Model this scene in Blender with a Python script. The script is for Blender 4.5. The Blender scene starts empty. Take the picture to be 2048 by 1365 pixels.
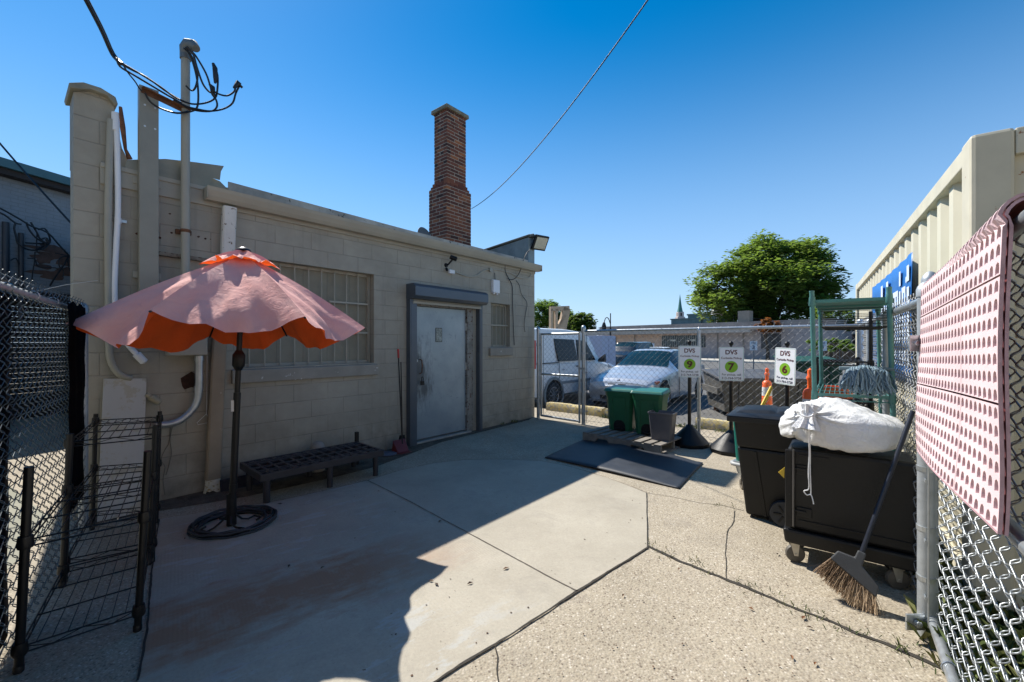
import bpy, math, random
from mathutils import Matrix, Vector
random.seed(7)
SC = bpy.context.scene
COL = SC.collection
R = math.radians
# ------------------------------------------------------------------ camera
H, F, U0, V0 = 1.48, 850.0, 1024.0, 687.0      # eye height; photo focal length and horizon in photo pixels
cam_d = bpy.data.cameras.new("camera"); cam = bpy.data.objects.new("camera", cam_d); COL.objects.link(cam)
cam.location = (0, 0, H); cam.rotation_euler = (R(90), 0, 0)
cam_d.sensor_width = 36; cam_d.lens = F/2048*36; cam_d.shift_y = (V0-682.5)/2048
cam_d.clip_start = .05; cam_d.clip_end = 3000
SC.camera = cam
# ------------------------------------------------------------------ sky and sun
SUNV = Vector((-.563, .645, 1)).normalized()
EL = math.asin(SUNV.z); AZ = math.atan2(SUNV.x, SUNV.y)
w = bpy.data.worlds.new("World"); SC.world = w; w.use_nodes = True
nt = w.node_tree; bg = nt.nodes["Background"]
sky = nt.nodes.new("ShaderNodeTexSky"); sky.sky_type = 'NISHITA'; sky.sun_disc = False
sky.sun_elevation = EL; sky.sun_rotation = AZ; sky.air_density = 1.0; sky.dust_density = .1; sky.ozone_density = 1.6
sky.altitude = 200
hsv = nt.nodes.new('ShaderNodeHueSaturation'); hsv.inputs['Saturation'].default_value = 1.5
nt.links.new(sky.outputs[0], hsv.inputs['Color']); 
tcw = nt.nodes.new('ShaderNodeTexCoord'); spw = nt.nodes.new('ShaderNodeSeparateXYZ'); nt.links.new(tcw.outputs['Generated'], spw.inputs[0])
mrw = nt.nodes.new('ShaderNodeMapRange'); mrw.interpolation_type = 'SMOOTHSTEP'; nt.links.new(spw.outputs[2], mrw.inputs[0])
mrw.inputs[1].default_value = -.05; mrw.inputs[2].default_value = .62; mrw.inputs[3].default_value = .85; mrw.inputs[4].default_value = 0.0
mxw = nt.nodes.new('ShaderNodeMix'); mxw.data_type = 'RGBA'; nt.links.new(mrw.outputs[0], mxw.inputs[0])
nt.links.new(hsv.outputs[0], mxw.inputs[6]); mxw.inputs[7].default_value = (2.9, 4.3, 7.1, 1)
mlw = nt.nodes.new('ShaderNodeMix'); mlw.data_type = 'RGBA'; mlw.blend_type = 'MULTIPLY'; mlw.inputs[0].default_value = 1
nt.links.new(mxw.outputs[2], mlw.inputs[6]); mlw.inputs[7].default_value = (1.05, 1.04, .96, 1)
nt.links.new(mlw.outputs[2], bg.inputs[0]); bg.inputs[1].default_value = .1025
sd = bpy.data.lights.new("sun", 'SUN'); so = bpy.data.objects.new("sun", sd); COL.objects.link(so)
sd.energy = 5.0; sd.angle = R(.5); sd.color = (1, .95, .87)
so.rotation_euler = SUNV.to_track_quat('Z', 'Y').to_euler()
SC.view_settings.view_transform = 'Standard'; SC.view_settings.look = 'None'
SC.view_settings.exposure = 0.62; SC.view_settings.gamma = 1
# ------------------------------------------------------------------ helpers
I4 = Matrix.Identity(4)
WM = {}
def T(x, y=0, z=0, rz=0, rx=0, ry=0):
    return Matrix.Translation((x, y, z)) @ Matrix.Rotation(rz, 4, 'Z') @ Matrix.Rotation(ry, 4, 'Y') @ Matrix.Rotation(rx, 4, 'X')
def G(u, v, z=0.0):
    """world point at height z seen at photo position (u,v)"""
    Y = (H-z)*F/(v-V0); return Vector(((u-U0)/F*Y, Y, z))
def D(u, v, Y):
    return Vector(((u-U0)/F*Y, Y, H-(v-V0)/F*Y))
def tag(o, label=None, cat=None, group=None, kind=None):
    if label: o["label"] = label
    if cat: o["category"] = cat
    if group: o["group"] = group
    if kind: o["kind"] = kind
    return o
def root(name, M, label, cat, group=None):
    o = bpy.data.objects.new(name, None); o.empty_display_size = .1; COL.objects.link(o)
    o.matrix_world = M; WM[o] = M.copy()
    return tag(o, label, cat, group)
def copy_tree(o, M=None, label=None, parent=None):
    c = o.copy(); COL.objects.link(c)
    if parent is not None: c.parent = parent
    if M is not None: c.matrix_world = M; WM[c] = M.copy()
    if label: c["label"] = label
    for ch in list(o.children): copy_tree(ch, parent=c)
    return c
class MB:
    def __init__(s, M=None): s.v = []; s.f = []; s.t = []; s.M = M or I4
    def add(s, vs, fs, M=None, t=0.5):
        M = M or s.M; n = len(s.v)
        s.v += [tuple(M @ Vector(p)) for p in vs]
        for f in fs: s.f.append([i+n for i in f]); s.t.append(t)
    def box(s, x0, x1, y0, y1, z0, z1, M=None, t=.5):
        s.add([(x0,y0,z0),(x1,y0,z0),(x1,y1,z0),(x0,y1,z0),(x0,y0,z1),(x1,y0,z1),(x1,y1,z1),(x0,y1,z1)],
              [(0,3,2,1),(4,5,6,7),(0,1,5,4),(1,2,6,5),(2,3,7,6),(3,0,4,7)], M, t)
    def hexa(s, b, tp, M=None, t=.5):
        s.add(list(b)+list(tp), [(0,3,2,1),(4,5,6,7),(0,1,5,4),(1,2,6,5),(2,3,7,6),(3,0,4,7)], M, t)
    def beam(s, a, b, wd, h, M=None, up=(0,0,1)):
        a = Vector(a); b = Vector(b); d = (b-a).normalized(); x = d.cross(Vector(up))
        if x.length < 1e-4: x = d.cross(Vector((0,1,0)))
        x.normalize(); z = x.cross(d)
        q = [(-wd/2,-h/2),(wd/2,-h/2),(wd/2,h/2),(-wd/2,h/2)]
        s.hexa([a+x*p+z*r for p,r in q], [b+x*p+z*r for p,r in q], M)
    def tube(s, pts, r, n=8, closed=False, M=None, caps=True, t=.5):
        P = [Vector(p) for p in pts]; m = len(P)
        rs = r if isinstance(r, (list, tuple)) else [r]*m
        vs = []; prev = None
        for i in range(m):
            if closed: d = P[(i+1)%m]-P[i-1]
            else: d = P[min(i+1,m-1)]-P[max(i-1,0)]
            if d.length < 1e-9: d = Vector((0,0,1))
            d.normalize()
            if prev is None:
                prev = d.orthogonal().normalized()
            x = prev - d*prev.dot(d)
            if x.length < 1e-6: x = d.orthogonal()
            x.normalize(); prev = x; y = d.cross(x)
            for k in range(n):
                a = 2*math.pi*k/n; vs.append(P[i]+(x*math.cos(a)+y*math.sin(a))*rs[i])
        fs = []
        for i in range(m if closed else m-1):
            j = (i+1)%m
            for k in range(n):
                l = (k+1)%n; fs.append((i*n+k, i*n+l, j*n+l, j*n+k))
        if caps and not closed:
            fs.append(tuple(range(n-1,-1,-1))); fs.append(tuple((m-1)*n+k for k in range(n)))
        s.add(vs, fs, M, t)
    def lathe(s, prof, n=24, M=None, t=.5, cap=True):
        vs = []; fs = []
        for r, z in prof:
            for k in range(n):
                a = 2*math.pi*k/n; vs.append((r*math.cos(a), r*math.sin(a), z))
        for i in range(len(prof)-1):
            for k in range(n):
                l = (k+1)%n; fs.append((i*n+k, i*n+l, (i+1)*n+l, (i+1)*n+k))
        if cap: fs.append(tuple(range(n-1,-1,-1))); fs.append(tuple((len(prof)-1)*n+k for k in range(n)))
        s.add(vs, fs, M, t)
    def prism(s, poly, a, b, M=None, plane='xz', t=.5):
        """extrude a 2-D outline from a to b along the axis left over"""
        n = len(poly)
        def P(p, h):
            return (p[0], h, p[1]) if plane == 'xz' else ((p[0], p[1], h) if plane == 'xy' else (h, p[0], p[1]))
        s.add([P(p,a) for p in poly]+[P(p,b) for p in poly],
              [tuple(range(n-1,-1,-1)), tuple(range(n,2*n))]+[(i,(i+1)%n,(i+1)%n+n,i+n) for i in range(n)], M, t)
    def grid(s, fn, nu, nv, M=None, t=.5, closeu=False):
        vs = [fn(i/nu, j/nv) for i in range(nu+1) for j in range(nv+1)]
        fs = [(i*(nv+1)+j, (i+1)*(nv+1)+j, (i+1)*(nv+1)+j+1, i*(nv+1)+j+1) for i in range(nu) for j in range(nv)]
        s.add(vs, fs, M, t)
    def build(s, name, mat, parent=None, M=None, bevel=0, smooth=None, solid=0, sub=0, recalc=True):
        """link as one mesh object; M = its own matrix when it has no parent"""
        W = WM[parent] if parent is not None else (M or I4)
        inv = W.inverted()
        me = bpy.data.meshes.new(name); me.from_pydata([tuple(inv @ Vector(p)) for p in s.v], [], s.f); me.update()
        if recalc:
            import bmesh
            bm = bmesh.new(); bm.from_mesh(me); bmesh.ops.recalc_face_normals(bm, faces=bm.faces); bm.to_mesh(me); bm.free()
        if len(set(s.t)) > 1:
            at = me.attributes.new("tint", 'FLOAT', 'FACE'); at.data.foreach_set("value", s.t)
        o = bpy.data.objects.new(name, me); COL.objects.link(o)
        if parent is not None: o.parent = parent
        else: o.matrix_world = W
        WM[o] = W.copy()
        me.materials.append(mat)
        if smooth is not None:
            me.polygons.foreach_set("use_smooth", [True]*len(me.polygons)); me.set_sharp_from_angle(angle=R(smooth))
        if solid:
            m = o.modifiers.new("solid", 'SOLIDIFY'); m.thickness = solid; m.offset = -1
        if bevel:
            m = o.modifiers.new("bevel", 'BEVEL'); m.width = bevel; m.segments = 2; m.limit_method = 'ANGLE'; m.angle_limit = R(40)
        if sub:
            m = o.modifiers.new("sub", 'SUBSURF'); m.levels = sub; m.render_levels = sub
        return o
def text_mesh(mb, body, size, M, depth=.002, align='CENTER', sx=1.0, bold=0.0, sp=1.0):
    cu = bpy.data.curves.new("txt", 'FONT'); cu.body = body; cu.size = size; cu.extrude = depth/2
    cu.align_x = align; cu.align_y = 'CENTER'; cu.offset = bold; cu.resolution_u = 3; cu.space_character = sp
    ob = bpy.data.objects.new("txt", cu); COL.objects.link(ob)
    me = bpy.data.meshes.new_from_object(ob)
    mb.add([(p.co.x*sx, p.co.y, p.co.z) for p in me.vertices], [tuple(p.vertices) for p in me.polygons], M)
    bpy.data.objects.remove(ob); bpy.data.curves.remove(cu); bpy.data.meshes.remove(me)
def text_fit(mb, body, x0, x1, z0, z1, M, depth=.001, bold=0.0):
    """lettering stretched into the box x0..x1 by z0..z1 of a text plane"""
    t = MB(); text_mesh(t, body, 1.0, I4, depth, bold=bold)
    xs = [p[0] for p in t.v]; ys = [p[1] for p in t.v]; a, b, c, d = min(xs), max(xs), min(ys), max(ys)
    mb.add([(x0+(p[0]-a)/(b-a)*(x1-x0), z0+(p[1]-c)/(d-c)*(z1-z0), p[2]) for p in t.v], t.f, M)
# ------------------------------------------------------------------ materials
_mc = {}
def lin(c):
    return tuple(((x/255)/12.92 if x/255 <= .04045 else ((x/255+.055)/1.055)**2.4) for x in c)
class N:
    def __init__(s, name):
        s.m = bpy.data.materials.new(name); s.m.use_nodes = True; s.t = s.m.node_tree
        s.b = s.t.nodes["Principled BSDF"]; s.tc = s.t.nodes.new("ShaderNodeTexCoord")
        s.co = s.tc.outputs['Object']
    def n(s, typ, **kw):
        nd = s.t.nodes.new(typ)
        for k, v in kw.items(): setattr(nd, k, v)
        return nd
    def l(s, a, b): s.t.links.new(a, b)
    def noise(s, scale, detail=4, rough=.55, co=None, dist=0):
        nd = s.n("ShaderNodeTexNoise"); nd.inputs['Scale'].default_value = scale; nd.inputs['Detail'].default_value = detail
        nd.inputs['Roughness'].default_value = rough; nd.inputs['Distortion'].default_value = dist
        s.l(co or s.co, nd.inputs['Vector']); return nd.outputs['Fac']
    def ramp(s, fac, lo, hi):
        nd = s.n("ShaderNodeMapRange"); nd.inputs[1].default_value = lo; nd.inputs[2].default_value = hi; nd.clamp = True
        s.l(fac, nd.inputs[0]); return nd.outputs[0]
    def mix(s, fac, a, b, mode='MIX'):
        nd = s.n("ShaderNodeMix", data_type='RGBA', blend_type=mode)
        for sock, v in ((nd.inputs[0], fac), (nd.inputs[6], a), (nd.inputs[7], b)):
            if isinstance(v, (int, float)): sock.default_value = v
            elif isinstance(v, tuple): sock.default_value = (*v[:3], 1)
            else: s.l(v, sock)
        return nd.outputs[2]
    def math(s, op, a, b=None):
        nd = s.n("ShaderNodeMath", operation=op)
        for i, v in enumerate((a, b)):
            if v is None: continue
            if isinstance(v, (int, float)): nd.inputs[i].default_value = v
            else: s.l(v, nd.inputs[i])
        return nd.outputs[0]
    def bump(s, h, strength=.3, dist=.01, prev=None):
        nd = s.n("ShaderNodeBump"); nd.inputs['Strength'].default_value = strength; nd.inputs['Distance'].default_value = dist
        s.l(h, nd.inputs['Height'])
        if prev is not None: s.l(prev, nd.inputs['Normal'])
        return nd.outputs[0]
    def sep(s, co=None):
        nd = s.n("ShaderNodeSeparateXYZ"); s.l(co or s.co, nd.inputs[0]); return nd.outputs
    def comb(s, x, y, z=0.0):
        nd = s.n("ShaderNodeCombineXYZ")
        for i, v in enumerate((x, y, z)):
            if isinstance(v, (int, float)): nd.inputs[i].default_value = v
            else: s.l(v, nd.inputs[i])
        return nd.outputs[0]
    def attr(s, name):
        nd = s.n("ShaderNodeAttribute"); nd.attribute_name = name; return nd.outputs['Fac']
    def out(s, col=None, rough=None, normal=None, metal=None):
        b = s.b.inputs
        if col is not None:
            if isinstance(col, tuple): b['Base Color'].default_value = (*col[:3], 1)
            else: s.l(col, b['Base Color'])
        if rough is not None:
            if isinstance(rough, (int, float)): b['Roughness'].default_value = rough
            else: s.l(rough, b['Roughness'])
        if metal is not None: b['Metallic'].default_value = metal
        if normal is not None: s.l(normal, b['Normal'])
        return s.m
def sc3(c, k): return tuple(min(1, x*k) for x in c)
def mat(name, col, rough=.6, metal=0, var=.15, scale=4, bump=.15, bscale=60, fleck=None, fl=.66, coat=0, spec=None, alpha=None):
    """plain procedural surface: colour wanders, fine bump, optional flecks of a second colour"""
    if name in _mc: return _mc[name]
    s = N(name)
    c = s.mix(s.ramp(s.noise(scale, 6, .6), .3, .7), sc3(col, 1-var), sc3(col, 1+var))
    if fleck is not None:
        c = s.mix(s.ramp(s.noise(scale*3.1, 8, .7), fl, fl+.03), c, fleck)
    nrm = s.bump(s.noise(bscale, 3), bump, .004) if bump else None
    rr = s.ramp(s.noise(scale*2, 4), 0, 1)
    rg = s.math('ADD', s.math('MULTIPLY', rr, .2), rough-.1)
    s.out(c, rg, nrm, metal)
    if coat: s.b.inputs['Coat Weight'].default_value = coat; s.b.inputs['Coat Roughness'].default_value = .04
    if spec is not None: s.b.inputs['Specular IOR Level'].default_value = spec
    _mc[name] = s.m; return s.m
# painted concrete block wall -------------------------------------------------
WALLC = (.375, .347, .283)
def block_mat(name, col, bw=.405, bh=.2, chips=(.62,.60,.55), jd=.45, stain=True, mort=.006, rot=0.0):
    s = N(name); x, y, z = s.sep()
    v = s.comb(s.math('ADD', x, y), z, 0.0)
    br = s.n("ShaderNodeTexBrick"); s.l(v, br.inputs['Vector'])
    br.inputs['Scale'].default_value = 1; br.inputs['Brick Width'].default_value = bw; br.inputs['Row Height'].default_value = bh
    br.inputs['Mortar Size'].default_value = mort; br.inputs['Mortar Smooth'].default_value = .6; br.offset = .5
    br.inputs['Color1'].default_value = (.92,.92,.92,1); br.inputs['Color2'].default_value = (1,1,1,1); br.inputs['Mortar'].default_value = (.7,.7,.7,1)
    n1 = s.noise(1.3, 5, .6); n2 = s.noise(9, 6, .65)
    c = s.mix(s.ramp(n1, .3, .72), sc3(col, .84), sc3(col, 1.1))
    c = s.mix(s.ramp(n2, .35, .75), c, s.mix(1.0, c, (.88,.87,.86), 'MULTIPLY'))
    # joints only partly open: paint fills many of them
    gate = s.ramp(s.noise(2.7, 3), .30, .50)
    jm = s.math('MULTIPLY', br.outputs['Fac'], gate)
    c = s.mix(s.math('MULTIPLY', jm, jd), c, sc3(col, .45))
    c = s.mix(1.0, c, br.outputs['Color'], 'MULTIPLY') if False else c
    if stain:
        zz = s.math('SUBTRACT', 1.0, s.ramp(z, .05, .75))
        dirt = s.math('MULTIPLY', zz, s.ramp(s.noise(3.3, 6, .7), .35, .75))
        c = s.mix(s.math('MULTIPLY', dirt, .8), c, (.08,.068,.05))  # splash dirt, strengthened to stand for the shade low on the wall
        pat = s.ramp(s.noise(.9, 3, .5, dist=.8), .56, .575)
        c = s.mix(s.math('MULTIPLY', pat, .30), c, sc3(col, .78))
        stv = s.comb(s.math('MULTIPLY', s.math('ADD', x, y), 6.0), s.math('MULTIPLY', z, .35), 0.0)
        streak = s.ramp(s.noise(1.6, 5, .6, co=stv), .58, .8)
        c = s.mix(s.math('MULTIPLY', streak, .45), c, sc3(col, .55))
    if chips:
        ch = s.ramp(s.noise(24, 8, .75), .70, .71)
        reg = s.ramp(s.noise(1.9, 3), .5, .62)
        c = s.mix(s.math('MULTIPLY', ch, reg), c, chips)
    hgt = s.math('SUBTRACT', s.math('MULTIPLY', s.noise(110, 4), .35), s.math('MULTIPLY', jm, 1.0))
    hgt = s.math('ADD', hgt, s.math('MULTIPLY', s.noise(14, 4), .35))
    return s.out(c, .72, s.bump(hgt, .55, .008))
M_wall = block_mat("painted_block", WALLC)
M_trim = mat("taupe_paint", (.345,.325,.265), .5, var=.1, scale=2.5, bump=.12, fleck=(.5,.47,.4), fl=.74)
M_trimw = mat("flaking_paint", (.62,.6,.55), .7, var=.12, scale=5, fleck=(.16,.11,.07), fl=.6)
M_post = mat("painted_steel", (.33,.315,.26), .45, var=.1, scale=3, bump=.05)
M_galv = mat("galvanised", (.46,.49,.51), .38, .75, var=.16, scale=14, bump=.1, bscale=90, fleck=(.28,.29,.3), fl=.7)
M_galvw = mat("galvanised_wire", (.20,.21,.22), .5, .35, var=.15, scale=10, bump=0)
M_black = mat("black_metal", (.012,.012,.013), .4, .3, var=.3, bump=.05)
M_blackp = mat("black_plastic", (.0065,.007,.008), .45, 0, var=.3, scale=6, bump=.25, bscale=300, spec=.35, fleck=(.02,.021,.022), fl=.66)
M_rub = mat("black_rubber", (.022,.026,.034), .55, 0, var=.35, scale=3, bump=.3, bscale=120)
M_fabric = mat("privacy_fabric", (.004,.004,.0055), .95, 0, var=.3, bump=.5, bscale=400, spec=.05)
M_white = mat("white_plastic", (.75,.76,.78), .4, 0, var=.05, bump=.05)
M_teal = mat("teal_coated", (.07,.20,.19), .5, .1, var=.2, scale=9, bump=.2, bscale=150, fleck=(.12,.2,.19), fl=.7)
M_cable = mat("cable_black", (.01,.012,.016), .5, 0, bump=0)
M_rust = mat("rusty_steel", (.16,.07,.035), .8, .2, var=.4, scale=20, fleck=(.04,.025,.02), fl=.58)
M_dark = mat("dark_void", (.006,.006,.007), .9, 0, bump=0)
# ------------------------------------------------------------------ ground
def flat(name, pts, z, m, kind='structure', label=None, thick=0, z2=None):
    mb = MB(); n = len(pts)
    if thick: mb.prism([(p[0], p[1]) for p in pts], z-thick, z, plane='xy')
    else: mb.add([(p[0], p[1], z) for p in pts], [tuple(range(n))])
    o = mb.build(name, m); tag(o, label, None, None, kind)
    return o
def ground_mat(name, kind):
    s = N(name); x, y, z = s.sep()
    if kind == 'agg':
        vo = s.n("ShaderNodeTexVoronoi"); vo.inputs['Scale'].default_value = 78; s.l(s.co, vo.inputs['Vector'])
        v2 = s.n("ShaderNodeTexVoronoi"); v2.inputs['Scale'].default_value = 150; s.l(s.co, v2.inputs['Vector'])
        col = s.n("ShaderNodeSeparateColor"); s.l(vo.outputs['Color'], col.inputs[0])
        col2 = s.n("ShaderNodeSeparateColor"); s.l(v2.outputs['Color'], col2.inputs[0])
        st = s.n("ShaderNodeValToRGB"); s.l(col.outputs[0], st.inputs[0])
        e = st.color_ramp.elements; e[0].color = (.13,.10,.075,1); e[1].color = (.60,.56,.49,1)
        for p, c in ((.16,(.27,.225,.17,1)),(.4,(.38,.33,.25,1)),(.62,(.41,.365,.29,1)),(.88,(.46,.41,.335,1))):
            k = e.new(p); k.color = c
        c = s.mix(s.ramp(vo.outputs['Distance'], .25, .65), st.outputs[0], (.35,.31,.24))
        c = s.mix(s.math('MULTIPLY', s.ramp(col2.outputs[1], .86, .9), .6), c, (.2,.165,.13))
        c = s.mix(s.ramp(s.noise(1.1, 6, .62), .3, .75), s.mix(1.0, c, (.80,.78,.74), 'MULTIPLY'), s.mix(1.0, c, (1.1,1.08,1.04), 'MULTIPLY'))
        c = s.mix(s.math('MULTIPLY', s.ramp(s.noise(2.3, 8, .72, dist=.5), .52, .70), .45), c, (.22,.19,.155))
        # old yellow line worn almost away
        h = s.math('ADD', s.math('MULTIPLY', vo.outputs['Distance'], -1.0), s.math('MULTIPLY', s.noise(30, 4), .6))
        return s.out(c, .85, s.bump(h, .5, .006))
    if kind == 'slab':
        c = s.mix(s.ramp(s.noise(1.6, 6, .62), .3, .7), (.34,.305,.24), (.44,.40,.32))
        c = s.mix(s.ramp(s.noise(60, 5, .7), .35, .7), s.mix(1.0, c, (.86,.86,.86), 'MULTIPLY'), c)
        c = s.mix(s.ramp(s.noise(150, 2, .5), .68, .74), c, (.2,.18,.155))
        blot = s.ramp(s.noise(3.2, 6, .7, dist=.6), .54, .75)
        c = s.mix(s.math('MULTIPLY', blot, .5), c, (.22,.2,.17))
        # rusty run-off stain in a band
        al = s.math('ADD', s.math('MULTIPLY', x, .79), s.math('MULTIPLY', y, .613))
        pe = s.math('ADD', s.math('MULTIPLY', x, -.613), s.math('MULTIPLY', y, .79))
        d = s.math('ABSOLUTE', s.math('SUBTRACT', pe, 2.79))
        wv = s.comb(s.math('MULTIPLY', al, 1.5), s.math('MULTIPLY', pe, 4.0))
        nn = s.noise(1.7, 7, .68, co=wv)
        msk = s.ramp(s.math('SUBTRACT', nn, s.math('MULTIPLY', d, .70)), .20, .42)
        ends = s.math('MULTIPLY', s.ramp(al, -1.0, -.1), s.math('SUBTRACT', 1.0, s.ramp(al, .9, 1.75)))
        msk = s.math('MULTIPLY', msk, ends)
        c = s.mix(s.math('MULTIPLY', s.math('MULTIPLY', msk, s.ramp(s.noise(5.5, 7, .72), .22, .50)), .82), c, (.29,.15,.08))
        # bluish bare patch beside it
        m2 = s.math('MULTIPLY', s.ramp(nn, .54, .6), s.math('MULTIPLY', ends, s.math('SUBTRACT', 1.0, msk)))
        c = s.mix(s.math('MULTIPLY', m2, .5), c, (.40,.42,.42))
        # broom finish lines
        bl = s.math('SINE', s.math('MULTIPLY', al, 330.0))
        bn = s.math('MULTIPLY', bl, s.ramp(s.noise(2.2, 3), .4, .65))
        h = s.math('ADD', s.math('MULTIPLY', bn, .35), s.noise(160, 4))
        return s.out(c, .82, s.bump(h, .28, .004))
    if kind == 'asphalt':
        c = s.mix(s.ramp(s.noise(.35, 7, .65), .3, .7), (.085,.083,.08), (.15,.147,.14))
        c = s.mix(s.ramp(s.noise(40, 5, .7), .4, .7), c, s.mix(1.0, c, (.7,.7,.7), 'MULTIPLY'))
        return s.out(c, .85, s.bump(s.noise(90, 4), .4, .01))
    if kind == 'alley':
        c = s.mix(s.ramp(s.noise(1.3, 7, .65), .3, .7), (.20,.20,.15), (.28,.27,.21))
        return s.out(c, .85, s.bump(s.noise(60, 4), .4, .01))
    if kind == 'dirt':
        c = s.mix(s.ramp(s.noise(6, 7, .7), .35, .65), (.045,.035,.025), (.14,.115,.085))
        c = s.mix(s.ramp(s.noise(45, 5, .7), .6, .7), c, (.25,.2,.14))
        return s.out(c, .95, s.bump(s.noise(50, 5, .7), .8, .02))
    if kind == 'grassy':
        c = s.mix(s.ramp(s.noise(3, 7, .7), .4, .6), (.05,.075,.02), (.12,.10,.06))
        return s.out(c, .95, s.bump(s.noise(50, 5, .7), .8, .02))
CL0 = Vector((1.05, 9.3)); CLd = Vector((.777, -.629)); CLn = Vector((.629, .777))   # kerb line and its outward normal
def cl(t, n=0): p = CL0 + CLd*t + CLn*n; return (p.x, p.y)
flat("asphalt_lot", [(-900,-300),(900,-300),(900,1600),(-900,1600)], -.2, ground_mat("asphalt", 'asphalt'), label="grey worn asphalt parking lot beyond the fence")
flat("yard_ground", [cl(-30,.05), cl(14,.05), cl(14,-40), cl(-30,-40)], 0, ground_mat("aggregate", 'agg'), thick=.25, label="coarse exposed pebble concrete of the fenced yard")
slab_px = [(500,1012),(560,1002),(640,985),(735,962),(800,942),(870,927),(930,921),(1000,920),(1080,923),(1130,932),(1180,946),(1240,966),(1293,987),(1295,1097),(1150,1187),(875,1365)]
sp = [G(u,v) for u,v in slab_px] + [Vector((-1.15,1.09,0)), Vector((-1.3,1.28,0)), G(275,1365), G(295,1262), G(306,1120), G(318,1040)]
flat("concrete_slab", sp, .004, ground_mat("smooth_concrete", 'slab'), label="smooth broom-finished concrete slab crossed by the building's shadow")
flat("alley_ground", [(-2.3,1.2),(-3.75,3.5),(-5.2,4.4),(-30,22),(-50,10),(-30,-20),(-4,-6)], .004, ground_mat("alley_concrete", 'alley'), label="pale sunlit alley ground beyond the left fence")
flat("verge", [(2.25,2.05),(4.42,5.22),(5.1,4.95),(9,2.5),(8,-1),(4,-2)], .004, ground_mat("verge_soil", 'grassy'), label="weedy soil between right fence and container")
def ribbon(name, pts, wd, z, m, jit=.3, seed=0, label=None, step=.03):
    rr = random.Random(seed); P = [Vector((p[0],p[1],0)) for p in pts]; out = []
    for a, b in zip(P, P[1:]):
        n = max(1, int((b-a).length/step))
        for i in range(n): out.append(a.lerp(b, i/n))
    out.append(P[-1]); mb = MB(); vs = []; off = 0; wk = .9
    for i, p in enumerate(out):
        d = (out[min(i+1,len(out)-1)]-out[max(i-1,0)]).normalized(); nr = Vector((-d.y, d.x, 0))
        off = off*.85 + rr.uniform(-1,1)*wd*jit*.5
        wk = wk*.7+.3*rr.uniform(.2,1.6); ww = wd*wk*.5
        vs += [p+nr*(off+ww)+Vector((0,0,z)), p+nr*(off-ww)+Vector((0,0,z))]
    mb.add(vs, [(2*i,2*i+1,2*i+3,2*i+2) for i in range(len(out)-1)])
    o = mb.build(name, m); tag(o, label, None, None, 'structure'); return o
M_joint = mat("joint_dirt", (.035,.03,.024), .95, var=.4, scale=30, bump=.5, bscale=200, fleck=(.10,.10,.04), fl=.62)
M_joint2 = mat("joint_faint", (.12,.10,.08), .95, var=.3, scale=30, bump=.3, bscale=200)
q3 = lambda L: [G(1200+x/2.814, 880+y/2.814) for x, y in L]
ribbon("ground_joint", [G(1293,987),G(1294,1040),G(1295,1097)], .007, .008, M_joint, seed=1, label="narrow joint at the slab's right edge")
ribbon("ground_joint", [G(1295,1097),G(1150,1187),G(1010,1278),G(875,1365),(-1.15,1.09)], .014, .008, M_joint, seed=2, label="dark open joint along the slab's near edge")
ribbon("ground_joint", [G(735,962),G(810,1000),G(1000,1102),G(1100,1157),G(1155,1185)], .010, .008, M_joint2, seed=3, label="tooled joint running diagonally across the smooth slab")
ribbon("ground_joint", [G(u,v) for u,v in slab_px[:13]], .007, .008, M_joint2, seed=4, label="thin joint round the slab's far edge")
ribbon("ground_joint", [G(318,1040),G(306,1120),G(295,1262),G(275,1365)], .010, .008, M_joint, seed=5, label="joint beside the black shelf racks")
ribbon("ground_crack", q3([(265,600),(350,635),(460,690),(600,745),(700,785),(860,850),(1000,910),(1150,970),(1300,1025),(1450,1090),(1600,1150),(1700,1195),(1830,1250),(1960,1310)]), .026, .004, M_joint, jit=.45, seed=6, label="long weedy crack running to the right-hand fence post")
ribbon("ground_crack", q3([(710,780),(705,700),(706,600),(715,520),(755,460),(758,400)]), .006, .004, M_joint, jit=.8, seed=7, label="thin wandering crack in front of the black bins")
ribbon("ground_crack", q3([(265,300),(400,320),(560,355),(690,370),(810,400)]), .006, .004, M_joint2, jit=.8, seed=8, label="hairline crack from slab corner toward the bins")
ribbon("ground_crack", [G(990,1295),G(997,1315),G(994,1340),G(1000,1380)], .007, .004, M_joint, jit=.6, seed=9, label="short crack leaving the slab's near joint")
M_yl = mat("worn_yellow", (.46,.36,.16), .8, var=.2, scale=8, fleck=(.3,.26,.19), fl=.52)
# lot markings
M_line = mat("lot_line", (.42,.33,.17), .8, var=.2, scale=6, fleck=(.12,.115,.11), fl=.55)
for i, (t0, n0, L) in enumerate(((.2,1.2,5.2),(3.0,1.2,5.2),(5.9,1.2,5.2),(8.9,1.2,5.2))):
    a = cl(t0, n0); b = cl(t0, n0+L); c = CLd*.05
    flat("parking_line", [(a[0]-c.x,a[1]-c.y),(a[0]+c.x,a[1]+c.y),(b[0]+c.x,b[1]+c.y),(b[0]-c.x,b[1]-c.y)], -.196, M_line, label="worn yellow parking line on the asphalt")
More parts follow.
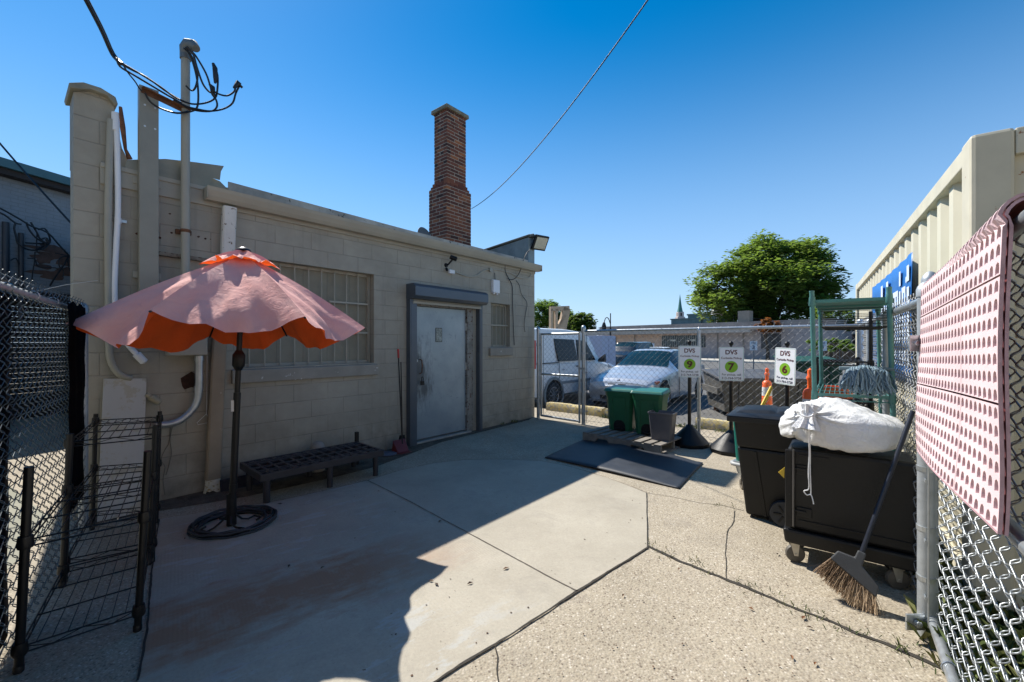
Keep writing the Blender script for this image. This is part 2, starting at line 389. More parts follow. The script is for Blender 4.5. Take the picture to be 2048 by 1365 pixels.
# pale pavement and kerbs across the lot
M_pave = mat("pale_pavement", (.42,.40,.35), .85, var=.12, scale=.6)
M_kerbc = mat("kerb_concrete", (.38,.36,.31), .85, var=.15, scale=2)
def kl(t, n): p = Vector((10.0, 53.0)) + Vector((.66,-.75))*t + Vector((.75,.66))*n; return (p.x, p.y)
flat("far_pavement", [kl(-20,-3.2), kl(60,-3.2), kl(60,3), kl(-20,3)], -.08, M_pave, thick=.12, label="pale pavement along the low brick building")
flat("far_kerb", [kl(-20,-18), kl(22,-18), kl(22,-16.6), kl(-20,-16.6)], -.05, mat("far_kerb_yellow",(.5,.42,.25),.8,var=.2,scale=2), thick=.15, label="yellow kerb island across the parking lot")
flat("wall_base_dirt", [(.33,8.2),(-1.05,6.35),(-1.62,5.1),(-1.9,4.75),(-2.55,4.1),(-3.15,3.72),(-3.5,3.4),(-3.62,3.6),(-3.2,4.1),(.42,8.5)], .0035, ground_mat("base_dirt", 'dirt'), label="strip of dirt along the foot of the wall")
# ------------------------------------------------------------------ main building
P0 = Vector((.45, 8.5, 0)); RD = Vector((.639, .769, 0)); ND = Vector((.769, -.639, 0))
B = Matrix.Translation(P0) @ Matrix.Rotation(math.atan2(.769, .639), 4, 'Z')
BI = B.inverted()
def Pw(u, v, off=0.0):
    d = Vector(((u-U0)/F, 1, -(v-V0)/F)); o = Vector((0,0,H))
    t = (off - (o-P0).dot(ND))/d.dot(ND); return o + d*t
def S(u, v, off=0.0):
    p = BI @ Pw(u, v, off); return p.x, p.z
SL = S(147, 400)[0]
bld = root("block_building", B, "low painted concrete block building with grey steel door and barred windows", "building")
TH = .25
w1 = (S(475,620)[0], S(748,620)[0], S(746,726)[1], S(746,549)[1])
w2 = (S(982,650)[0], S(1020,650)[0], S(1000,694)[1], S(1000,608)[1])
dr = (S(822,800)[0], S(946,800)[0], 0.0, 2.10)
ops = sorted([w1, dr, w2]); ztop = 3.0
mb = MB(B); x = SL
# front wall as one outline with rectangular holes: strips between openings
for (a, b, c, d) in ops:
    mb.box(x, a, 0, TH, 0, ztop); 
    if c > .01: mb.box(a, b, 0, TH, 0, c)
    mb.box(a, b, 0, TH, d, ztop); x = b
mb.box(x, 0, 0, TH, 0, ztop)
# side and back walls
mb.box(-TH, 0, TH, 8, 0, ztop); mb.hexa([(SL,TH,0),(SL+TH,TH,0),(SL+TH+.95,8,0),(SL+1.0,8,0)],[(SL,TH,ztop),(SL+TH,TH,ztop),(SL+TH+.95,8,ztop),(SL+1.0,8,ztop)]); mb.box(SL+TH+1.0, -TH, 8-TH, 8, 0, ztop)
mb.build("wall", M_wall, bld)
# roof slab
mb = MB(B); mb.box(SL+1.4, -.26, .06, 7.9, 3.0, 3.06)
mb.build("roof", mat("roof_felt", (.05,.05,.05), .9), bld)
# parapet pier on the left, running back
pz = [S(u,v) for u,v in ((147,184),(180,184),(214,196),(227,212),(234,250),(244,297),(257,322),(257,345),(147,345))]
pz = [(x, z) for x, z in pz]; pz[-1] = (SL, 3.0); pz[-2] = (pz[-2][0], 3.0)
mb = MB(B); mb.prism(pz, 0.0, .3); 
mb.hexa([(SL+.04,.3,3.0),(SL+.3,.3,3.0),(SL+1.28,8,3.0),(SL+1.04,8,3.0)],[(SL+.04,.3,3.62),(SL+.3,.3,3.62),(SL+1.28,8,3.62),(SL+1.04,8,3.62)])
mb.build("parapet", M_wall, bld)
mb = MB(B); cp = [S(u,v) for u,v in ((136,171),(165,170),(200,181),(229,199),(234,214),(229,216),(212,196),(180,184),(160,184),(139,181))]
mb.prism(cp, -.06, .36); mb.hexa([(SL+.03,.36,3.625),(SL+.33,.36,3.625),(SL+1.31,8,3.625),(SL+1.0,8,3.625)],[(SL+.03,.36,3.67),(SL+.33,.36,3.67),(SL+1.31,8,3.67),(SL+1.0,8,3.67)])
mb.build("coping", mat("coping", (.24,.23,.18), .7, var=.25, scale=6, bump=.4, bscale=40), bld, bevel=.006)
mb = MB(B)
for (a,b,c,d) in (((236,252),(241,256),(246,300),(252,322)),):
    pts = [S(*p) for p in (a,b,c,d)]
mb.tube([(S(234,214)[0]+.02,-.02,S(234,214)[1]), (S(241,256)[0]+.01,-.03,S(241,256)[1]), (S(250,300)[0],-.02,S(250,300)[1]), (S(259,320)[0],-.02,S(259,320)[1])], [.012,.02,.012,.02], 6)
mb.build("edge_trim", M_rust, bld, smooth=50)
# bent metal flashing lifting off above the gutter
fp = [S(u,v) for u,v in ((252,322),(330,320),(385,326),(446,334),(440,345),(438,362),(424,358),(412,380),(366,372),(317,358),(246,345))]
mb = MB(B); mb.prism(fp, -.03, -.024)
mb.prism([S(u,v) for u,v in ((410,350),(440,363),(452,375),(560,395),(560,402),(412,380))], .0, .05)
mb.build("flashing", mat("bent_flashing", (.24,.23,.18), .5, .2, var=.18, scale=4, bump=.5, bscale=9), bld)
# fascia board, gravel stop, gutter
x0 = S(200,350)[0]
mb = MB(B); mb.box(x0, .0, -.022, -.001, 2.86, 3.045)
mb.box(x0, .0, -.034, -.023, 3.0, 3.04)
mb.build("fascia_board", M_trim, bld, bevel=.003)
mb = MB(B); g0 = S(455,380)[0]
mb.prism([(g0,3.06),(-.25,3.06),(-.25,3.10),(S(810,462)[0],3.11),(g0,3.15)], -.03, -.01)
mb.build("gravel_stop", mat("gravel_stop", (.34,.33,.30), .6, .2, var=.4, scale=3, fleck=(.07,.07,.07), fl=.6), bld)
gs = S(412,385,.12)[0]
gp = [(-.003,2.90),(-.075,2.90),(-.10,2.935),(-.125,2.985),(-.135,3.02),(-.128,3.02),(-.118,2.985),(-.095,2.94),(-.072,2.905),(-.012,2.905),(-.012,3.02),(-.003,3.02)]
gp = [(y-.035, z) for y, z in gp]
mb = MB(B); mb.prism([(p[0], p[1]) for p in gp], gs, .03, plane='yz')
mb.box(gs, gs+.004, -.165, -.04, 2.905, 3.015); mb.box(.03, .034, -.165, -.04, 2.905, 3.015)
mb.build("gutter", M_trim, bld)
# right hand end parapet wrapped in grey sheet
mb = MB(B)
mb.hexa([(-.2,.0,3.0),(0,.0,3.0),(0,3.2,3.0),(-.2,3.2,3.0)], [(-.2,.0,3.56),(0,.0,3.56),(0,3.2,3.24),(-.2,3.2,3.24)])
mb.build("end_parapet", mat("grey_sheet", (.22,.27,.28), .6, .1, var=.25, scale=5, bump=.8, bscale=7), bld)
mb = MB(B); mb.tube([(-.22,-.03,3.58),(-.1,-.04,3.62),(.02,-.02,3.58)], .03, 8)
mb.beam((-.1,-.04,3.60),(-.1,3.25,3.27),.24,.035)
mb.build("end_coping", mat("end_coping", (.14,.14,.12), .7, var=.3, scale=7), bld, bevel=.005)
# windows ---------------------------------------------------------------
def window(w, bars, rails, depth, sill, barr=.008):
    a, b, c, d = w
    mbf = MB(B)
    for q in ((a,a+.035,c,d),(b-.035,b,c,d),(a+.035,b-.035,c,c+.035),(a+.035,b-.035,d-.035,d)):
        mbf.box(q[0], q[1], depth-.02, depth+.03, q[2], q[3])
    f = mbf.build("window", M_trim, bld, bevel=.003)
    m = MB(B); m.box(a+.035, b-.035, depth+.01, depth+.025, c+.035, d-.035)
    m.build("boarding", block_mat("boarded_paint", (.25,.235,.18), bw=.3, bh=9, chips=(.6,.58,.5), stain=False, mort=.004) if "boarded_paint" not in bpy.data.materials else bpy.data.materials["boarded_paint"], f)
    m = MB(B)
    for s_ in bars: m.tube([(s_, depth-.045, c+.005), (s_, depth-.045, d-.005)], barr, 8)
    for (s0, s1, z_) in rails: m.box(s0, s1, depth-.058, depth-.03, z_-.011, z_+.011)
    m.build("bars", M_trim, f, smooth=40)
    m = MB(B); m.hexa([(a-.06,-.045,c-.16),(b+.04,-.045,c-.16),(b+.04,depth-.03,c-.16),(a-.06,depth-.03,c-.16)],
                      [(a-.06,-.045,c-.02),(b+.04,-.045,c-.02),(b+.04,depth-.03,c-.001),(a-.06,depth-.03,c-.001)])
    m.build("sill", mat("sill_paint", (.28,.26,.22), .7, var=.15, scale=4, bump=.3, bscale=70, fleck=(.62,.6,.55), fl=.62), f, bevel=.006)
    return f
bs = [S(u,650,-.06)[0] for u in (500,531,562,591,619,645,671,695,718,740)]
zr = (S(720,608,-.07)[1], S(720,666,-.07)[1])
window(w1, bs, [(S(660,640,-.06)[0], w1[1]-.04, zr[0]), (S(660,640,-.06)[0], w1[1]-.04, zr[1])], .13, True)
a_, b_ = w2[0], w2[1]
window(w2, [a_+(b_-a_)*k/5 for k in (1,2,3,4)], [(a_, b_, (w2[2]+w2[3])/2)], .11, True, .007)
# door, frame and roller shutter ---------------------------------------
def door_mat():
    s = N("door_paint"); x, y, z = s.sep()
    c = s.mix(s.ramp(s.noise(1.8, 6, .65), .3, .7), (.24,.30,.335), (.36,.42,.45))
    zz = s.comb(s.math('MULTIPLY', x, 3.0), s.math('MULTIPLY', z, .8), 0.0)
    dx0 = s.math('SUBTRACT', x, dr[0]+.18)
    near = s.math('SUBTRACT', 1.0, s.ramp(dx0, 0.0, .42))
    mid = s.math('MULTIPLY', s.ramp(z, .3, .8), s.math('SUBTRACT', 1.0, s.ramp(z, 1.25, 1.7)))
    n = s.noise(2.6, 8, .75, co=zz)
    blk = s.ramp(s.math('ADD', n, s.math('MULTIPLY', s.math('MULTIPLY', near, mid), .32)), .60, .82)
    c = s.mix(s.math('MULTIPLY', blk, .8), c, (.04,.05,.06))
    c = s.mix(s.math('MULTIPLY', s.ramp(s.noise(11, 8, .75), .6, .68), .45), c, (.1,.12,.14))
    low = s.math('SUBTRACT', 1.0, s.ramp(z, .0, .55)); c = s.mix(s.math('MULTIPLY', low, .35), c, (.10,.12,.14))
    return s.out(c, .42, s.bump(s.noise(30, 4), .15, .004), .25)
a, b = S(828,800)[0], S(934,800)[0]
mb = MB(B); mb.box(dr[0], a, -.01, .12, .02, 2.10); mb.box(b, b+.035, -.01, .12, .02, 2.10); mb.box(a, b, -.01, .12, 2.035, 2.10)
mb.box(b+.035, dr[1], .0, .14, .0, 2.1)
mb.build("door_frame", mat("rusty_frame", (.24,.235,.215), .6, .3, var=.35, scale=6, fleck=(.09,.035,.02), fl=.56), bld, bevel=.003)
door = None
mb = MB(B); mb.box(a+.006, b-.006, .03, .075, .045, 2.03); door = mb.build("door", door_mat(), bld, bevel=.003)
mb = MB(B); mb.box(a-.02, b+.05, -.06, .12, .001, .03); mb.build("threshold", mat("threshold", (.4,.4,.38), .4, .6, var=.2, scale=9), bld, bevel=.004)
hx = S(842,770)[0]
mb = MB(B); mb.tube([(hx,.03,1.24),(hx,-.02,1.23),(hx,-.03,1.15),(hx,-.02,1.04),(hx,.03,1.03)], .008, 8); mb.build("handle", M_rust, door, smooth=50)
mb = MB(B); mb.lathe([(0,0),(.022,0),(.022,.012),(0,.014)], 16, B@T(S(833,752)[0]+.02,.03,1.22,0,R(90))); mb.build("lock_cylinder", M_galv, door)
mb = MB(B); mb.box(hx-.028,hx+.028,-.045,-.02,.86,.92); mb.tube([(hx-.018,-.032,.92),(hx-.018,-.032,.965),(hx,-.032,.985),(hx+.018,-.032,.965),(hx+.018,-.032,.92)], .006, 6); mb.build("padlock", M_black, door, bevel=.004)
hs = S(880,680)
mb = MB(B); mb.box(hs[0]-.065,hs[0]+.065,.024,.0295,1.50,1.72); st_ = mb.build("door_notice", mat("notice_edge",(.04,.05,.05),.4), door)
mb = MB(B); mb.box(hs[0]-.055,hs[0]+.055,.0215,.0238,1.51,1.71)
mb.build("notice_face", mat("notice_face", (.33,.36,.33), .5, var=.3, scale=25, fleck=(.06,.08,.07), fl=.52), st_)
for zh in (1.75,1.1,.35):
    mb = MB(B); mb.tube([(b-.004,.022,zh-.06),(b-.004,.022,zh+.06)], .011, 8); mb.build("hinge", M_galv, door, smooth=50)
M_shut = mat("shutter_grey", (.085,.105,.13), .35, .3, var=.08, scale=4, bump=.05, bscale=200)
sx0, sx1 = S(812,580)[0], S(958,580)[0]
mb = MB(B); mb.prism([(-.22,2.16),(-.22,2.29),(-.17,2.335),(-.001,2.335),(-.001,2.12),(-.18,2.12)], sx0, sx1, plane='yz'); sh = mb.build("shutter_box", M_shut, bld, bevel=.004)
mb = MB(B)
for k in range(3): mb.box(sx0+.06, sx1-.06, -.10, -.07, 2.085+k*.011, 2.092+k*.011)
mb.box(sx0+.05, sx1-.05, -.105, -.06, 2.055, 2.083)
mb.build("shutter_curtain", M_trim, sh)
for xa, xb in ((sx0+.005, S(827,800)[0]-.005), (sx1-.075, sx1-.005)):
    mb = MB(B); mb.box(xa, xb, -.09, -.001, .0, 2.119); mb.box(xa+.02, xb-.02, -.094, -.0905, .02, 2.10); mb.build("shutter_guide", M_shut, bld, bevel=.003)
# downspout ---------------------------------------------------------------
def wp(u, v, off): p = BI @ Pw(u, v, off); return Vector((p.x, p.y, p.z))
top = wp(459,415,.10); k1 = wp(455,508,.07); k2 = wp(437,700,.07); bt = wp(426,958,.09)
def spout(m, pts, wd=.085, dp=.06):
    prof = []
    nn = 20
    for k in range(nn):
        a = 2*math.pi*k/nn; cx = math.copysign(abs(math.cos(a))**.45, math.cos(a))*wd/2; cy = math.copysign(abs(math.sin(a))**.45, math.sin(a))*dp/2
        rib = 1+.06*(k % 2); prof.append((cx*rib, cy*rib))
    vs = [(p.x+c*f, p.y+d*f, p.z) for p, f in pts for c, d in prof]; fs = []
    for i in range(len(pts)-1):
        for k in range(nn): fs.append((i*nn+k, i*nn+(k+1)%nn, (i+1)*nn+(k+1)%nn, (i+1)*nn+k))
    m.add(vs, fs)
m1 = MB(B); spout(m1, [(top,1),(k1,1),(wp(452,560,.07),1)], .115, .08)
o1 = m1.build("downspout", M_trimw, bld, smooth=35)
m1 = MB(B); spout(m1, [(wp(452,560,.072),1.02),(k2,1),(wp(427,930,.09),1),(bt,1.05)], .12, .08)
m1.build("lower_pipe", mat("downspout_brown", (.27,.215,.15), .5, var=.18, scale=3, fleck=(.6,.58,.52), fl=.66), o1, smooth=35)
m1 = MB(B); rr = random.Random(3)
e0 = bt; nn = 18; vs = []
for i, (dz, f) in enumerate(((0,1.04),(-.05,1.06),(-.09,1.12),(-.12,1.25))):
    for k in range(nn):
        a = 2*math.pi*k/nn; jj = rr.uniform(-.02,.02) if i >= 2 else 0
        vs.append((e0.x+math.cos(a)*.065*f, e0.y+math.sin(a)*.045*f, e0.z+dz+jj-(.04 if i == 3 and k % 5 == 0 else 0)))
m1.add(vs, [(i*nn+k, i*nn+(k+1)%nn, (i+1)*nn+(k+1)%nn, (i+1)*nn+k) for i in range(3) for k in range(nn)])
m1.build("torn_end", mat("spout_end", (.5,.47,.38), .7, var=.3, scale=12, fleck=(.3,.22,.08), fl=.55), o1)
# brick chimney -------------------------------------------------------------
CY = 8.3; ch0 = Vector((-.154*CY, CY, 0)); BC = Matrix.Translation(ch0) @ Matrix.Rotation(math.atan2(.769,.639),4,'Z')
def brick_mat():
    s = N("chimney_brick"); t = s.attr("tint")
    st = s.n("ShaderNodeValToRGB"); s.l(t, st.inputs[0]); e = st.color_ramp.elements
    e[0].color = (.05,.026,.022,1); e[1].color = (.42,.15,.06,1)
    for p, c in ((.3,(.15,.052,.034,1)),(.6,(.25,.08,.045,1)),(.85,(.32,.11,.05,1))): k = e.new(p); k.color = c
    c = s.mix(s.ramp(s.noise(18, 6, .7), .35, .7), s.mix(1.0, st.outputs[0], (.7,.7,.7), 'MULTIPLY'), st.outputs[0])
    c = s.mix(s.math('MULTIPLY', s.ramp(s.noise(7, 7, .7), .62, .7), .5), c, (.3,.26,.2))
    return s.out(c, .9, s.bump(s.noise(80, 4), .5, .006))
m1 = MB(BC); core = MB(BC); rr = random.Random(5)
def course(x0, x1, y0, y1, z, h, ph, topf):
    bl, bj = .215, .015
    def run(L):
        out = []; p = -bl*.5 if ph else 0
        while p < L:
            a_, b_ = max(p, 0), min(p+bl-bj, L)
            if b_-a_ > .02: out.append((a_, b_))
            p += bl
        return out
    for a_, b_ in run(x1-x0):
        j = rr.uniform(-.003,.004)
        tt = min(1, max(.02, rr.gauss(.5,.2) - topf*.3*rr.random() + (.45 if rr.random() < .05+topf*.06 else 0)))
        m1.box(x0+a_, x0+b_, y0-j, y0+.1, z, z+h-bj, t=tt)
        m1.box(x0+a_, x0+b_, y1-.1, y1+j, z, z+h-bj, t=tt)
    for a_, b_ in run(y1-y0):
        j = rr.uniform(-.003,.004)
        tt = min(1, max(.02, rr.gauss(.5,.2) - topf*.3*rr.random() + (.45 if rr.random() < .05+topf*.06 else 0)))
        m1.box(x0-j+.001, x0+.1, y0+a_+.002, y0+b_-.002, z, z+h-bj, t=tt); m1.box(x1-.1, x1+j-.001, y0+a_+.002, y0+b_-.002, z, z+h-bj, t=tt)
zc = 2.95; k = 0; hC = .068
LX, LY = .0805*CY, .064*CY; ins = .075
while zc < 6.13:
    i_ = 0 if zc < 4.58 else min(ins, (math.floor((zc-4.58)/hC)+1)*ins/3)
    course(i_, LX-i_, i_, LY-i_, zc, hC, k % 2, max(0, (zc-5.0)/1.2))
    core.box(i_+.009, LX-i_-.009, i_+.009, LY-i_-.009, zc-.001, zc+hC-.001) if False else None
    zc += hC; k += 1
core.box(.005, LX-.005, .005, LY-.005, 2.9, 4.58); core.box(ins+.005, LX-ins-.005, ins+.005, LY-ins-.005, 4.581, zc-.01)
ch = m1.build("chimney", brick_mat(), bld, recalc=False)
core.build("mortar", mat("mortar", (.42,.36,.28), .95, var=.25, scale=9), ch)
m1 = MB(BC); m1.hexa([(ins-.05,ins-.05,zc-.02),(LX-ins+.05,ins-.05,zc-.02),(LX-ins+.05,LY-ins+.05,zc-.02),(ins-.05,LY-ins+.05,zc-.02)],
    [(ins-.045,ins-.045,zc+.055),(LX-ins+.045,ins-.045,zc+.055),(LX-ins+.045,LY-ins+.045,zc+.055),(ins-.045,LY-ins+.045,zc+.055)])
m1.build("chimney_cap", mat("cap_concrete", (.22,.19,.13), .9, var=.3, scale=8), ch, bevel=.008)
# satellite dish behind the chimney's left edge
p = D(852, 455, 7.9)
dM = T(p.x, p.y, 3.06)
dish = root("satellite_dish", dM, "small grey satellite dish seen edge-on on the roof beside the chimney", "satellite dish")
m1 = MB(); vs = []
m1.grid(lambda a_, b_: dM @ (T(0,0,.36,R(-20),0,R(78)) @ Vector((a_*.22*math.cos(b_*6.2832)+1e-5*b_, a_*.27*math.sin(b_*6.2832), .05*(a_*a_-1)))), 6, 24)
m1.build("reflector", mat("dish_grey", (.12,.13,.14), .6), dish, smooth=40, solid=.004, recalc=False)
m1 = MB(dM); m1.tube([(0,.0,.0),(0,0,.3)], .02, 8); m1.build("mast", M_galv, dish, smooth=40)
m1 = MB(dM); m1.tube([(0,0,.12),(-.22,-.12,.1),(-.33,-.22,.22)], .009, 6); m1.box(-.37,-.30,-.25,-.19,.2,.27); m1.build("feed_arm", M_black, dish)
# ------------------------------------------------------------------ chain link
def ez(v): return Vector((v[0], v[1], 0))
def chain(mb, A, Bp, z0, z1, W=.095, Hh=.095, r=.0022, e=.006, n=4, off=0.0, barbs=True, hook=True, bh=.035, pk_=.011):
    """woven diamond mesh between A and Bp"""
    A = ez(A); Bp = ez(Bp); L = (Bp-A).length; d = (Bp-A)/L; nr = Vector((-d.y, d.x, 0))
    nw = int(L/(W/2)); nz = int((z1-z0)/(Hh/2)); Hh = (z1-z0)/nz*2; W = L/nw*2
    for i in range(nw):
        pts = []
        for k in range(nz+1):
            pk = (k+i) % 2; s = i*W/2 + (W/2 if pk else 0); z = z0+k*Hh/2
            ov = (.008 if pk else -.008) if hook else 0
            s += ov; o0 = e if k % 2 else -e
            if hook:
                pts.append((s-ov*.9, -o0, z-pk_)); pts.append((s-ov*.05, -o0*.75, z-.005)); pts.append((s+ov*.3, 0, z)); pts.append((s-ov*.05, o0*.75, z+.005)); pts.append((s-ov*.9, o0, z+pk_))
            else: pts.append((s, o0*.6, z))
        if barbs:
            s_, _, z_ = pts[-1]; pts.append((s_, 0, z_+.012)); pts.append((s_+(.012 if i % 2 else -.012), 0, z_+bh))
        mb.tube([A+d*p[0]+nr*(p[1]+off)+Vector((0,0,p[2])) for p in pts], r, n, caps=False)
def post(mb, p, z0, z1, r=.03, cap=True):
    M = T(p[0], p[1], 0)
    pr = [(r, z0), (r, z1)]
    mb.lathe(pr, 20, M)
    if cap: mb.lathe([(r+.004, z1-.03), (r+.004, z1+.005), (r*.95, z1+.022), (r*.55, z1+.04), (.004, z1+.047)], 20, M)
def ties(mb, A, Bp, z, r, step=.6, wr=.002):
    A = ez(A); Bp = ez(Bp); L = (Bp-A).length; d = (Bp-A)/L; nr = Vector((-d.y, d.x, 0)); s = step*.6
    while s < L:
        c = A+d*s+Vector((0,0,z))
        mb.tube([c+nr*math.cos(a)*(r+.003)+Vector((0,0,math.sin(a)*(r+.003)))+d*(.004*k-.012) for k, a in ((k, k*math.pi/5) for k in range(11))], wr, 5)
        s += step
def tie_objs(A, Bp, z, r, step, par, wr=.002):
    A = ez(A); Bp = ez(Bp); L = (Bp-A).length; d = (Bp-A)/L; s = step*.6
    while s < L:
        m = MB(); ties(m, A+d*(s-.06), A+d*(s+.06), z, r, .1, wr); m.build("tie", M_galv, par); s += step
# back fence
GP1 = Vector((.52, 8.36)); GP2 = Vector((1.30, 7.72)); CR = Vector((4.27, 5.21))
fd = (CR-GP2).normalized()
bf = root("chain_link_fence", T(GP2.x, GP2.y, 0), "galvanised chain link fence across the back of the yard, cars behind it", "fence", "chain link fences round the yard")
ZT = 1.70
for p, r, zt in ((GP2, .038, 1.76), ((GP2+fd*2.0), .025, ZT-.02), (CR, .032, 1.74)):
    mb = MB(); post(mb, p, -.05, zt, r); mb.build("post", M_galv, bf, smooth=40)
mb = MB(); mb.tube([(GP2.x,GP2.y,ZT),(CR.x,CR.y,ZT)], .021, 12); mb.build("top_rail", M_galv, bf, smooth=40)
mb = MB(); chain(mb, GP2+fd*.06, CR-fd*.05, .03, ZT+.03, r=.0026, off=.02, hook=False); mb.tube([(GP2.x,GP2.y,.08),(CR.x,CR.y,.08)], .003, 4); mb.tube([(GP2.x,GP2.y,ZT-.075),(CR.x,CR.y,ZT-.075)], .0022, 4)
mb.build("mesh", M_galvw, bf, recalc=False)
tie_objs(GP2, CR, ZT, .021, .55, bf); mb = MB(); p = GP2+fd*2.0
for z in (.3,.62,.95,1.3): mb.tube([(p.x+math.cos(a)*.03, p.y+math.sin(a)*.03, z+.004*k) for k, a in ((k, k*math.pi/5) for k in range(11))], .003, 4)
for z in (.25,.6,.95,1.3): mb.tube([(GP2.x+.0+math.cos(a)*.042, GP2.y+math.sin(a)*.042, z) for a in [k*math.pi/6 for k in range(13)]], .006, 4); mb.box(GP2.x+.03,GP2.x+.075,GP2.y-.03,GP2.y-.02,z-.008,z+.008)
mb.build("post_tie", M_galv, bf)
mb = MB(); q = GP2+fd*.065; mb.box(q.x-.004,q.x+.004,q.y-.008,q.y+.008,.04,ZT-.06); mb.build("tension_bar", mat("tension_bar",(.09,.1,.11),.5,.5), bf)
# walk gate
gr = root("walk_gate", T(GP1.x, GP1.y, 0), "narrow chain link gate closed between the building corner and the fence", "gate")
for p, r in ((GP1, .034),):
    mb = MB(); post(mb, p, -.03, 1.76, r); mb.build("hinge_post", M_galv, gr, smooth=40)
gd = (GP2-GP1).normalized(); a = GP1+gd*.07; b = GP2-gd*.085
mb = MB(); fr_ = .021
for P_, Q_ in (((a,.06),(a,1.68)), ((b,.02),(b,1.70)), ((a,1.66),(b,1.66)), ((a,.07),(b,.05)), ((a,.88),(b,.88))):
    mb.tube([(P_[0].x,P_[0].y,P_[1]),(Q_[0].x,Q_[0].y,Q_[1])], fr_, 12)
mb.build("gate_frame", M_galv, gr, smooth=40)
mb = MB(); chain(mb, a+gd*.05, b-gd*.03, .08, 1.65, r=.0026, off=-.008, barbs=False, hook=False); mb.build("mesh", M_galvw, gr, recalc=False)
for z in (.35,1.45):
    mb = MB(); mb.lathe([(.04,z-.03),(.04,z+.03)], 14, T(GP1.x,GP1.y,0)); mb.beam((GP1.x,GP1.y-.0,z),(a.x,a.y,z),.02,.04); mb.build("hinge", M_galv, gr, smooth=40)
mb = MB(); mb.beam((b.x-.02,b.y-.03,1.02),(GP2.x+.02,GP2.y-.05,1.02),.02,.035); mb.tube([(b.x,b.y-.03,.93),(b.x,b.y-.04,1.06)],.01,8); mb.build("latch", M_galv, gr)
mb = MB(); q = a+gd*.05; mb.box(q.x-.004,q.x+.004,q.y-.008,q.y+.008,.1,1.64); mb.build("tension_bar", mat("tension_bar",(.09,.1,.11),.5,.5), gr)
# side fence on the right, from the near post to the back corner
NP = Vector((2.085, 2.14)); NP2 = Vector((2.13, 2.165)); sdir = (CR-NP).normalized()
sf = root("chain_link_fence", T(NP.x, NP.y, 0), "right side chain link fence running back along the cream container", "fence", "chain link fences round the yard")
M_galvp = mat("galvanised_post", (.40,.43,.45), .5, .55, var=.2, scale=9, bump=.15, bscale=60, fleck=(.22,.23,.24), fl=.68)
mb = MB(); post(mb, NP, -.03, 1.745, .034); mb.build("post", M_galvp, sf, smooth=40)
for t in (1.45, 2.75):
    mb = MB(); post(mb, NP+sdir*t, -.03, ZT-.01, .024, True); mb.build("post", M_galvp, sf, smooth=40)
mb = MB(); mb.tube([(NP.x,NP.y,ZT),(CR.x,CR.y,ZT)], .021, 12); mb.build("top_rail", M_galv, sf, smooth=40)
mb = MB(); chain(mb, NP+sdir*.05, CR-sdir*.03, .03, ZT+.03, W=.095, Hh=.09, r=.0025, e=.008, off=-.022, n=5); mb.build("mesh", M_galvw, sf, recalc=False)
tie_objs(NP, CR, ZT, .021, .5, sf); mb = MB()
for z in (.3,.55,.85,1.15,1.45):
    mb = MB(); mb.lathe([(.037,z-.012),(.038,z+.012)], 16, T(NP.x,NP.y,0)); mb.build("post_band", M_galv, sf)
mb = MB()
mb.box(NP.x-.10,NP.x-.03,NP.y-.02,NP.y-.012,1.44,1.52); mb.lathe([(0,0),(.014,0),(.014,.012),(0,.014)],8,T(NP.x-.07,NP.y-.02,1.48,0,R(90)))
mb.build("bracket", M_galv, sf, bevel=.002); mb = MB()
mb.box(NP.x-.12,NP.x-.03,NP.y-.025,NP.y-.015,.05,.13); mb.lathe([(0,0),(.016,0),(.016,.02),(0,.022)],8,T(NP.x-.075,NP.y-.026,.09,0,R(90)))
mb.build("bracket", M_galv, sf, bevel=.002)
# near gate leaf carrying the drying mats
ge = Vector((-.605, -.796)); gn = Vector((-.796, .605))          # along the leaf toward the viewer, and its yard side
def GL(s, d, z): p = NP2+ge*s+gn*d; return Vector((p.x, p.y, z))
GM = Matrix(((ge.x, gn.x, 0, NP2.x), (ge.y, gn.y, 0, NP2.y), (0, 0, 1, 0), (0, 0, 0, 1)))
gl = root("gate_leaf", T(NP2.x, NP2.y, 0), "wide chain link gate leaf at the right edge with pink mats over its rail", "gate")
LG = 2.6
mb = MB(); post(mb, NP2, -.03, 1.80, .031); mb.build("gate_post", M_galvp, gl, smooth=40)
mb = MB()
for z0, z1 in ((1.745,1.835),(.96,.98),(.10,.10)): mb.tube([GL(.0,0,z0), GL(LG,0,z1)], .021, 14)
mb.tube([GL(LG,0,.08), GL(LG,0,1.76)], .021, 14)
for z in (1.745,.96,.10): mb.tube([GL(.0,0,z), GL(.09,0,z)], .026, 14)
mb.build("gate_frame", M_galv, gl, smooth=40)
mb = MB(); chain(mb, GL(.10,0,0), GL(LG-.03,0,0), .06, 1.79, W=.094, Hh=.084, r=.0026, e=.010, off=.022, n=6, bh=.025, pk_=.013); mb.build("mesh", mat("bright_wire", (.28,.30,.31), .42, .5, var=.1, scale=12, bump=0), gl, smooth=60, recalc=False)
mb = MB()
for z in (.22,.5,.8,1.25,1.6): mb.lathe([(.033,z-.009),(.034,z+.009)], 16, T(NP2.x,NP2.y,0)); mb.beam(GL(0,.03,z),GL(.11,.03,z),.006,.014)
tie_objs(GL(.15,0,0), GL(LG,0,0), .10, .022, .5, gl, .0028)
mb.tube([GL(.11,.02,.08),GL(.11,.02,1.72)], .004, 5)
mb.build("tension_band", M_galv, gl)
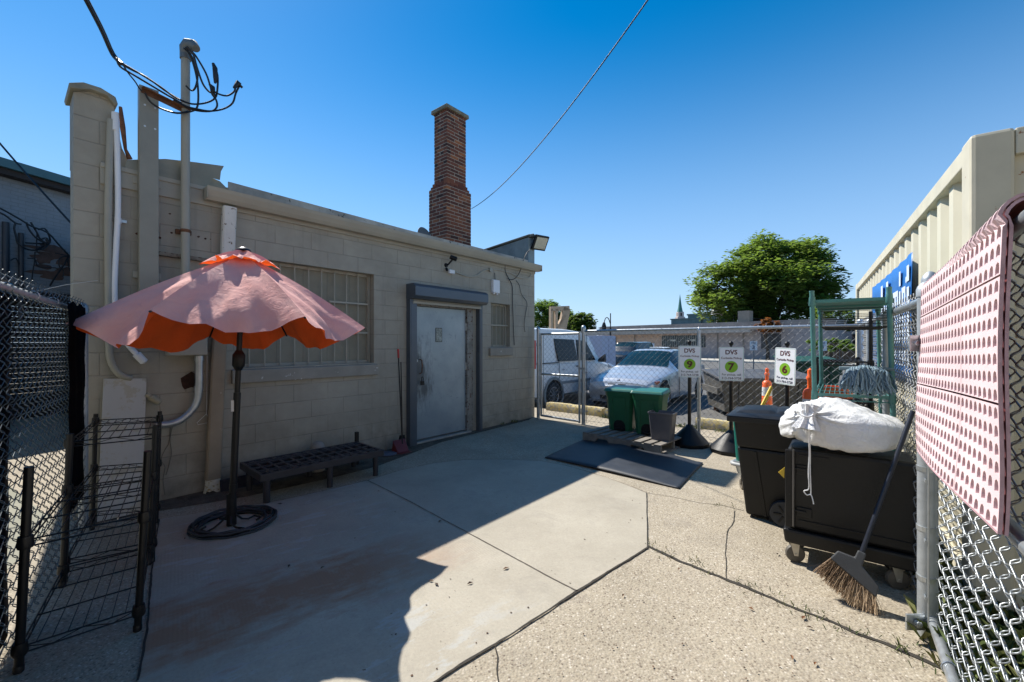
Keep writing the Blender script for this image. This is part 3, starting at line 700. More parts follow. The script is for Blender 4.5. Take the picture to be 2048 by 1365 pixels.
# perforated rubber mats draped over the rail -----------------------------
def mat_curve(t, s):
    """t metres along the hanging mat from its lower front edge; returns (d, z)"""
    zt = 1.748+.036*s; zl = .945+.035*s; L1 = zt-zl
    lift = .02*max(0, s-.5)
    if t < L1:
        k = t/L1; return (.052-.016*k+.010*math.sin(k*5+s*3)*(1-k), zl+t)
    a = (t-L1)/(.040+lift*.7)
    if a < math.pi*.8:
        rr_ = .036+lift*.7
        return (rr_*math.cos(a), zt+(rr_+lift*.5)*math.sin(a))
    rr_ = .036+lift*.7; q = math.pi*.8; ex = t-L1-q*(.040+lift*.7)
    return (rr_*math.cos(q)-ex*.22, zt+(rr_+lift*.5)*math.sin(q)-ex*.95)
def mats():
    c = .0472; c2 = .0540; NS, NT = 24, 20; s0 = .095
    def Pt(s, t, h):
        d0, z0 = mat_curve(t-.002, s); d1, z1 = mat_curve(t+.002, s)
        tx, tz = d1-d0, z1-z0; l = math.hypot(tx, tz) or 1; nx, nz = tz/l, -tx/l
        d, z = mat_curve(t, s); return GL(s0+s, d+nx*h, z+nz*h)
    face = MB(); back = MB()
    hole = [(-.30,-.34),(0,-.26),(.30,-.34),(.32,0),(.23,.27),(0,.37),(-.23,.27),(-.32,0)]
    outer = [(-.5,-.5),(0,-.5),(.5,-.5),(.5,0),(.5,.5),(0,.5),(-.5,.5),(-.5,0)]
    for i in range(NS):
        for j in range(NT):
            tile_s = i // 8; gap = .003 if i % 8 == 0 else 0; tg = .006 if j % 7 == 0 else 0
            cs, ct = (i+.5)*c2, (j+.5)*c
            def W(p, sc, h): 
                return Pt(cs+p[0]*c2*sc + (gap if p[0] < -.45 else 0), ct+p[1]*c*sc + (tg if p[1] < -.45 else 0), h)
            vs = [W(p, 1, .009) for p in outer]+[W(p, 1, .009) for p in hole]+[W(p, 1, -.002) for p in hole]+[W(p,1,0) for p in outer]
            fs = []
            for k in range(8):
                l = (k+1) % 8
                fs += [(k,l,8+l,8+k), (8+k,8+l,16+l,16+k)]
                if (k in (6,7)) and gap or (k in (0,1)) and tg: fs.append((l,k,24+k,24+l))
            face.add(vs, fs)
    LT = NT*c
    back.grid(lambda a, b: Pt(a*NS*c2, b*LT, -.003), 24, 40)
    for h in (-.010,): back.grid(lambda a, b, h=h: Pt(a*NS*c2, b*LT, h), 24, 40)
    edge = MB()
    for h0, h1 in ((.009,.001),(-.003,-.010)):
        for sa in (0, NS*c2):
            edge.grid(lambda a, b, sa=sa, h0=h0, h1=h1: Pt(sa+.0005, b*LT, h0+(h1-h0)*a), 1, 60)
        edge.grid(lambda a, b, h0=h0, h1=h1: Pt(a*NS*c2, 0, h0+(h1-h0)*b), 30, 1)
    rt = root("drainage_mat", GM @ T(.05,.055,.94), "sun-bleached pink perforated rubber mat draped over the gate's top rail", "mat")
    face.build("perforated_face", mat("bleached_rubber", (.70,.53,.54), .75, var=.09, scale=3, bump=.3, bscale=260), rt, recalc=False)
    back.build("underlay", mat("maroon_rubber", (.13,.02,.022), .7, var=.25, scale=20), rt, recalc=False)
    edge.build("edge", mat("mauve_edge", (.42,.27,.30), .7, var=.2, scale=20), rt, recalc=False)
mats()
# left fence with black privacy fabric --------------------------------------
FA = Vector((-1.55, .845)); FB = Vector((-3.44, 3.39)); ld = (FB-FA).normalized(); LL = (FB-FA).length
def s_at(Y): return (Y-FA.y)/ld.y
lf = root("chain_link_fence", T(FB.x, FB.y, 0), "left side chain link fence partly screened with black fabric", "fence", "chain link fences round the yard")
mb = MB(); post(mb, FB+Vector((.0,.02)), -.03, 1.76, .03); mb.build("post", M_galvp, lf, smooth=40)
fln = Vector((-ld.y, ld.x)) * -1      # yard side
if fln.x < 0: fln = -fln
mb = MB(); mb.tube([(FA.x,FA.y,1.765),(FB.x,FB.y,1.73)], .021, 14); mb.build("top_rail", M_galv, lf, smooth=40)
mb = MB(); chain(mb, FB-ld*.02, FA, .02, 1.80, W=.088, Hh=.080, r=.0022, e=.008, off=.02, n=5, bh=.015, pk_=.008); mb.build("mesh", mat("shaded_wire",(.09,.115,.13),.55,.3,var=.2,bump=0), lf, recalc=False)  # wire colour darkened and blued for the shade on this fence
tie_objs(FA, FB, 1.75, .022, .42, lf, .003); mb = MB()
c = FA+ld*s_at(2.45)
mb.tube([(c.x,c.y,1.78),(c.x+.06,c.y+.10,1.83),(c.x+.14,c.y+.22,1.875)], .002, 5)
mb.build("tie", mat("pale_tie",(.4,.4,.36),.5), lf)
def fabric(sa, sb, z0, z1, off, nm="privacy_screen"):
    m = MB(); rr_ = random.Random(int(sa*100))
    def fn(a, b):
        p = FA+ld*(sa+(sb-sa)*a)+fln*(off+.006*math.sin(a*17+b*3)+.003*math.sin(b*23)); return Vector((p.x,p.y,z0+(z1-z0)*b+.012*math.sin(a*31)))
    m.grid(fn, 24, 24); m.build(nm, M_fabric, lf, smooth=60, solid=.003, recalc=False)
fabric(s_at(2.80), s_at(3.22), .33, 1.76, .055)
fabric(0, s_at(2.14), .02, 1.80, -.012)
# wire shelving: generic builder ------------------------------------------------
def wire_shelf(m, corners, z, fine=.028, deep=2, wr=.0022, truss=.03, zig=.09):
    """corners: four ground points FL, FR, BR, BL; wires run front to back"""
    a, b, c, d = [ez(p) for p in corners]; up = Vector((0,0,z))
    for p, q in ((a,b),(b,c),(c,d),(d,a)):
        m.tube([p+up, q+up], wr*1.6, 5); m.tube([p+up-Vector((0,0,truss)), q+up-Vector((0,0,truss))], wr*1.6, 5)
        n = max(2, int((q-p).length/zig)); pts = []
        for i in range(n+1):
            t = i/n; pts.append(p.lerp(q, t)+up-Vector((0,0,truss*(i % 2))))
        m.tube(pts, wr, 4)
    n = max(2, int((b-a).length/fine))
    for i in range(1, n): m.tube([a.lerp(b, i/n)+up+Vector((0,0,.003)), d.lerp(c, i/n)+up+Vector((0,0,.003))], wr, 4)
    for k in range(1, deep+1):
        t = k/(deep+1); m.tube([a.lerp(d, t)+up, b.lerp(c, t)+up], wr*1.6, 5)
def rack(name, corners, shelves, ph, m_, label, group=None, pr=.0135, collars=True, fine=.028, wr=.0022, lean=None, cat="shelf rack"):
    r0 = root(name, T(corners[0][0], corners[0][1], 0), label, cat, group)
    for i, p in enumerate(corners):
        m = MB(); dx, dy = (lean[i] if lean else (0,0))
        m.tube([(p[0],p[1],0),(p[0]+dx,p[1]+dy,ph)], pr, 14)
        m.lathe([(pr*.6,0),(pr*1.15,.004),(pr*1.15,.03),(pr,.034)], 12, T(p[0],p[1],0))
        if collars:
            for z in shelves: m.lathe([(pr*1.5,-.035),(pr*1.75,-.02),(pr*1.5,.02)], 12, T(p[0]+dx*z/ph,p[1]+dy*z/ph,z))
        m.build("post", m_, r0, smooth=40)
    for z in shelves:
        m = MB(); cs = [(p[0]+(lean[i][0] if lean else 0)*z/ph, p[1]+(lean[i][1] if lean else 0)*z/ph) for i, p in enumerate(corners)]
        wire_shelf(m, cs, z, fine=fine, wr=wr); m.build("shelf", m_, r0)
    return r0
rack("wire_rack", [(-2.22,1.912),(-1.928,2.188),(-2.43,2.84),(-2.73,2.58)], (.60,.115), .93, M_black,
     "nearest black wire rack by the left fence, open posts above its shelf", "black wire racks along the left fence", pr=.0165, lean=[(.07,-.02),(.07,-.02),(.05,0),(.05,0)], wr=.0026, fine=.045)
rack("wire_rack", [(-2.77,2.63),(-2.43,2.87),(-2.93,3.50),(-3.33,3.37)], (.87,.50,.14), .92, M_black,
     "farther black wire rack with a top shelf, in front of the leaning white board", "black wire racks along the left fence", pr=.0145, lean=[(.03,0)]*4, wr=.0026, fine=.045)
# leaning board
TLp, TRp = BI @ Pw(207,758,.012), BI @ Pw(292,757,.012)
bl_ = [(TLp.x-.06,-.20,.006),(TRp.x-.06,-.20,.006),(TRp.x,-.012,TRp.z),(TLp.x,-.012,TLp.z)]
mb = MB(B); mb.hexa([bl_[0],bl_[1],bl_[2],bl_[3]], [(p[0],p[1]-.018,p[2]) for p in bl_])
o = mb.build("board", mat("stained_board", (.50,.485,.45), .65, var=.08, scale=2.2, bump=.1, fleck=(.45,.41,.33), fl=.53), M=B @ T(bl_[0][0],-.2,0)); tag(o, "tall stained white board leaning on the wall behind the far black rack", "board")
# patio umbrella -------------------------------------------------------------
UB = G(463,1052); UM = T(UB.x, UB.y, 0)
um = root("patio_umbrella", UM, "faded pink patio umbrella with orange underside on a black pole", "umbrella")
apex = Vector((-2.18, 3.45, 2.235)); base = Vector((UB.x, UB.y, 0))
tips = [Vector(p) for p in ((-3.10,2.95,1.615),(-2.20,2.58,1.683),(-1.42,2.92,1.665),(-1.33,3.85,1.62),(-2.20,4.15,1.563),(-2.88,4.05,1.55))]
def canopy(mb, tips, ap, r0=0.0, sag=.06, hem=.11, nr=26, na=18, drop=0.0, seed=1, fold=1.0, hems=None):
    rr_ = random.Random(seed); n = len(tips)
    for i in range(n):
        A_, B_ = tips[i], tips[(i+1) % n]; ph = [rr_.uniform(0, 6.28) for _ in range(6)]
        hm, sk = hems[i] if hems else (hem, .5)
        def fn(a, b, A_=A_, B_=B_, ph=ph, hm=hm, sk=sk):
            r = r0+(1-r0)*b
            e = A_.lerp(B_, a); w_ = 4*a*(1-a)
            ctr = ap + (e-ap)*r
            out = Vector((e.x-ap.x, e.y-ap.y, 0)).normalized()
            z = ctr.z - sag*w_*math.sin(min(1, r)*math.pi*.5)*r - hm*(w_ if sk == .5 else (27/4*(a*a*(1-a))))*(r**5) - drop*r
            # loose folds radiating from the ribs
            ff = (.020*math.sin(a*9+r*7+ph[0]) + .012*math.sin(a*19-r*9+ph[1]) + .007*math.sin(a*33+r*15+ph[2]))*w_**.7*r*r*fold
            z += ff; ctr = ctr - out*(.05*w_*r*r) + out*ff*1.2
            z += .03*math.sin(r*math.pi)*(1-w_)
            return Vector((ctr.x, ctr.y, z))
        mb.grid(fn, na, nr)
def cloth_mat():
    s = N("umbrella_cloth")
    geo = s.n("ShaderNodeNewGeometry")
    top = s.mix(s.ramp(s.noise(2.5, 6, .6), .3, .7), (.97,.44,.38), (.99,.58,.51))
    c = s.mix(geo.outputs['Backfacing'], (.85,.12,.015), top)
    s.out(c, .85, s.bump(s.noise(9, 6, .65, dist=1.6), .5, .025))
    tr = s.n("ShaderNodeBsdfTranslucent"); tr.inputs[0].default_value = (.85,.13,.02,1)
    mx = s.n("ShaderNodeMixShader"); mx.inputs[0].default_value = .25
    s.l(s.b.outputs[0], mx.inputs[1]); s.l(tr.outputs[0], mx.inputs[2])
    s.l(mx.outputs[0], s.t.nodes["Material Output"].inputs[0]); return s.m
M_cloth = cloth_mat()
mb = MB(); canopy(mb, tips, apex+Vector((0,0,-.03)), r0=.10, sag=.045, hems=[(.17,.8),(.075,.5),(.085,.5),(.10,.5),(.09,.5),(.12,.5)])
can = mb.build("canopy", M_cloth, um, smooth=80, recalc=False)
vt = [apex.lerp(t, .285)+Vector((0,0,.035)) for t in tips]
mb = MB(); canopy(mb, vt, apex, r0=.05, sag=.0, hem=-.045, nr=10, na=12, seed=4, fold=.6)
mb.build("vent_flap", M_cloth, can, smooth=80, recalc=False)
mb = MB()
for t in tips: mb.tube([apex.lerp(t, k/12)+Vector((0,0,-.024*(1 if k < 11 else .3)+.03*math.sin(k/12*math.pi))) for k in range(2, 13)], .0028, 4)
mb.build("seams", mat("seam_thread",(.62,.30,.27),.9,bump=0), can)
mb = MB(); mb.lathe([(.055,0),(.05,.012),(.02,.03),(0,.034)], 20, Matrix.Translation(apex+Vector((0,0,-.006)))); mb.build("finial", M_black, um, smooth=50)
pj = base.lerp(apex, (.0)); pd = (apex-base)
def pp(z): return base+pd*(z/apex.z)
mb = MB(); mb.tube([pp(.02), pp(1.08)], .026, 20); mb.tube([pp(.30),pp(.34)], .03, 20); mb.build("lower_pole", M_black, um, smooth=40)
mb = MB(); mb.tube([pp(1.08), pp(2.2)], .020, 20); up_ = mb.build("upper_pole", M_black, um, smooth=40)
mb = MB(); mb.tube([pp(1.26),pp(1.285),pp(1.30),pp(1.385),pp(1.40),pp(1.425)], [.022,.036,.045,.045,.036,.022], 20); mb.build("crank_housing", M_blackp, um, smooth=50)
mb = MB(); q = pp(.98); mb.box(q.x-.028,q.x-.006,q.y-.027,q.y-.0265,.93,1.02); mb.build("sticker", M_white, um)
mb = MB()
for t in tips:
    mb.tube([apex+Vector((0,0,-.05)), apex.lerp(t,.55)+Vector((0,0,-.012)), t+Vector((0,0,-.012))], .007, 6)
    mb.tube([pp(1.62), apex.lerp(t,.5)+Vector((0,0,-.02))], .006, 6)
mb.build("ribs", M_black, um, smooth=40)
mb = MB(); q = base
mb.tube([(q.x+.235*math.cos(a),q.y+.235*math.sin(a),.018) for a in [k*math.pi/24 for k in range(48)]], .012, 8, closed=True)
for k in range(4):
    a0 = k*math.pi/2+.5
    mb.tube([(q.x+r_*math.cos(a0+dt),q.y+r_*math.sin(a0+dt),z) for r_, dt, z in ((.02,0,.10),(.07,.0,.045),(.12,.35,.02),(.18,.55,.02),(.205,.15,.02),(.175,-.1,.02))], .008, 6)
mb.tube([(q.x,q.y,.01),(q.x,q.y,.26)], .036, 16)
mb.build("base", M_black, um, smooth=50)
# hose coiled round the base
mb = MB(); rr = random.Random(9); pts = []
for k in range(5*40):
    a = k*2*math.pi/40; t_ = k/200
    rd = .262+.030*math.sin(t_*9+.7)+.012*math.sin(a*2.3); pts.append((q.x+rd*math.cos(a)+.01, q.y+rd*math.sin(a)+.02, .012+.009*(k//40)+.005*math.sin(a*3+k)))
mb.tube(pts, .0095, 8)
o = mb.build("coiled_hose", M_rub, M=T(q.x,q.y,0), smooth=50); tag(o, "black hose coiled on the ground around the umbrella base", "hose")
# low slatted plastic bench (dunnage rack) -------------------------------------------
c0 = [G(521,951,.285), G(768,900,.285), G(727,876,.285), G(500,917,.285)]
a = c0[0]; ex = (c0[1]-c0[0]); LX_ = ex.length; ang = math.atan2(ex.y, ex.x); BM = T(a.x, a.y, 0, ang)
LYb = .62
be = root("plastic_bench", BM, "low black slotted plastic platform bench standing against the wall", "bench")
mb = MB(BM); zt_ = .285; m_be = mat("bench_plastic", (.028,.027,.034), .45, 0, var=.25, scale=6, bump=.2, bscale=180)
mb.box(0,LX_,0,.03,zt_-.065,zt_); mb.box(0,LX_,LYb-.03,LYb,zt_-.065,zt_); mb.box(0,.03,.03,LYb-.03,zt_-.065,zt_); mb.box(LX_-.03,LX_,.03,LYb-.03,zt_-.065,zt_)
for y_ in (.10,.16,LYb-.17,LYb-.11): mb.box(.03,LX_-.03,y_,y_+.018,zt_-.03,zt_-.001)
nx = 12
for k in range(1, nx): 
    x_ = LX_*k/nx; mb.box(x_-.014,x_+.014,.03,LYb-.03,zt_-.032,zt_-.002)
for k in range(nx*2):
    x_ = LX_*(k+.5)/(nx*2); mb.box(x_-.008,x_+.008,.03,.118,zt_-.03,zt_-.004); mb.box(x_-.008,x_+.008,LYb-.118,LYb-.03,zt_-.03,zt_-.004)
mb.box(.03,LX_-.03,LYb*.5-.02,LYb*.5+.02,zt_-.03,zt_-.003)
mb.box(.03,LX_-.03,.03,LYb-.03,zt_-.06,zt_-.05)
mb.build("deck", m_be, be, bevel=.003)
for x_ in (.07, LX_*.53, LX_-.07):
    for y_ in (.06, LYb-.06):
        mb = MB(BM); mb.tube([(x_,y_,0),(x_,y_,zt_-.06)], [.028,.032], 12); mb.build("leg", m_be, be, smooth=40)
mb = MB(BM); mb.box(LX_-.02,LX_+.02,LYb-.02,LYb+.02,0,.40); o = mb.build("wall_stake", M_black, M=BM @ T(LX_,LYb,0), bevel=.004); tag(o, "short black stake standing at the bench's far back corner", "stake")
p = Vector((-.4576*4.93, 4.93, 0)); mb = MB(); mb.lathe([(0,0),(.075,0),(.08,.02),(.08,.25),(.075,.29),(.055,.325),(.03,.34),(0,.345)], 24, T(p.x,p.y,0)); o = mb.build("round_bollard", mat("pale_dome",(.25,.23,.2),.6,var=.15), M=T(p.x,p.y,0), smooth=50); tag(o, "pale dome-topped stub peeking over the back of the low bench", "bollard")
p = G(772,912); mb = MB(); mb.lathe([(0,0),(.12,0),(.13,.012),(.10,.024),(.03,.03),(0,.03)], 24, T(p.x+.0,p.y+.06,.004)); o = mb.build("stepping_disc", mat("blue_grey_lid",(.08,.095,.13),.5), M=T(p.x,p.y+.06,0), smooth=50); tag(o, "blue-grey round disc lying beside the bench's far end", "disc")
# dark crate by the downspout
q0 = G(442,985); CM = T(q0.x, q0.y, 0, ang)
cr = root("low_crate", CM, "dark blue shallow crate between downspout and bench", "crate"); m_cr = mat("navy_plastic", (.012,.014,.03), .5, var=.3)
mb = MB(CM); mb.box(.03,.48,.03,.33,.004,.02); mb.build("floor_panel", m_cr, cr)
mb = MB(CM)
for q in ((0,.5,0,.02),(0,.5,.33,.35),(0,.02,.02,.33),(.48,.5,.02,.33)): mb.box(*q, .0, .11)
mb.box(-.008,.508,-.008,.0,.1,.125); 
mb.build("side_wall", m_cr, cr, bevel=.004)
# long handled dustpan and broom by the door
p = BI @ G(803,905); DM = B @ T(p.x, p.y, 0)
dp = root("dustpan", DM, "red long-handled dustpan standing left of the steel door", "dustpan")
mb = MB(DM); mb.tube([(0,-.02,.12),(-.01,.06,1.36)], .009, 10); mb.build("handle", M_black, dp, smooth=40)
mb = MB(DM); mb.tube([(-.009,.055,1.28),(-.01,.062,1.40)], .014, 10); mb.build("grip", mat("red_grip",(.45,.02,.02),.4), dp, smooth=50)
mb = MB(DM); mb.hexa([(-.11,-.13,.0),(.11,-.13,.0),(.12,.06,.0),(-.12,.06,.0)], [(-.09,-.05,.012),(.09,-.05,.012),(.10,.06,.17),(-.10,.06,.17)]); mb.build("pan", mat("dark_red_plastic",(.12,.012,.01),.45), dp, bevel=.01)
BRM = B @ T(p.x+.07, p.y+.08, 0)
mb = MB(BRM); br_ = root("lobby_broom", BRM, "thin black-handled lobby broom beside the red dustpan at the door", "broom")
mb.tube([(0,0,.2),(0,.03,1.22)], .008, 10); mb.build("handle", M_black, br_, smooth=40)
mb = MB(BRM); mb.hexa([(-.08,-.02,0),(.06,-.02,0),(.06,.03,0),(-.08,.03,0)],[(-.03,-.015,.21),(.03,-.015,.21),(.03,.02,.21),(-.03,.02,.21)]); mb.build("brush_head", M_blackp, br_)
# ------------------------------------------------------------------ wall services
def wthing(name, px, label, cat, group=None):
    s_, z_ = S(*px); return root(name, B @ T(s_, 0, 0), label, cat, group)
def wt(m, pts, r, off=None, n=10):
    m.tube([Vector(wp(u, v, o_)) for (u, v, o_) in pts], r, n)
# steel channel post
cp_ = wthing("channel_post", (298,500), "tall painted steel channel post bolted to the wall beside the service mast", "post")
s0, _ = S(298,400,.1); zt1 = S(298,176,.1)[1]
mb = MB(B); mb.box(s0-.068,s0+.068,-.108,-.098,1.6,zt1); mb.box(s0-.068,s0-.060,-.098,-.03,1.6,zt1); mb.box(s0+.060,s0+.068,-.098,-.03,1.6,zt1)
ci = mb.build("channel", mat("faded_steel_paint",(.25,.235,.19),.45,.1,var=.22,scale=1.6,bump=.05), cp_, bevel=.004)
mb = MB(B)
for dx in (-.03,.042):
    for dz in (.17,.36): mb.lathe([(0,0),(.0085,0),(.0085,.001),(0,.001)], 10, B@T(s0+dx,-.1085,zt1-dz,0,R(90)))
mb.build("bolt_hole", mat("sky_hole",(.55,.6,.65),.4), ci)
for zz_ in (2.95,2.1): mb = MB(B); mb.box(s0-.1,s0+.1,-.03,-.0,zz_-.03,zz_+.03); mb.build("wall_clamp", M_trim, cp_, bevel=.003)
a, b = wp(284,174,.13), wp(381,222,.13)
mb = MB(B); mb.beam(a, b, .045, .006); mb.beam(Vector(a)+Vector((0,.02,-.02)), Vector(b)+Vector((0,.02,-.02)), .006, .045); mb.build("cross_angle", M_rust, cp_)
# service mast
sm = wthing("service_mast", (371,500), "tall conduit service mast with weatherhead rising above the roof", "mast")
s1, _ = S(371,400,.10); zt2 = S(368,112,.1)[1]
mb = MB(B); mb.tube([(s1,-.10,1.72),(s1,-.10,zt2)], .036, 20); pi_ = mb.build("conduit", M_post, sm, smooth=40)
mb = MB(B); c_ = Vector((s1,-.10,zt2))
mb.tube([c_+Vector(p) for p in ((0,0,-.03),(0,0,.03))], .045, 18)
mb.tube([c_+Vector(p) for p in ((.0,0,.02),(.0,-.01,.07),(.015,-.04,.10),(.04,-.09,.085),(.055,-.12,.05))], [.045,.052,.055,.05,.035], 16)
mb.build("weatherhead", mat("weatherhead_grey",(.16,.17,.17),.5,.3,var=.2), sm, smooth=60)
mb = MB(B)
for z_ in (2.55, 1.62): mb.box(s1-.06,s1+.06,-.045,-.0,z_-.02,z_+.02); mb.lathe([(.038,z_-.015),(.04,z_+.015)],16,B@T(s1,-.10,0))
mb.build("clamp", M_rust, sm)
# strut channel behind mast
st0, st1 = S(316,507,.03), S(432,524,.03)
mb = MB(B); mb.beam((st0[0],-.03,st0[1]),(st1[0],-.03,st1[1]),.05,.035); mb.beam((st0[0],-.057,st0[1]),(st1[0],-.057,st1[1]),.004,.015)
o = mb.build("strut_channel", mat("strut_rusty",(.19,.165,.13),.7,.2,var=.35,scale=9,fleck=(.06,.035,.02),fl=.55), M=B@T(st0[0],0,st0[1])); tag(o, "short rusty strut channel fixed across behind the service mast", "strut")
# mast cables
cb = wthing("service_cables", (420,200), "tangle of black service cables looping from the weatherhead to spliced ends", "cable")
C1 = lambda L, o_: [wp(x/3, y/3, o_ if not isinstance(o_, (list,tuple)) else o_[min(i,len(o_)-1)]) for i, (x, y) in enumerate(L)]
def smooth(pts, k=4):
    P = [Vector(p) for p in pts]; out = []
    for i in range(len(P)-1):
        p0, p1, p2, p3 = P[max(i-1,0)], P[i], P[i+1], P[min(i+2,len(P)-1)]
        for j in range(k):
            t = j/k; out.append(.5*((2*p1)+(-p0+p2)*t+(2*p0-5*p1+4*p2-p3)*t*t+(-p0+3*p1-3*p2+p3)*t**3))
    out.append(P[-1]); return out
loops = [([(1100,290),(1130,310),(1165,370),(1185,450),(1175,520),(1150,545),(1115,515)], .2),
 ([(1110,285),(1150,310),(1180,345),(1235,440),(1262,520),(1270,560)], .25),
 ([(1120,280),(1160,330),(1180,400),(1215,500),(1250,548),(1275,560)], .3),
 ([(1105,290),(1140,330),(1170,420),(1185,500),(1190,590),(1180,650),(1140,672),(1070,680)], .18),
 ([(1285,395),(1305,450),(1305,530),(1290,590),(1230,620),(1150,625),(1080,600)], .3),
 ([(1412,520),(1405,550),(1360,576),(1300,560),(1270,530)], .32),
 ([(1440,510),(1415,560),(1395,620),(1340,655),(1260,668),(1180,655),(1120,640),(1040,600)], .3),
 ([(1275,560),(1300,610),(1300,645),(1270,668),(1200,668),(1130,650),(1060,610)], .28),
 ([(870,560),(900,610),(960,650),(1060,680),(1130,670)], .15)]
mb = MB(B)
for L, o_ in loops: mb.tube(smooth(C1(L, o_)), .0085, 6)
cbl = mb.build("drop_loop", M_cable, cb, smooth=60)
mb = MB(B)
for L, o_, r_ in (([(1278,380),(1290,410),(1293,470),(1290,500)], .3, [.012,.022,.02,.01]), ([(1255,505),(1275,525),(1280,570),(1290,590)], .29, [.01,.022,.018,.01]), ([(1405,530),(1425,500),(1455,528)], .31, [.014,.026,.012]), ([(1420,485),(1440,510)], .31, [.01,.02])):
    mb = MB(B); mb.tube(C1(L, o_), r_, 8); mb.build("splice", M_cable, cb, smooth=60)
# overhead service bundle
ob = root("overhead_cable", B @ T(s0,0,3.7), "thick twisted overhead service cable coming down from top left to the mast", "cable")
mb = MB(B)
pa = D(150,-40,2.9); 
far = BI @ pa
A1 = smooth([far]+[BI @ Vector(q) for q in (D(200,55,3.3), D(224,108,3.55))]+[Vector(wp(242,128,.35))])
mb.tube(A1, .014, 8); mb.tube([p+Vector((.012,.01,.012)) for p in A1], .010, 6)
for L, dz in (([(730,380),(850,450),(960,520),(1040,580),(1100,610)], 0), ([(700,350),(720,400),(800,450),(900,510),(1000,570),(1090,620)], .01), ([(725,385),(790,420),(880,465),(990,545),(1080,600)], -.01)):
    mb.tube(smooth([Vector(wp(x/3, y/3, .34-.02*i)) for i, (x, y) in enumerate(L)]), .008, 6)
mb.tube(smooth([Vector(wp(x/3, y/3, .32-.04*i)) for i, (x, y) in enumerate([(735,385),(770,440),(810,490),(835,530),(850,545)])]), .006, 6)
mb.build("strand", M_cable, ob, smooth=60)
# thin wire over the yard to behind the chimney
def catline(a, b, sag, n=24):
    return [a.lerp(b, i/n)-Vector((0,0,sag*4*(i/n)*(1-i/n))) for i in range(n+1)]
a = D(1310,-20,3.2); b = D(943,418,8.6)
mb = MB(); mb.tube(catline(a, b, .22), .006, 5); o = mb.build("overhead_wire", M_cable, M=Matrix.Translation(b)); tag(o, "thin wire crossing the open sky from top centre to the brick chimney", "cable")
a = D(-40,240,5.6); b = D(150,455,5.4)
mb = MB(); mb.tube(catline(a, b, .02), .012, 5); o = mb.build("overhead_wire", M_cable, M=Matrix.Translation(b)); tag(o, "single wire slanting down in front of the white neighbouring building", "cable")
# white conduit, painted conduit
wc = wthing("white_conduit", (232,500), "white plastic conduit strapped up the pier, ending in a pull fitting", "conduit")
mb = MB(B); pts = [(230,229,.045),(233,260,.05),(235,330,.05),(236,420,.05),(232,500,.05),(229,570,.05),(231,630,.05),(240,668,.06),(262,697,.07)]
mb.tube(smooth([Vector(wp(*p)) for p in pts]), .021, 14); mb.tube([wp(230,226,.045),wp(231,262,.05)], .025, 14); mb.tube([wp(236,436,.05),wp(236,447,.05)],.024,12)
mb.build("pipe", M_white, wc, smooth=50)
mb = MB(B); a, b = Vector(wp(262,697,.07)), Vector(wp(288,724,.06)); mb.tube([a, a.lerp(b,.4), a.lerp(b,.42), b, b+Vector((.01,0,-.01))], [.022,.022,.034,.032,.012], 12)
mb.build("end_fitting", M_white, wc, smooth=40)
mb = MB(B); p = Vector(wp(243,443,.01)); mb.box(p.x-.03,p.x+.035,-.02,-.004,p.z-.014,p.z+.014); mb.build("strap", M_galv, wc, bevel=.002)
pc = wthing("painted_conduit", (218,500), "wall-coloured conduit running up the pier beside the white one", "conduit")
mb = MB(B); mb.tube(smooth([Vector(wp(*p)) for p in ((222,240,.04),(219,320,.04),(216,450,.04),(217,560,.04),(218,690,.04),(224,728,.04),(240,750,.04),(262,757,.02))]), .026, 14)
mb.build("pipe", M_post, pc, smooth=50)
mb = MB(B); mb.tube(smooth([Vector(wp(*p)) for p in ((227,250,.03),(224,330,.03),(222,420,.03),(223,640,.03))]), .011, 8); mb.build("side_tube", M_trimw, pc, smooth=50)
# meter box and its bend
mbx = wthing("meter_box", (375,700), "wall-coloured metal box under the umbrella with a steel conduit bending away", "electrical box")
b0, b1 = S(336,690,.12), S(414,690,.12)
mb = MB(B); zb = S(380,711,.12)[1]; mb.box(b0[0],b1[0],-.14,-.001,zb,zb+.42); mb.build("box", M_trim, mbx, bevel=.006)
mb = MB(B); mb.tube(smooth([Vector(wp(*p)) for p in ((398,712,.08),(398,745,.08),(397,785,.08),(390,812,.08),(368,836,.08),(342,848,.08),(312,850,.07))], 5), .033, 18)
mb.tube([wp(398,712,.08),wp(398,722,.08)], .038, 18); mb.tube([wp(397,772,.08),wp(397,782,.08)], .037, 18)
mb.build("steel_conduit", M_galv, mbx, smooth=40)
mb = MB(B); mb.tube([wp(330,694,.1),wp(347,693,.1)], .022, 12); mb.build("nipple", mat("putty",(.35,.31,.22),.6), mbx, smooth=40)
mb = MB(B); rr = random.Random(4); c_ = BI @ Pw(388,762,.003); 
poly = [(c_.x+.1*math.cos(k*.5236)*rr.uniform(.75,1.2)-.02, c_.z+.085*math.sin(k*.5236)*rr.uniform(.6,1.2)) for k in range(12)]
mb.prism(poly, -.004, .0, ); o = mb.build("wall_hole", mat("hole_brown",(.045,.02,.012),.95,var=.5,scale=30,bump=.6), bld)
pf = wthing("conduit_fitting", (305,795), "pale pull fitting on a stub of conduit next to the white board", "conduit")
mb = MB(B); a, b = Vector(wp(292,789,.05)), Vector(wp(318,805,.05)); mb.tube([a, a.lerp(b,.3), a.lerp(b,.32), b, b+Vector((.01,0,-.006))], [.02,.02,.03,.028,.01], 12); mb.build("body", mat("putty",(.35,.31,.22),.6), pf, smooth=40)

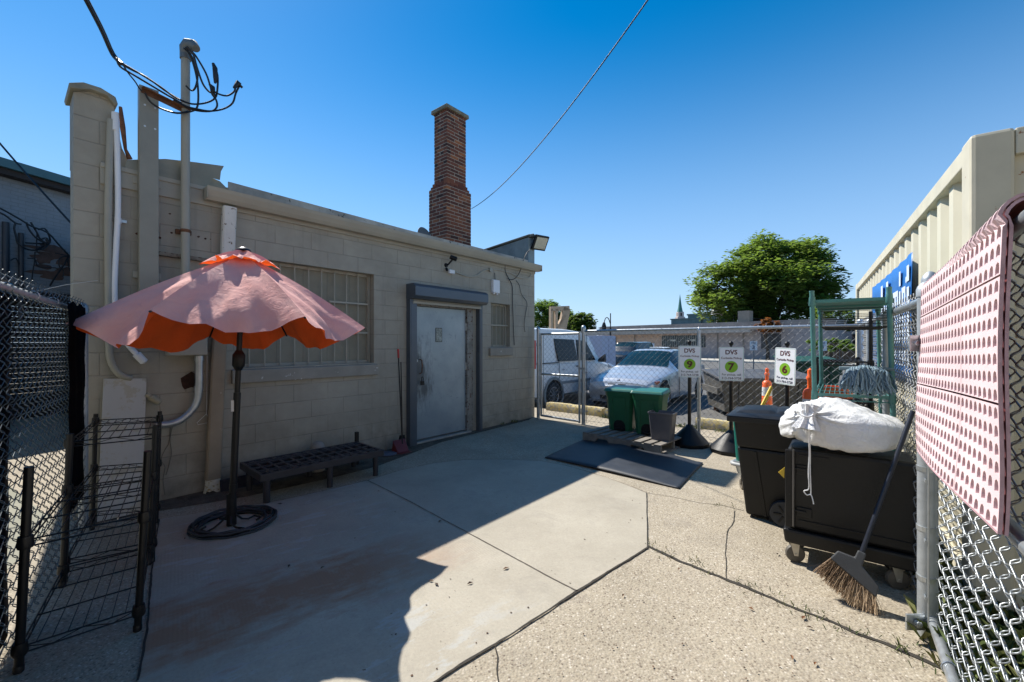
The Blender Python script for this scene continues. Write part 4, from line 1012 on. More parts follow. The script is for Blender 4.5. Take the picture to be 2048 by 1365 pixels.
# wire hanger shape on the wall
mb = MB(B); mb.tube([Vector(wp(u,v,.02)) for u, v in ((414,712),(414,760),(413,828),(394,846),(396,850),(420,845),(413,828))], .003, 5)
o = mb.build("wire_hanger", M_white, M=B@T(S(414,760)[0],0,1)); tag(o, "thin white wire hanging down with a hanger-like hook beside the downspout", "wire")
mb = MB(B); mb.tube(smooth([Vector(wp(u,v,.008)) for u, v in ((341,850),(338,885),(330,900),(322,920),(330,935),(326,960),(330,990))]), .003, 4)
mb.tube(smooth([Vector(wp(u,v,.008)) for u, v in ((345,852),(340,880),(343,905),(338,930),(332,950))]), .003, 4)
o = mb.build("loose_wire", mat("wire_taupe",(.12,.11,.09),.6), M=B@T(S(340,900)[0],0,.5)); tag(o, "loose wall-coloured wires trailing below the bent steel conduit", "wire")
# rusty scars & anchors on the wall near the mast: part of the wall's wear
mb = MB(B); rr = random.Random(8)
for (u, v, r_) in ((340,428,.010),(343,466,.012),(358,468,.010),(397,474,.013),(411,478,.012),(421,479,.006),(251,441,.006),(274,468,.014),(318,476,.018)):
    c_ = BI @ Pw(u,v,0); mb.prism([(c_.x+r_*math.cos(k)*rr.uniform(.7,1.3), c_.z+r_*.7*math.sin(k)*rr.uniform(.7,1.3)) for k in [j*.785 for j in range(8)]], -.003, .0)
mb.build("anchor_scar", mat("scar",(.07,.03,.02),.9,var=.5,scale=30), bld)
# camera, junction box, coax
cm_ = wthing("security_camera", (903,525), "small black security camera on the wall above the steel door", "camera")
mb = MB(B); c_ = Vector(wp(905,517,.12)); mb.tube([c_+Vector((-.03,.02,.02)),c_+Vector((.035,-.05,-.015))], [.034,.036], 16); mb.tube([c_+Vector((.035,-.05,-.015)),c_+Vector((.04,-.056,-.018))],.028,16); mb.build("body", M_blackp, cm_, smooth=40)
mb = MB(B); mb.tube([c_+Vector((0,0,-.02)), c_+Vector((-.03,.06,-.09)), c_+Vector((-.03,.115,-.10))], .014, 10); mb.lathe([(0,0),(.035,0),(.03,.02),(0,.022)],14,B@T(c_.x-.03,-.001,c_.z-.10,0,R(90))); mb.build("bracket", M_black, cm_, smooth=40)
jb = wthing("junction_box", (905,545), "small white junction box with grey cable right of the camera", "electrical box")
c_ = Vector(wp(903,544,.03)); mb = MB(B); mb.box(c_.x-.055,c_.x+.055,-.05,-.0,c_.z-.03,c_.z+.03); mb.build("box", M_white, jb, bevel=.005)
mb = MB(B); mb.tube(smooth([Vector(wp(u,v,.015)) for u, v in ((912,545),(935,553),(952,552),(965,543),(980,539),(1000,541),(1020,546),(1040,556),(1058,556),(1062,545))]), .008, 6); mb.build("cable", mat("grey_cable",(.4,.39,.34),.6), jb, smooth=50)
mb = MB(B); c2 = Vector(wp(894,541,.03)); mb.tube([c2, c2+Vector((-.03,-.02,.02))], .02, 10); mb.build("cable_gland", M_black, jb, smooth=40)
j2 = wthing("white_box", (992,572), "white wall-mounted box above the small barred window", "electrical box")
c_ = Vector(wp(991,573,.03)); mb = MB(B); mb.box(c_.x-.085,c_.x+.085,-.06,-.0,c_.z-.12,c_.z+.11); mb.box(c_.x-.07,c_.x-.03,-.05,-.02,c_.z-.145,c_.z-.121); mb.box(c_.x+.02,c_.x+.05,-.05,-.02,c_.z-.15,c_.z-.121); mb.build("box", M_white, j2, bevel=.006)
mb = MB(B); mb.tube([(c_.x,-.02,c_.z+.11),(c_.x-.01,-.02,c_.z+.24)], .006, 6); mb.build("cable", M_black, j2)
c_ = Vector(wp(981,540,.02)); mb = MB(B); mb.lathe([(0,0),(.04,0),(.04,.04),(0,.042)], 14, B@T(c_.x,-.001,c_.z,0,R(90))); o = mb.build("round_box", M_post, M=B@T(c_.x,0,c_.z)); tag(o, "small round painted box where the cables meet under the gutter", "electrical box")
cx = wthing("coax_cables", (1020,560), "loose black coax cables dangling from the floodlight down the wall", "cable")
mb = MB(B)
q8 = lambda L, o_: [Vector(wp(780+x/3.25, 500+y/3.25, o_)) for x, y in L]
mb.tube(smooth(q8([(690,22),(725,40),(745,80),(750,140),(770,185),(795,240),(797,360),(803,520),(808,620)], .02)), .007, 6)
mb.tube(smooth(q8([(875,50),(860,90),(845,140),(820,180),(790,195),(765,185)], .05)), .007, 6)
mb.tube(smooth(q8([(820,200),(840,230),(855,290),(890,345),(880,420),(872,490),(878,535)], .02)), .005, 6)
mb.tube(smooth(q8([(875,50),(890,20),(905,5),(912,-12)], .08)), .008, 6)
mb.build("cable", M_cable, cx, smooth=50)
# floodlight on the corner
fl = wthing("floodlight", (1078,490), "square LED floodlight tilted out from the building's right corner", "floodlight")
c_ = D(1082,487,8.45)
N0 = Vector((.62,-.62,-.48)).normalized(); XA = Vector((.62,.72,.10)); XA = (XA-N0*XA.dot(N0)).normalized(); YA = N0.cross(XA)
FM = Matrix(((XA.x,YA.x,N0.x,c_.x),(XA.y,YA.y,N0.y,c_.y),(XA.z,YA.z,N0.z,c_.z),(0,0,0,1)))
mb = MB(FM); mb.box(-.19,.19,-.15,.15,-.05,.0); mb.box(-.14,.14,-.10,.10,-.075,-.05); mb.build("housing", M_black, fl, bevel=.01)
mb = MB(FM); mb.box(-.155,.155,-.115,.115,.0005,.004); mb.build("lens", mat("led_lens",(.55,.53,.42),.25,0,var=.1,scale=9), fl)
mb = MB(); e_ = FM @ Vector((-.1,0,-.06)); mb.tube([e_, D(1066,500,8.55), Vector((.40,8.6,3.30))], .018, 8); mb.build("arm", M_black, fl)
# ------------------------------------------------------------------ right-hand side of the yard
# rubber mat on the ground
mc = [G(1090,914,.02), G(1358,977,.012), G(1406,926,.012), G(1176,874,.02)]
def matpt(a, b):
    p = mc[0].lerp(mc[1], a).lerp(mc[3].lerp(mc[2], a), b)
    z = .006 + .030*max(0, math.sin(a*math.pi*1.02))*(1-b*.35) + .02*math.exp(-((a-.42)/.1)**2)*math.exp(-((b-.75)/.22)**2)+.006*math.sin(a*13+b*4)*b
    if a > .97 or b < .02: z = max(.007, z*.55)
    return Vector((p.x, p.y, z))
mb = MB(); mb.grid(matpt, 44, 24)
o = mb.build("rubber_mat", M_rub, M=T(mc[0].x, mc[0].y, 0), smooth=60, solid=-.009, recalc=False); tag(o, "buckled black rubber mat lying on the ground in front of the pallet", "mat")
# pallet
PM = T(1.075, 6.47, 0, math.atan2(-.87, .88)); 
pl = root("wooden_pallet", PM, "weathered wooden pallet on the ground holding the three waste bins", "pallet")
m_wd = mat("weathered_wood", (.20,.18,.155), .85, var=.25, scale=7, bump=.5, bscale=60, fleck=(.09,.075,.06), fl=.6)
PL, PWd = 1.24, .84
for k in range(9):
    x_ = k*(PL-.10)/8; mb = MB(PM); mb.box(x_, x_+.098, 0, PWd, .117, .135); mb.build("slat", m_wd, pl, bevel=.003)
for y_ in (0.0, PWd/2-.02, PWd-.04):
    mb = MB(PM); mb.prism([(0,.018),(PL,.018),(PL,.115),(0,.115)] if False else [(0,.018),(.22,.018),(.26,.075),(.42,.075),(.46,.018),(PL-.46,.018),(PL-.42,.075),(PL-.26,.075),(PL-.22,.018),(PL,.018),(PL,.116),(0,.116)], y_, y_+.04); mb.build("stringer", m_wd, pl, bevel=.003)
for x_ in (0, PL/2-.05, PL-.1):
    mb = MB(PM); mb.box(x_, x_+.1, 0, PWd, .0, .017); mb.build("base_slat", m_wd, pl, bevel=.003)
# step-on bins
m_gb = mat("green_bin", (.012,.10,.045), .42, var=.1, scale=5, bump=.1, bscale=220); m_gl = mat("green_lid", (.012,.13,.10), .4, var=.1, scale=5, bump=.1, bscale=220)
def step_bin(x_, y_, label):
    M = PM @ T(x_, y_, .136, R(11)); r0 = root("step_on_bin", M, label, "waste bin", "green step-on bins on the pallet")
    w0, d0, w1_, d1, h = .36, .32, .44, .42, .60
    mb = MB(M)
    # tapered body with vertical panel lines and a pedal recess in the front
    def ring(z, f=0):
        t = z/h; w_ = (w0+(w1_-w0)*t)/2-f; d_ = (d0+(d1-d0)*t)/2-f; c = .045
        return [(-w_+c,-d_,z),(w_-c,-d_,z),(w_,-d_+c,z),(w_,d_-c,z),(w_-c,d_,z),(-w_+c,d_,z),(-w_,d_-c,z),(-w_,-d_+c,z)]
    rs = [ring(0), ring(.24), ring(h*.86), ring(h*.86, -.004), ring(h*.93, -.007), ring(h, -.008)]
    vs = [p for r_ in rs for p in r_]; fs = [tuple(range(7,-1,-1))]
    for i in range(len(rs)-1):
        for k in range(8):
            fs.append((i*8+k, i*8+(k+1)%8, (i+1)*8+(k+1)%8, (i+1)*8+k))
    fs.append(tuple((len(rs)-1)*8+k for k in range(8)))
    mb.add(vs, fs)
    for xx in (-.10, .10): mb.hexa([(xx-.004,-d0/2-.006,.02),(xx+.004,-d0/2-.006,.02),(xx+.004,-d0/2+.0,.02),(xx-.004,-d0/2+.0,.02)],[(xx-.004,-d1/2-.004,h*.84),(xx+.004,-d1/2-.004,h*.84),(xx+.004,-d1/2+.01,h*.84),(xx-.004,-d1/2+.01,h*.84)])
    bdy = mb.build("body", m_gb, r0, bevel=.005)
    mb = MB(M); arch = [(-.09,.0),(.09,.0),(.09,.09),(.07,.135),(.035,.16),(-.035,.16),(-.07,.135),(-.09,.09)]
    mb.add([(p[0],-d0/2-.0035-(p[1]/h*(d1-d0)/2),p[1]+.002) for p in arch]+[(p[0],-d0/2+.02,p[1]+.002) for p in arch], [tuple(range(8)),tuple(range(15,7,-1))]+[(i,(i+1)%8,(i+1)%8+8,i+8) for i in range(8)])
    mb.build("pedal_recess", M_dark, bdy)
    mb = MB(M); mb.box(-.065,.065,-d0/2-.045,-d0/2+.0,.02,.04); mb.build("pedal", M_blackp, r0, bevel=.005)
    mb = MB(M); W2, D2 = w1_/2+.022, d1/2+.022
    mb.hexa([(-W2,-D2,h),(W2,-D2,h),(W2,D2,h),(-W2,D2,h)],[(-W2+.02,-D2+.03,h+.045),(W2-.02,-D2+.03,h+.045),(W2-.02,D2-.01,h+.065),(-W2+.02,D2-.01,h+.065)])
    mb.build("lid", m_gl, r0, bevel=.014)
step_bin(.33, .62, "left green step-on bin on the wooden pallet, nearer the gate")
step_bin(.79, .62, "middle green step-on bin on the pallet, beside the grey bin")
M = PM @ T(1.10, .36, .136, R(8)); r0 = root("waste_basket", M, "small open grey plastic waste basket at the pallet's right end", "waste bin")
mb = MB(M); n = 24
def rr_ring(w_, d_, z, c):
    out = []
    for (cx, cy, a0) in ((w_-c,-d_+c,-90),(w_-c,d_-c,0),(-w_+c,d_-c,90),(-w_+c,-d_+c,180)):
        for k in range(5): a = R(a0+k*22.5); out.append((cx+c*math.cos(a), cy+c*math.sin(a), z))
    return out
def ring_loft(mb, rs, cap0=True, cap1=True, M=None):
    m = len(rs[0]); vs = [p for r_ in rs for p in r_]; fs = []
    for i in range(len(rs)-1):
        for k in range(m): fs.append((i*m+k, i*m+(k+1)%m, (i+1)*m+(k+1)%m, (i+1)*m+k))
    if cap0: fs.append(tuple(range(m-1,-1,-1)))
    if cap1: fs.append(tuple((len(rs)-1)*m+k for k in range(m)))
    mb.add(vs, fs, M)
ring_loft(mb, [rr_ring(.135,.10,0,.03), rr_ring(.165,.125,.36,.035), rr_ring(.175,.135,.365,.035), rr_ring(.175,.135,.385,.035), rr_ring(.168,.128,.385,.035), rr_ring(.16,.12,.35,.035), rr_ring(.13,.095,.01,.03)])
mb.build("basket", mat("grey_bin", (.085,.085,.10), .4, var=.1, scale=5, bump=.05), r0, smooth=40)
# ------------------------------------------------------------------ sign stands
m_sgn = mat("sign_white", (.86,.87,.9), .45, var=.03, bump=0); m_sge = mat("sign_green_edge", (.22,.42,.30), .5, var=.05, bump=0)
m_mar = mat("sign_maroon", (.10,.008,.012), .5, var=.03, bump=0); m_grn = mat("sign_lime", (.24,.50,.02), .5, var=.03, bump=0); m_ink = mat("sign_ink", (.03,.03,.05), .5, bump=0)
def sign_stand(num, p, face, zc_, label, tilt=0, post_r=.024, postlabel=None, roll=0, leanx=0):
    M = T(p[0], p[1], 0); r0 = root("sign_stand", M, label, "sign", "numbered curbside pickup sign stands")
    mb = MB(M); mb.lathe([(.02,0),(.265,0),(.27,.02),(.27,.05),(.255,.07),(.06,.27),(.045,.29),(.03,.30)], 10, M); mb.build("stand_base", M_blackp, r0, smooth=30)
    pt = zc_+.22; mb = MB(); mb.tube([M @ Vector((0,0,.28)), M @ Vector((leanx,0,pt))], post_r, 16); mb.build("pole", M_black, r0, smooth=40)
    mb = MB(M); mb.lathe([(.018,pt),(.012,pt+.02),(.02,pt+.03),(.030,pt+.05),(.030,pt+.065),(.018,pt+.085),(.004,pt+.09)], 14, M @ T(leanx,0,0)); mb.build("knob", M_blackp, r0, smooth=50)
    FMx = M @ T(leanx,0,zc_) @ Matrix.Rotation(math.atan2(face[1], face[0])+R(90), 4, 'Z') @ Matrix.Rotation(tilt, 4, 'X') @ Matrix.Rotation(roll, 4, 'Y') @ T(0,-.034,0)
    # local: x across, z up, faces -y
    def rrect(w_, h_, c):
        out = []
        for (cx, cy, a0) in ((w_-c,-h_+c,-90),(w_-c,h_-c,0),(-w_+c,h_-c,90),(-w_+c,-h_+c,180)):
            for k in range(5): a = R(a0+k*22.5); out.append((cx+c*math.cos(a), cy+c*math.sin(a)))
        return out
    mb = MB(FMx); mb.prism(rrect(.1525,.2285,.022), -.002, .002); pn = mb.build("sign_panel", m_sgn, r0)
    mb = MB(FMx); o_, i_ = rrect(.146,.222,.018), rrect(.1415,.2175,.0155); nn = len(o_)
    mb.add([(x,-.0026,z) for x, z in o_]+[(x,-.0026,z) for x, z in i_], [(k,(k+1)%nn,nn+(k+1)%nn,nn+k) for k in range(nn)]); mb.build("sign_border", m_sge, pn)
    TX = FMx @ Matrix.Rotation(R(90), 4, 'X')
    mb = MB(); text_fit(mb, "DVS", -.072, .072, .128, .190, TX @ T(0,0,.0032), bold=.025)
    text_fit(mb, "Curbside Pickup", -.126, .126, .058, .094, TX @ T(0,0,.0032), bold=.012); mb.build("sign_heading", m_mar, pn, recalc=False)
    mb = MB(); mb.lathe([(.0,.0),(.078,.0),(.078,.001),(0,.001)], 40, TX @ T(0,-.038,.0025)); dsc = mb.build("number_disc", m_grn, pn)
    mb = MB(); text_fit(mb, num, -.038, .038, -.088, .012, TX @ T(0,0,.0045), bold=.03); mb.build("number", m_mar, dsc, recalc=False)
    mb = MB(); text_fit(mb, "For pickup, call", -.114, .114, -.166, -.130, TX @ T(0,0,.0032), bold=.008); text_fit(mb, "313-764-5728", -.118, .118, -.207, -.177, TX @ T(0,0,.0032), bold=.01); mb.build("sign_lettering", m_ink, pn, recalc=False)
    mb = MB(FMx); mb.lathe([(0,0),(.006,0),(.006,.003),(0,.004)], 8, FMx@T(0,-.003,.19,0,R(90))); mb.build("screw", M_galv, pn)
    return r0
sign_stand("9", (2.58,6.18), (-.32,-1), 1.215, "white pickup sign 9 on a black stand right of the pallet")
sign_stand("7", (2.98,5.78), (-.42,-1), 1.20, "white pickup sign 7 on a black stand between signs 9 and 6")
sign_stand("6", (3.42,5.28), (-.985,-.22), 1.195, "white pickup sign 6 turned askew, behind the white laundry bag", roll=R(2), leanx=.0)
# ------------------------------------------------------------------ channelizer cones
m_or = mat("safety_orange", (.85,.13,.02), .45, var=.1, scale=7, bump=.1, fleck=(.6,.2,.1), fl=.72); m_band = mat("reflective_band", (.62,.62,.62), .5, var=.12, scale=16, bump=0, fleck=(.35,.33,.3), fl=.62)
def cone(p, zb, h, label, band=True):
    M = T(p[0], p[1], zb); r0 = root("traffic_cone", M, label, "traffic cone", "orange channelizer cones by the fence"); k = h/1.07
    mb = MB(M); mb.lathe([(0,0),(.2,0),(.2,.03),(.12,.06),(.0,.06)], 8, M); mb.build("rubber_base", M_rub, r0)
    mb = MB(M); mb.lathe([(.095,.06),(.072,.80*k),(.060,.83*k),(.030,.85*k),(.028,.93*k),(.040,.95*k),(.040,.97*k),(.026,.99*k),(.03,1.02*k),(.026,1.05*k),(.0,1.07*k)], 20, M); cb = mb.build("cone_body", m_or, r0, smooth=40)
    mb = MB(M)
    for z0, z1 in ((.58*k,.73*k),(.28*k,.43*k)): 
        ra = lambda z: .095-(z-.06)/(.8*k-.06)*.023+.0015
        n = len(mb.v); mb.add([(ra(z)*math.cos(t), ra(z)*math.sin(t), z) for z in (z0,z1) for t in [j*math.pi/12 for j in range(24)]], [(j,(j+1)%24,24+(j+1)%24,24+j) for j in range(24)])
    mb.build("reflective_band", m_band, cb, smooth=60)
cone((4.50,7.5), -.03, 1.08, "faded orange cone with worn bands beyond the fence, between signs 7 and 6")
cone((3.62,5.16), 0, 1.18, "bright orange cone inside the fence, just left of the teal shelf")
# ------------------------------------------------------------------ black wheeled bin
WB = T(1.955, 3.62, 0, math.atan2(-.58,.81)); wb = root("wheelie_bin", WB, "black wheeled refuse bin with closed lid, left of the black cart", "refuse bin")
mb = MB(WB); h = .84
mb.hexa([(.03,.03,.02),(.42,.03,.02),(.42,.40,.02),(.03,.40,.02)], [(-.03,-.03,.60),(.52,-.03,.60),(.52,.46,.60),(-.03,.46,.60)])
mb.hexa([(-.03,-.03,.60),(.52,-.03,.60),(.52,.46,.60),(-.03,.46,.60)], [(-.055,-.05,h),(.55,-.05,h),(.55,.48,h),(-.055,.48,h)])
bd = mb.build("body", M_blackp, wb, bevel=.02)
mb = MB(WB); mb.prism([(.20,.02),(.20,.10),(.235,.17),(.30,.20),(.42,.19),(.42,.02)], -.012, .0); mb.build("wheel_arch", M_dark, bd)
mb = MB(WB); mb.hexa([(.165,.021,.03),(.185,.021,.03),(.185,.03,.03),(.165,.03,.03)], [(.09,-.038,.58),(.115,-.038,.58),(.115,-.02,.58),(.09,-.02,.58)]); mb.build("moulded_rib", M_blackp, bd, bevel=.003)
mb = MB(WB)
def lidp(a, b):
    x_ = -.10+.70*a; y_ = -.095+.63*b
    z = h+.03+.05*math.sin(math.pi*min(1,max(0,a)))**.6*math.sin(math.pi*min(1,max(0,b)))**.6
    if .12 < a < .46 and .15 < b < .85: z += .014
    if .54 < a < .88 and .15 < b < .85: z += .014
    return (x_, y_, z)
mb.grid(lidp, 24, 20); lo = [(-.10,-.095),(.60,-.095),(.60,.535),(-.10,.535)]
mb.hexa([(x,y,h-.02) for x,y in lo], [(x,y,h+.029) for x,y in lo]); mb.box(-.11,-.07,.1,.34,h-.005,h+.02)
mb.build("lid", M_blackp, wb, bevel=.006, smooth=45)
mb = MB(WB); mb.tube([(.50,.0,.86),(.62,.0,.88),(.62,.42,.88),(.50,.42,.86)], .014, 8); mb.build("handle", M_blackp, wb, smooth=40)
for y_ in (-.035,.42):
    mb = MB(WB); MM = WB @ T(.31,y_+.015,.105,0,R(90)); mb.lathe([(0,-.02),(.03,-.02),(.035,-.01),(.075,-.014),(.078,-.025),(.10,-.025),(.105,-.015),(.105,.015),(.10,.025),(0,.025)], 28, MM)
    wh = mb.build("wheel", M_rub, wb, smooth=30)
    mb = MB(WB); 
    for k in range(6): a = k*math.pi/3; mb.beam(MM@Vector((.02*math.cos(a),.02*math.sin(a),.028)), MM@Vector((.075*math.cos(a),.075*math.sin(a),.028)), .012, .012, M=I4)
    mb.build("spokes", M_blackp, wh)
# teal tub cart behind
TB = T(2.51, 3.98, 0, R(38)); tb = root("teal_cart", TB, "teal wheeled tub with grey bumper, half hidden behind the black refuse bin", "cart")
m_tt = mat("teal_plastic", (.01,.15,.115), .42, var=.12, scale=5, bump=.12, bscale=180)
mb = MB(TB); ring_loft(mb, [rr_ring(.19,.19,.16,.04), rr_ring(.22,.22,.29,.04)], M=TB@T(.22,.22,0)); mb.build("chassis", M_galv, tb, smooth=40)
mb = MB(TB); ring_loft(mb, [rr_ring(.20,.20,.27,.04), rr_ring(.225,.225,.72,.045), rr_ring(.235,.235,.72,.045), rr_ring(.235,.235,.75,.045), rr_ring(.21,.21,.75,.04), rr_ring(.18,.18,.30,.04)], M=TB@T(.22,.22,0)); mb.build("tub", m_tt, tb, smooth=40)
mb = MB(TB); mb.tube([(TB@T(.22,.22,0))@Vector((p[0],p[1],.26)) for p in rr_ring(.235,.235,0,.06)], .02, 8, closed=True, M=I4); mb.build("bumper", mat("grey_bumper",(.35,.36,.36),.5), tb, smooth=60)
for x_, y_ in ((.07,.07),(.37,.07),(.37,.37),(.07,.37)):
    mb = MB(TB); mb.lathe([(0,-.014),(.048,-.014),(.052,-.008),(.052,.008),(.048,.014),(0,.014)], 20, TB@T(x_,y_,.052,R(40),R(90))); mb.beam((x_-.02,y_,.05),(x_-.005,y_,.15),.005,.04); mb.beam((x_+.02,y_,.05),(x_+.005,y_,.15),.005,.04)
    mb.build("caster", mat("old_caster",(.16,.14,.11),.6,var=.3), tb, smooth=40)
mb = MB(TB); m_y = mat("yellow_plastic",(.62,.42,.03),.45,var=.1)
P1_, P2_ = TB.inverted()@D(1523,812,4.35), TB.inverted()@D(1540,778,4.45)
for dx in (0,.045): mb.tube([P1_+Vector((dx,0,0)), P1_.lerp(P2_,.6)+Vector((dx,0,0)), P2_+Vector((dx*.8,0,0))], .012, 10)
mb.tube([P2_, P2_+Vector((.02,0,.018)), P2_+Vector((.036,0,0))], .012, 10); mb.tube([P1_, P1_+Vector((0,.02,-.12))], .012, 10)
mb.build("handle", m_y, tb, smooth=50)
# black insulated food cart on casters -------------------------------------------
ca = Vector((.79,-.61)).normalized(); c0_ = Vector((1.845, 2.875)); CA = T(c0_.x, c0_.y, 0, math.atan2(ca.y, ca.x))
fc = root("catering_cart", CA, "black moulded insulated cart on casters carrying the white bag", "cart")
Lc, Dc = .67, .37
mb = MB(CA); mb.box(.012,Lc-.01,.012,Dc-.012,.235,.775); bd = mb.build("box", M_blackp, fc, bevel=.022)
mb = MB(CA); mb.hexa([(.0,-.004,.135),(Lc,-.004,.135),(Lc,Dc,.135),(.0,Dc,.135)],[(-.012,-.012,.232),(Lc+.01,-.012,.232),(Lc+.01,Dc+.01,.232),(-.012,Dc+.01,.232)]); mb.build("base_tray", M_blackp, fc, bevel=.016)
mb = MB(CA); mb.box(.002,.058,-.004,.011,.245,.765); mb.build("corner_strip", M_blackp, bd, bevel=.008)
mb = MB(CA); mb.tube([(.05,-.012,.26),(.05,-.012,.77)], .006, 10); mb.build("hinge_rod", mat("rod_grey",(.12,.115,.11),.4,.5), bd, smooth=40)
for z_ in (.36,.64):
    mb = MB(CA); mb.box(.065,.15,-.0,.011,z_-.03,z_+.03); mb.box(.055,.12,-.012,-.001,z_+.0,z_+.012); mb.build("hinge_plate", M_blackp, bd, bevel=.003)
mb = MB(CA); mb.box(.075,.24,.004,.0118,.725,.74); mb.box(.075,.64,.004,.0118,.30,.305); mb.build("moulding", M_blackp, bd, bevel=.002)
mb = MB(CA); mb.prism([(-.04,.595),(-.005,.56),(-.002,.635)], .02,.03); mb.build("yellow_tag", m_y, fc)
for x_, y_ in ((.055,.05),(Lc-.10,.05),(Lc-.10,Dc-.06),(.055,Dc-.06)):
    MM = CA @ T(x_,y_,.058,R(22),R(90)); mb = MB(CA); mb.lathe([(0,-.017),(.03,-.017),(.034,-.012),(.046,-.012),(.05,-.017),(.055,-.015),(.0585,-.006),(.0585,.006),(.055,.015),(.05,.017),(0,.017)], 32, MM)
    cs_ = mb.build("caster", mat("caster_grey",(.10,.09,.075),.6,var=.25,scale=20), fc, smooth=30)
    mb = MB(CA); MI = CA @ T(x_,y_,.058,R(22)); 
    for s_ in (-.022,.022): mb.hexa([MI@Vector((-.012,s_-.0015,-.01)),MI@Vector((.012,s_-.0015,-.01)),MI@Vector((.012,s_+.0015,-.01)),MI@Vector((-.012,s_+.0015,-.01))],[MI@Vector((-.035,s_-.0015,.075)),MI@Vector((.02,s_-.0015,.075)),MI@Vector((.02,s_+.0015,.075)),MI@Vector((-.035,s_+.0015,.075))], M=I4)
    mb.lathe([(0,-.028),(.008,-.028),(.008,.028),(0,.028)], 10, MM); mb.build("caster_fork", mat("zinc",(.5,.48,.43),.35,.7,var=.15,scale=20), cs_)
# white laundry bag -------------------------------------------------------------
def bag():
    r0 = root("laundry_bag", CA @ T(.34,.17,.775), "stuffed white plastic bag tied with string lying on the black cart", "bag")
    kx, ky, kz = -.15, -.17, .15            # where the neck is tied
    def surf(a, b):
        th = a*2*math.pi; ph = -math.pi/2+b*math.pi
        cx, sx_, cz = math.cos(th), math.sin(th), math.sin(ph); cp = math.cos(ph)
        e = .78
        x = .345*math.copysign(abs(cx)**e, cx)*cp**.8 if cp > 0 else 0
        y = .25*math.copysign(abs(sx_)**e, sx_)*cp**.8 if cp > 0 else 0
        z = (.15 if cz < 0 else .125)*math.copysign(abs(cz)**.74, cz)
        if y < -.16 and z < 0: z -= (-.16-y)*.75
        # lumpy stuffing
        z += (.012*math.sin(x*8+2.4)+.010*math.sin(x*15+y*9+.5)+.006*math.sin(y*17+.6))*(cz > -.3)*max(0, cz+.3)
        if z > 0: z *= 1.0+.25*math.exp(-((x+.08)/.22)**2)+.06*math.exp(-((x-.28)/.12)**2)
        # left end droops over the edge
        if x < -.25: z -= (abs(x)-.25)*.45; y -= .02
        # gathers radiating from the knot
        dx, dy, dz = x-kx, y-ky-.0, z-kz+.08; r = math.sqrt(dx*dx+dy*dy*.6+dz*dz)+1e-4; an = math.atan2(dz, dx)
        g = math.exp(-r/.17)
        amp = .013*math.exp(-r/.20)
        ww = amp*(math.sin(an*15+r*20)+.6*math.sin(an*27-r*12))
        n_ = Vector((x*.8, y*2.2, z*2.4)); n_ = n_.normalized() if n_.length > 1e-6 else Vector((0,0,1))
        p = Vector((x, y, z)) + n_*ww
        p += (Vector((kx, ky-.05, kz-.02))-p)*g*.35
        q = .0035*math.sin(x*33+math.sin(z*26)*2)*math.cos(y*21+z*24)+.002*math.sin(x*60+z*47+math.sin(y*40)*2)+.0014*math.sin(x*90+y*70)
        p += n_*q
        p.z = max(p.z, -.148+.01*math.sin(x*9))if x > -.33 and p.y > -.17 else p.z
        return Vector((p.x*1.0, p.y, p.z+.152))
    M = CA @ T(.29,.155,.778); mb = MB(M); mb.grid(surf, 150, 84)
    s = N("thin_white_plastic"); c = s.mix(s.ramp(s.noise(5, 6, .65), .3, .7), (.62,.62,.60), (.80,.81,.82))
    c = s.mix(s.math('MULTIPLY', s.ramp(s.noise(3.5, 4), .56, .68), .35), c, (.50,.50,.56))
    s.out(c, .36, s.bump(s.noise(24, 8, .72, dist=2.6), .6, .012, s.bump(s.noise(9, 5, .6, dist=2.2), .5, .03)))
    s.b.inputs['Subsurface Weight'].default_value = .15; s.b.inputs['Subsurface Radius'].default_value = (.04,.04,.04)
    bo = mb.build("bag_body", s.m, r0, smooth=80, recalc=False)
    # gathered neck
    k = Vector((kx, ky-.070, kz+.110)); mb = MB(M)
    def neck(a, b):
        th = a*2*math.pi; fl_ = 1+.28*math.sin(th*7)+.12*math.sin(th*13+1)
        rad = (.024+.022*abs(b-.42)**1.2*1.6+.02*b*b)*fl_
        cdir = Vector((-.10,-.30,-1)).normalized(); u_ = cdir.cross(Vector((0,1,0))).normalized(); v_ = cdir.cross(u_)
        return k+Vector((.0,-.02,.0))+cdir*(b*.16-.05)+u_*math.cos(th)*rad+v_*math.sin(th)*rad*.7
    mb.grid(neck, 56, 12); mb.build("gathered_neck", s.m, bo, smooth=80, recalc=False)
    mb = MB(M); mb.tube([k+Vector((.02*math.cos(t)*1.7-.01,-.045+.03*math.sin(t),.0+.02*math.sin(t))) for t in [j*.5 for j in range(13)]], .005, 6)
    kk = k+Vector((-.0,-.05,-.09)); zend = -.265
    mb.tube(smooth([k+Vector((0,-.04,0)), kk, Vector((kk.x-.002,-.215,-.02)), Vector((kk.x-.006,-.205,-.14)), Vector((kk.x-.004,-.20,-.24)), Vector((kk.x-.03,-.195,-.262)), Vector((kk.x-.015,-.197,-.285)), Vector((kk.x+.008,-.197,-.28)), Vector((kk.x+.022,-.20,-.335))]), .0035, 6)
    mb.tube(smooth([k+Vector((.005,-.04,0)), kk+Vector((.004,0,0)), Vector((kk.x+.004,-.215,-.02)), Vector((kk.x+.003,-.205,-.12)), Vector((kk.x+.006,-.20,-.22)), Vector((kk.x+.007,-.195,-.285))]), .0035, 6)
    mb.build("string", M_white, r0, smooth=60)
bag()
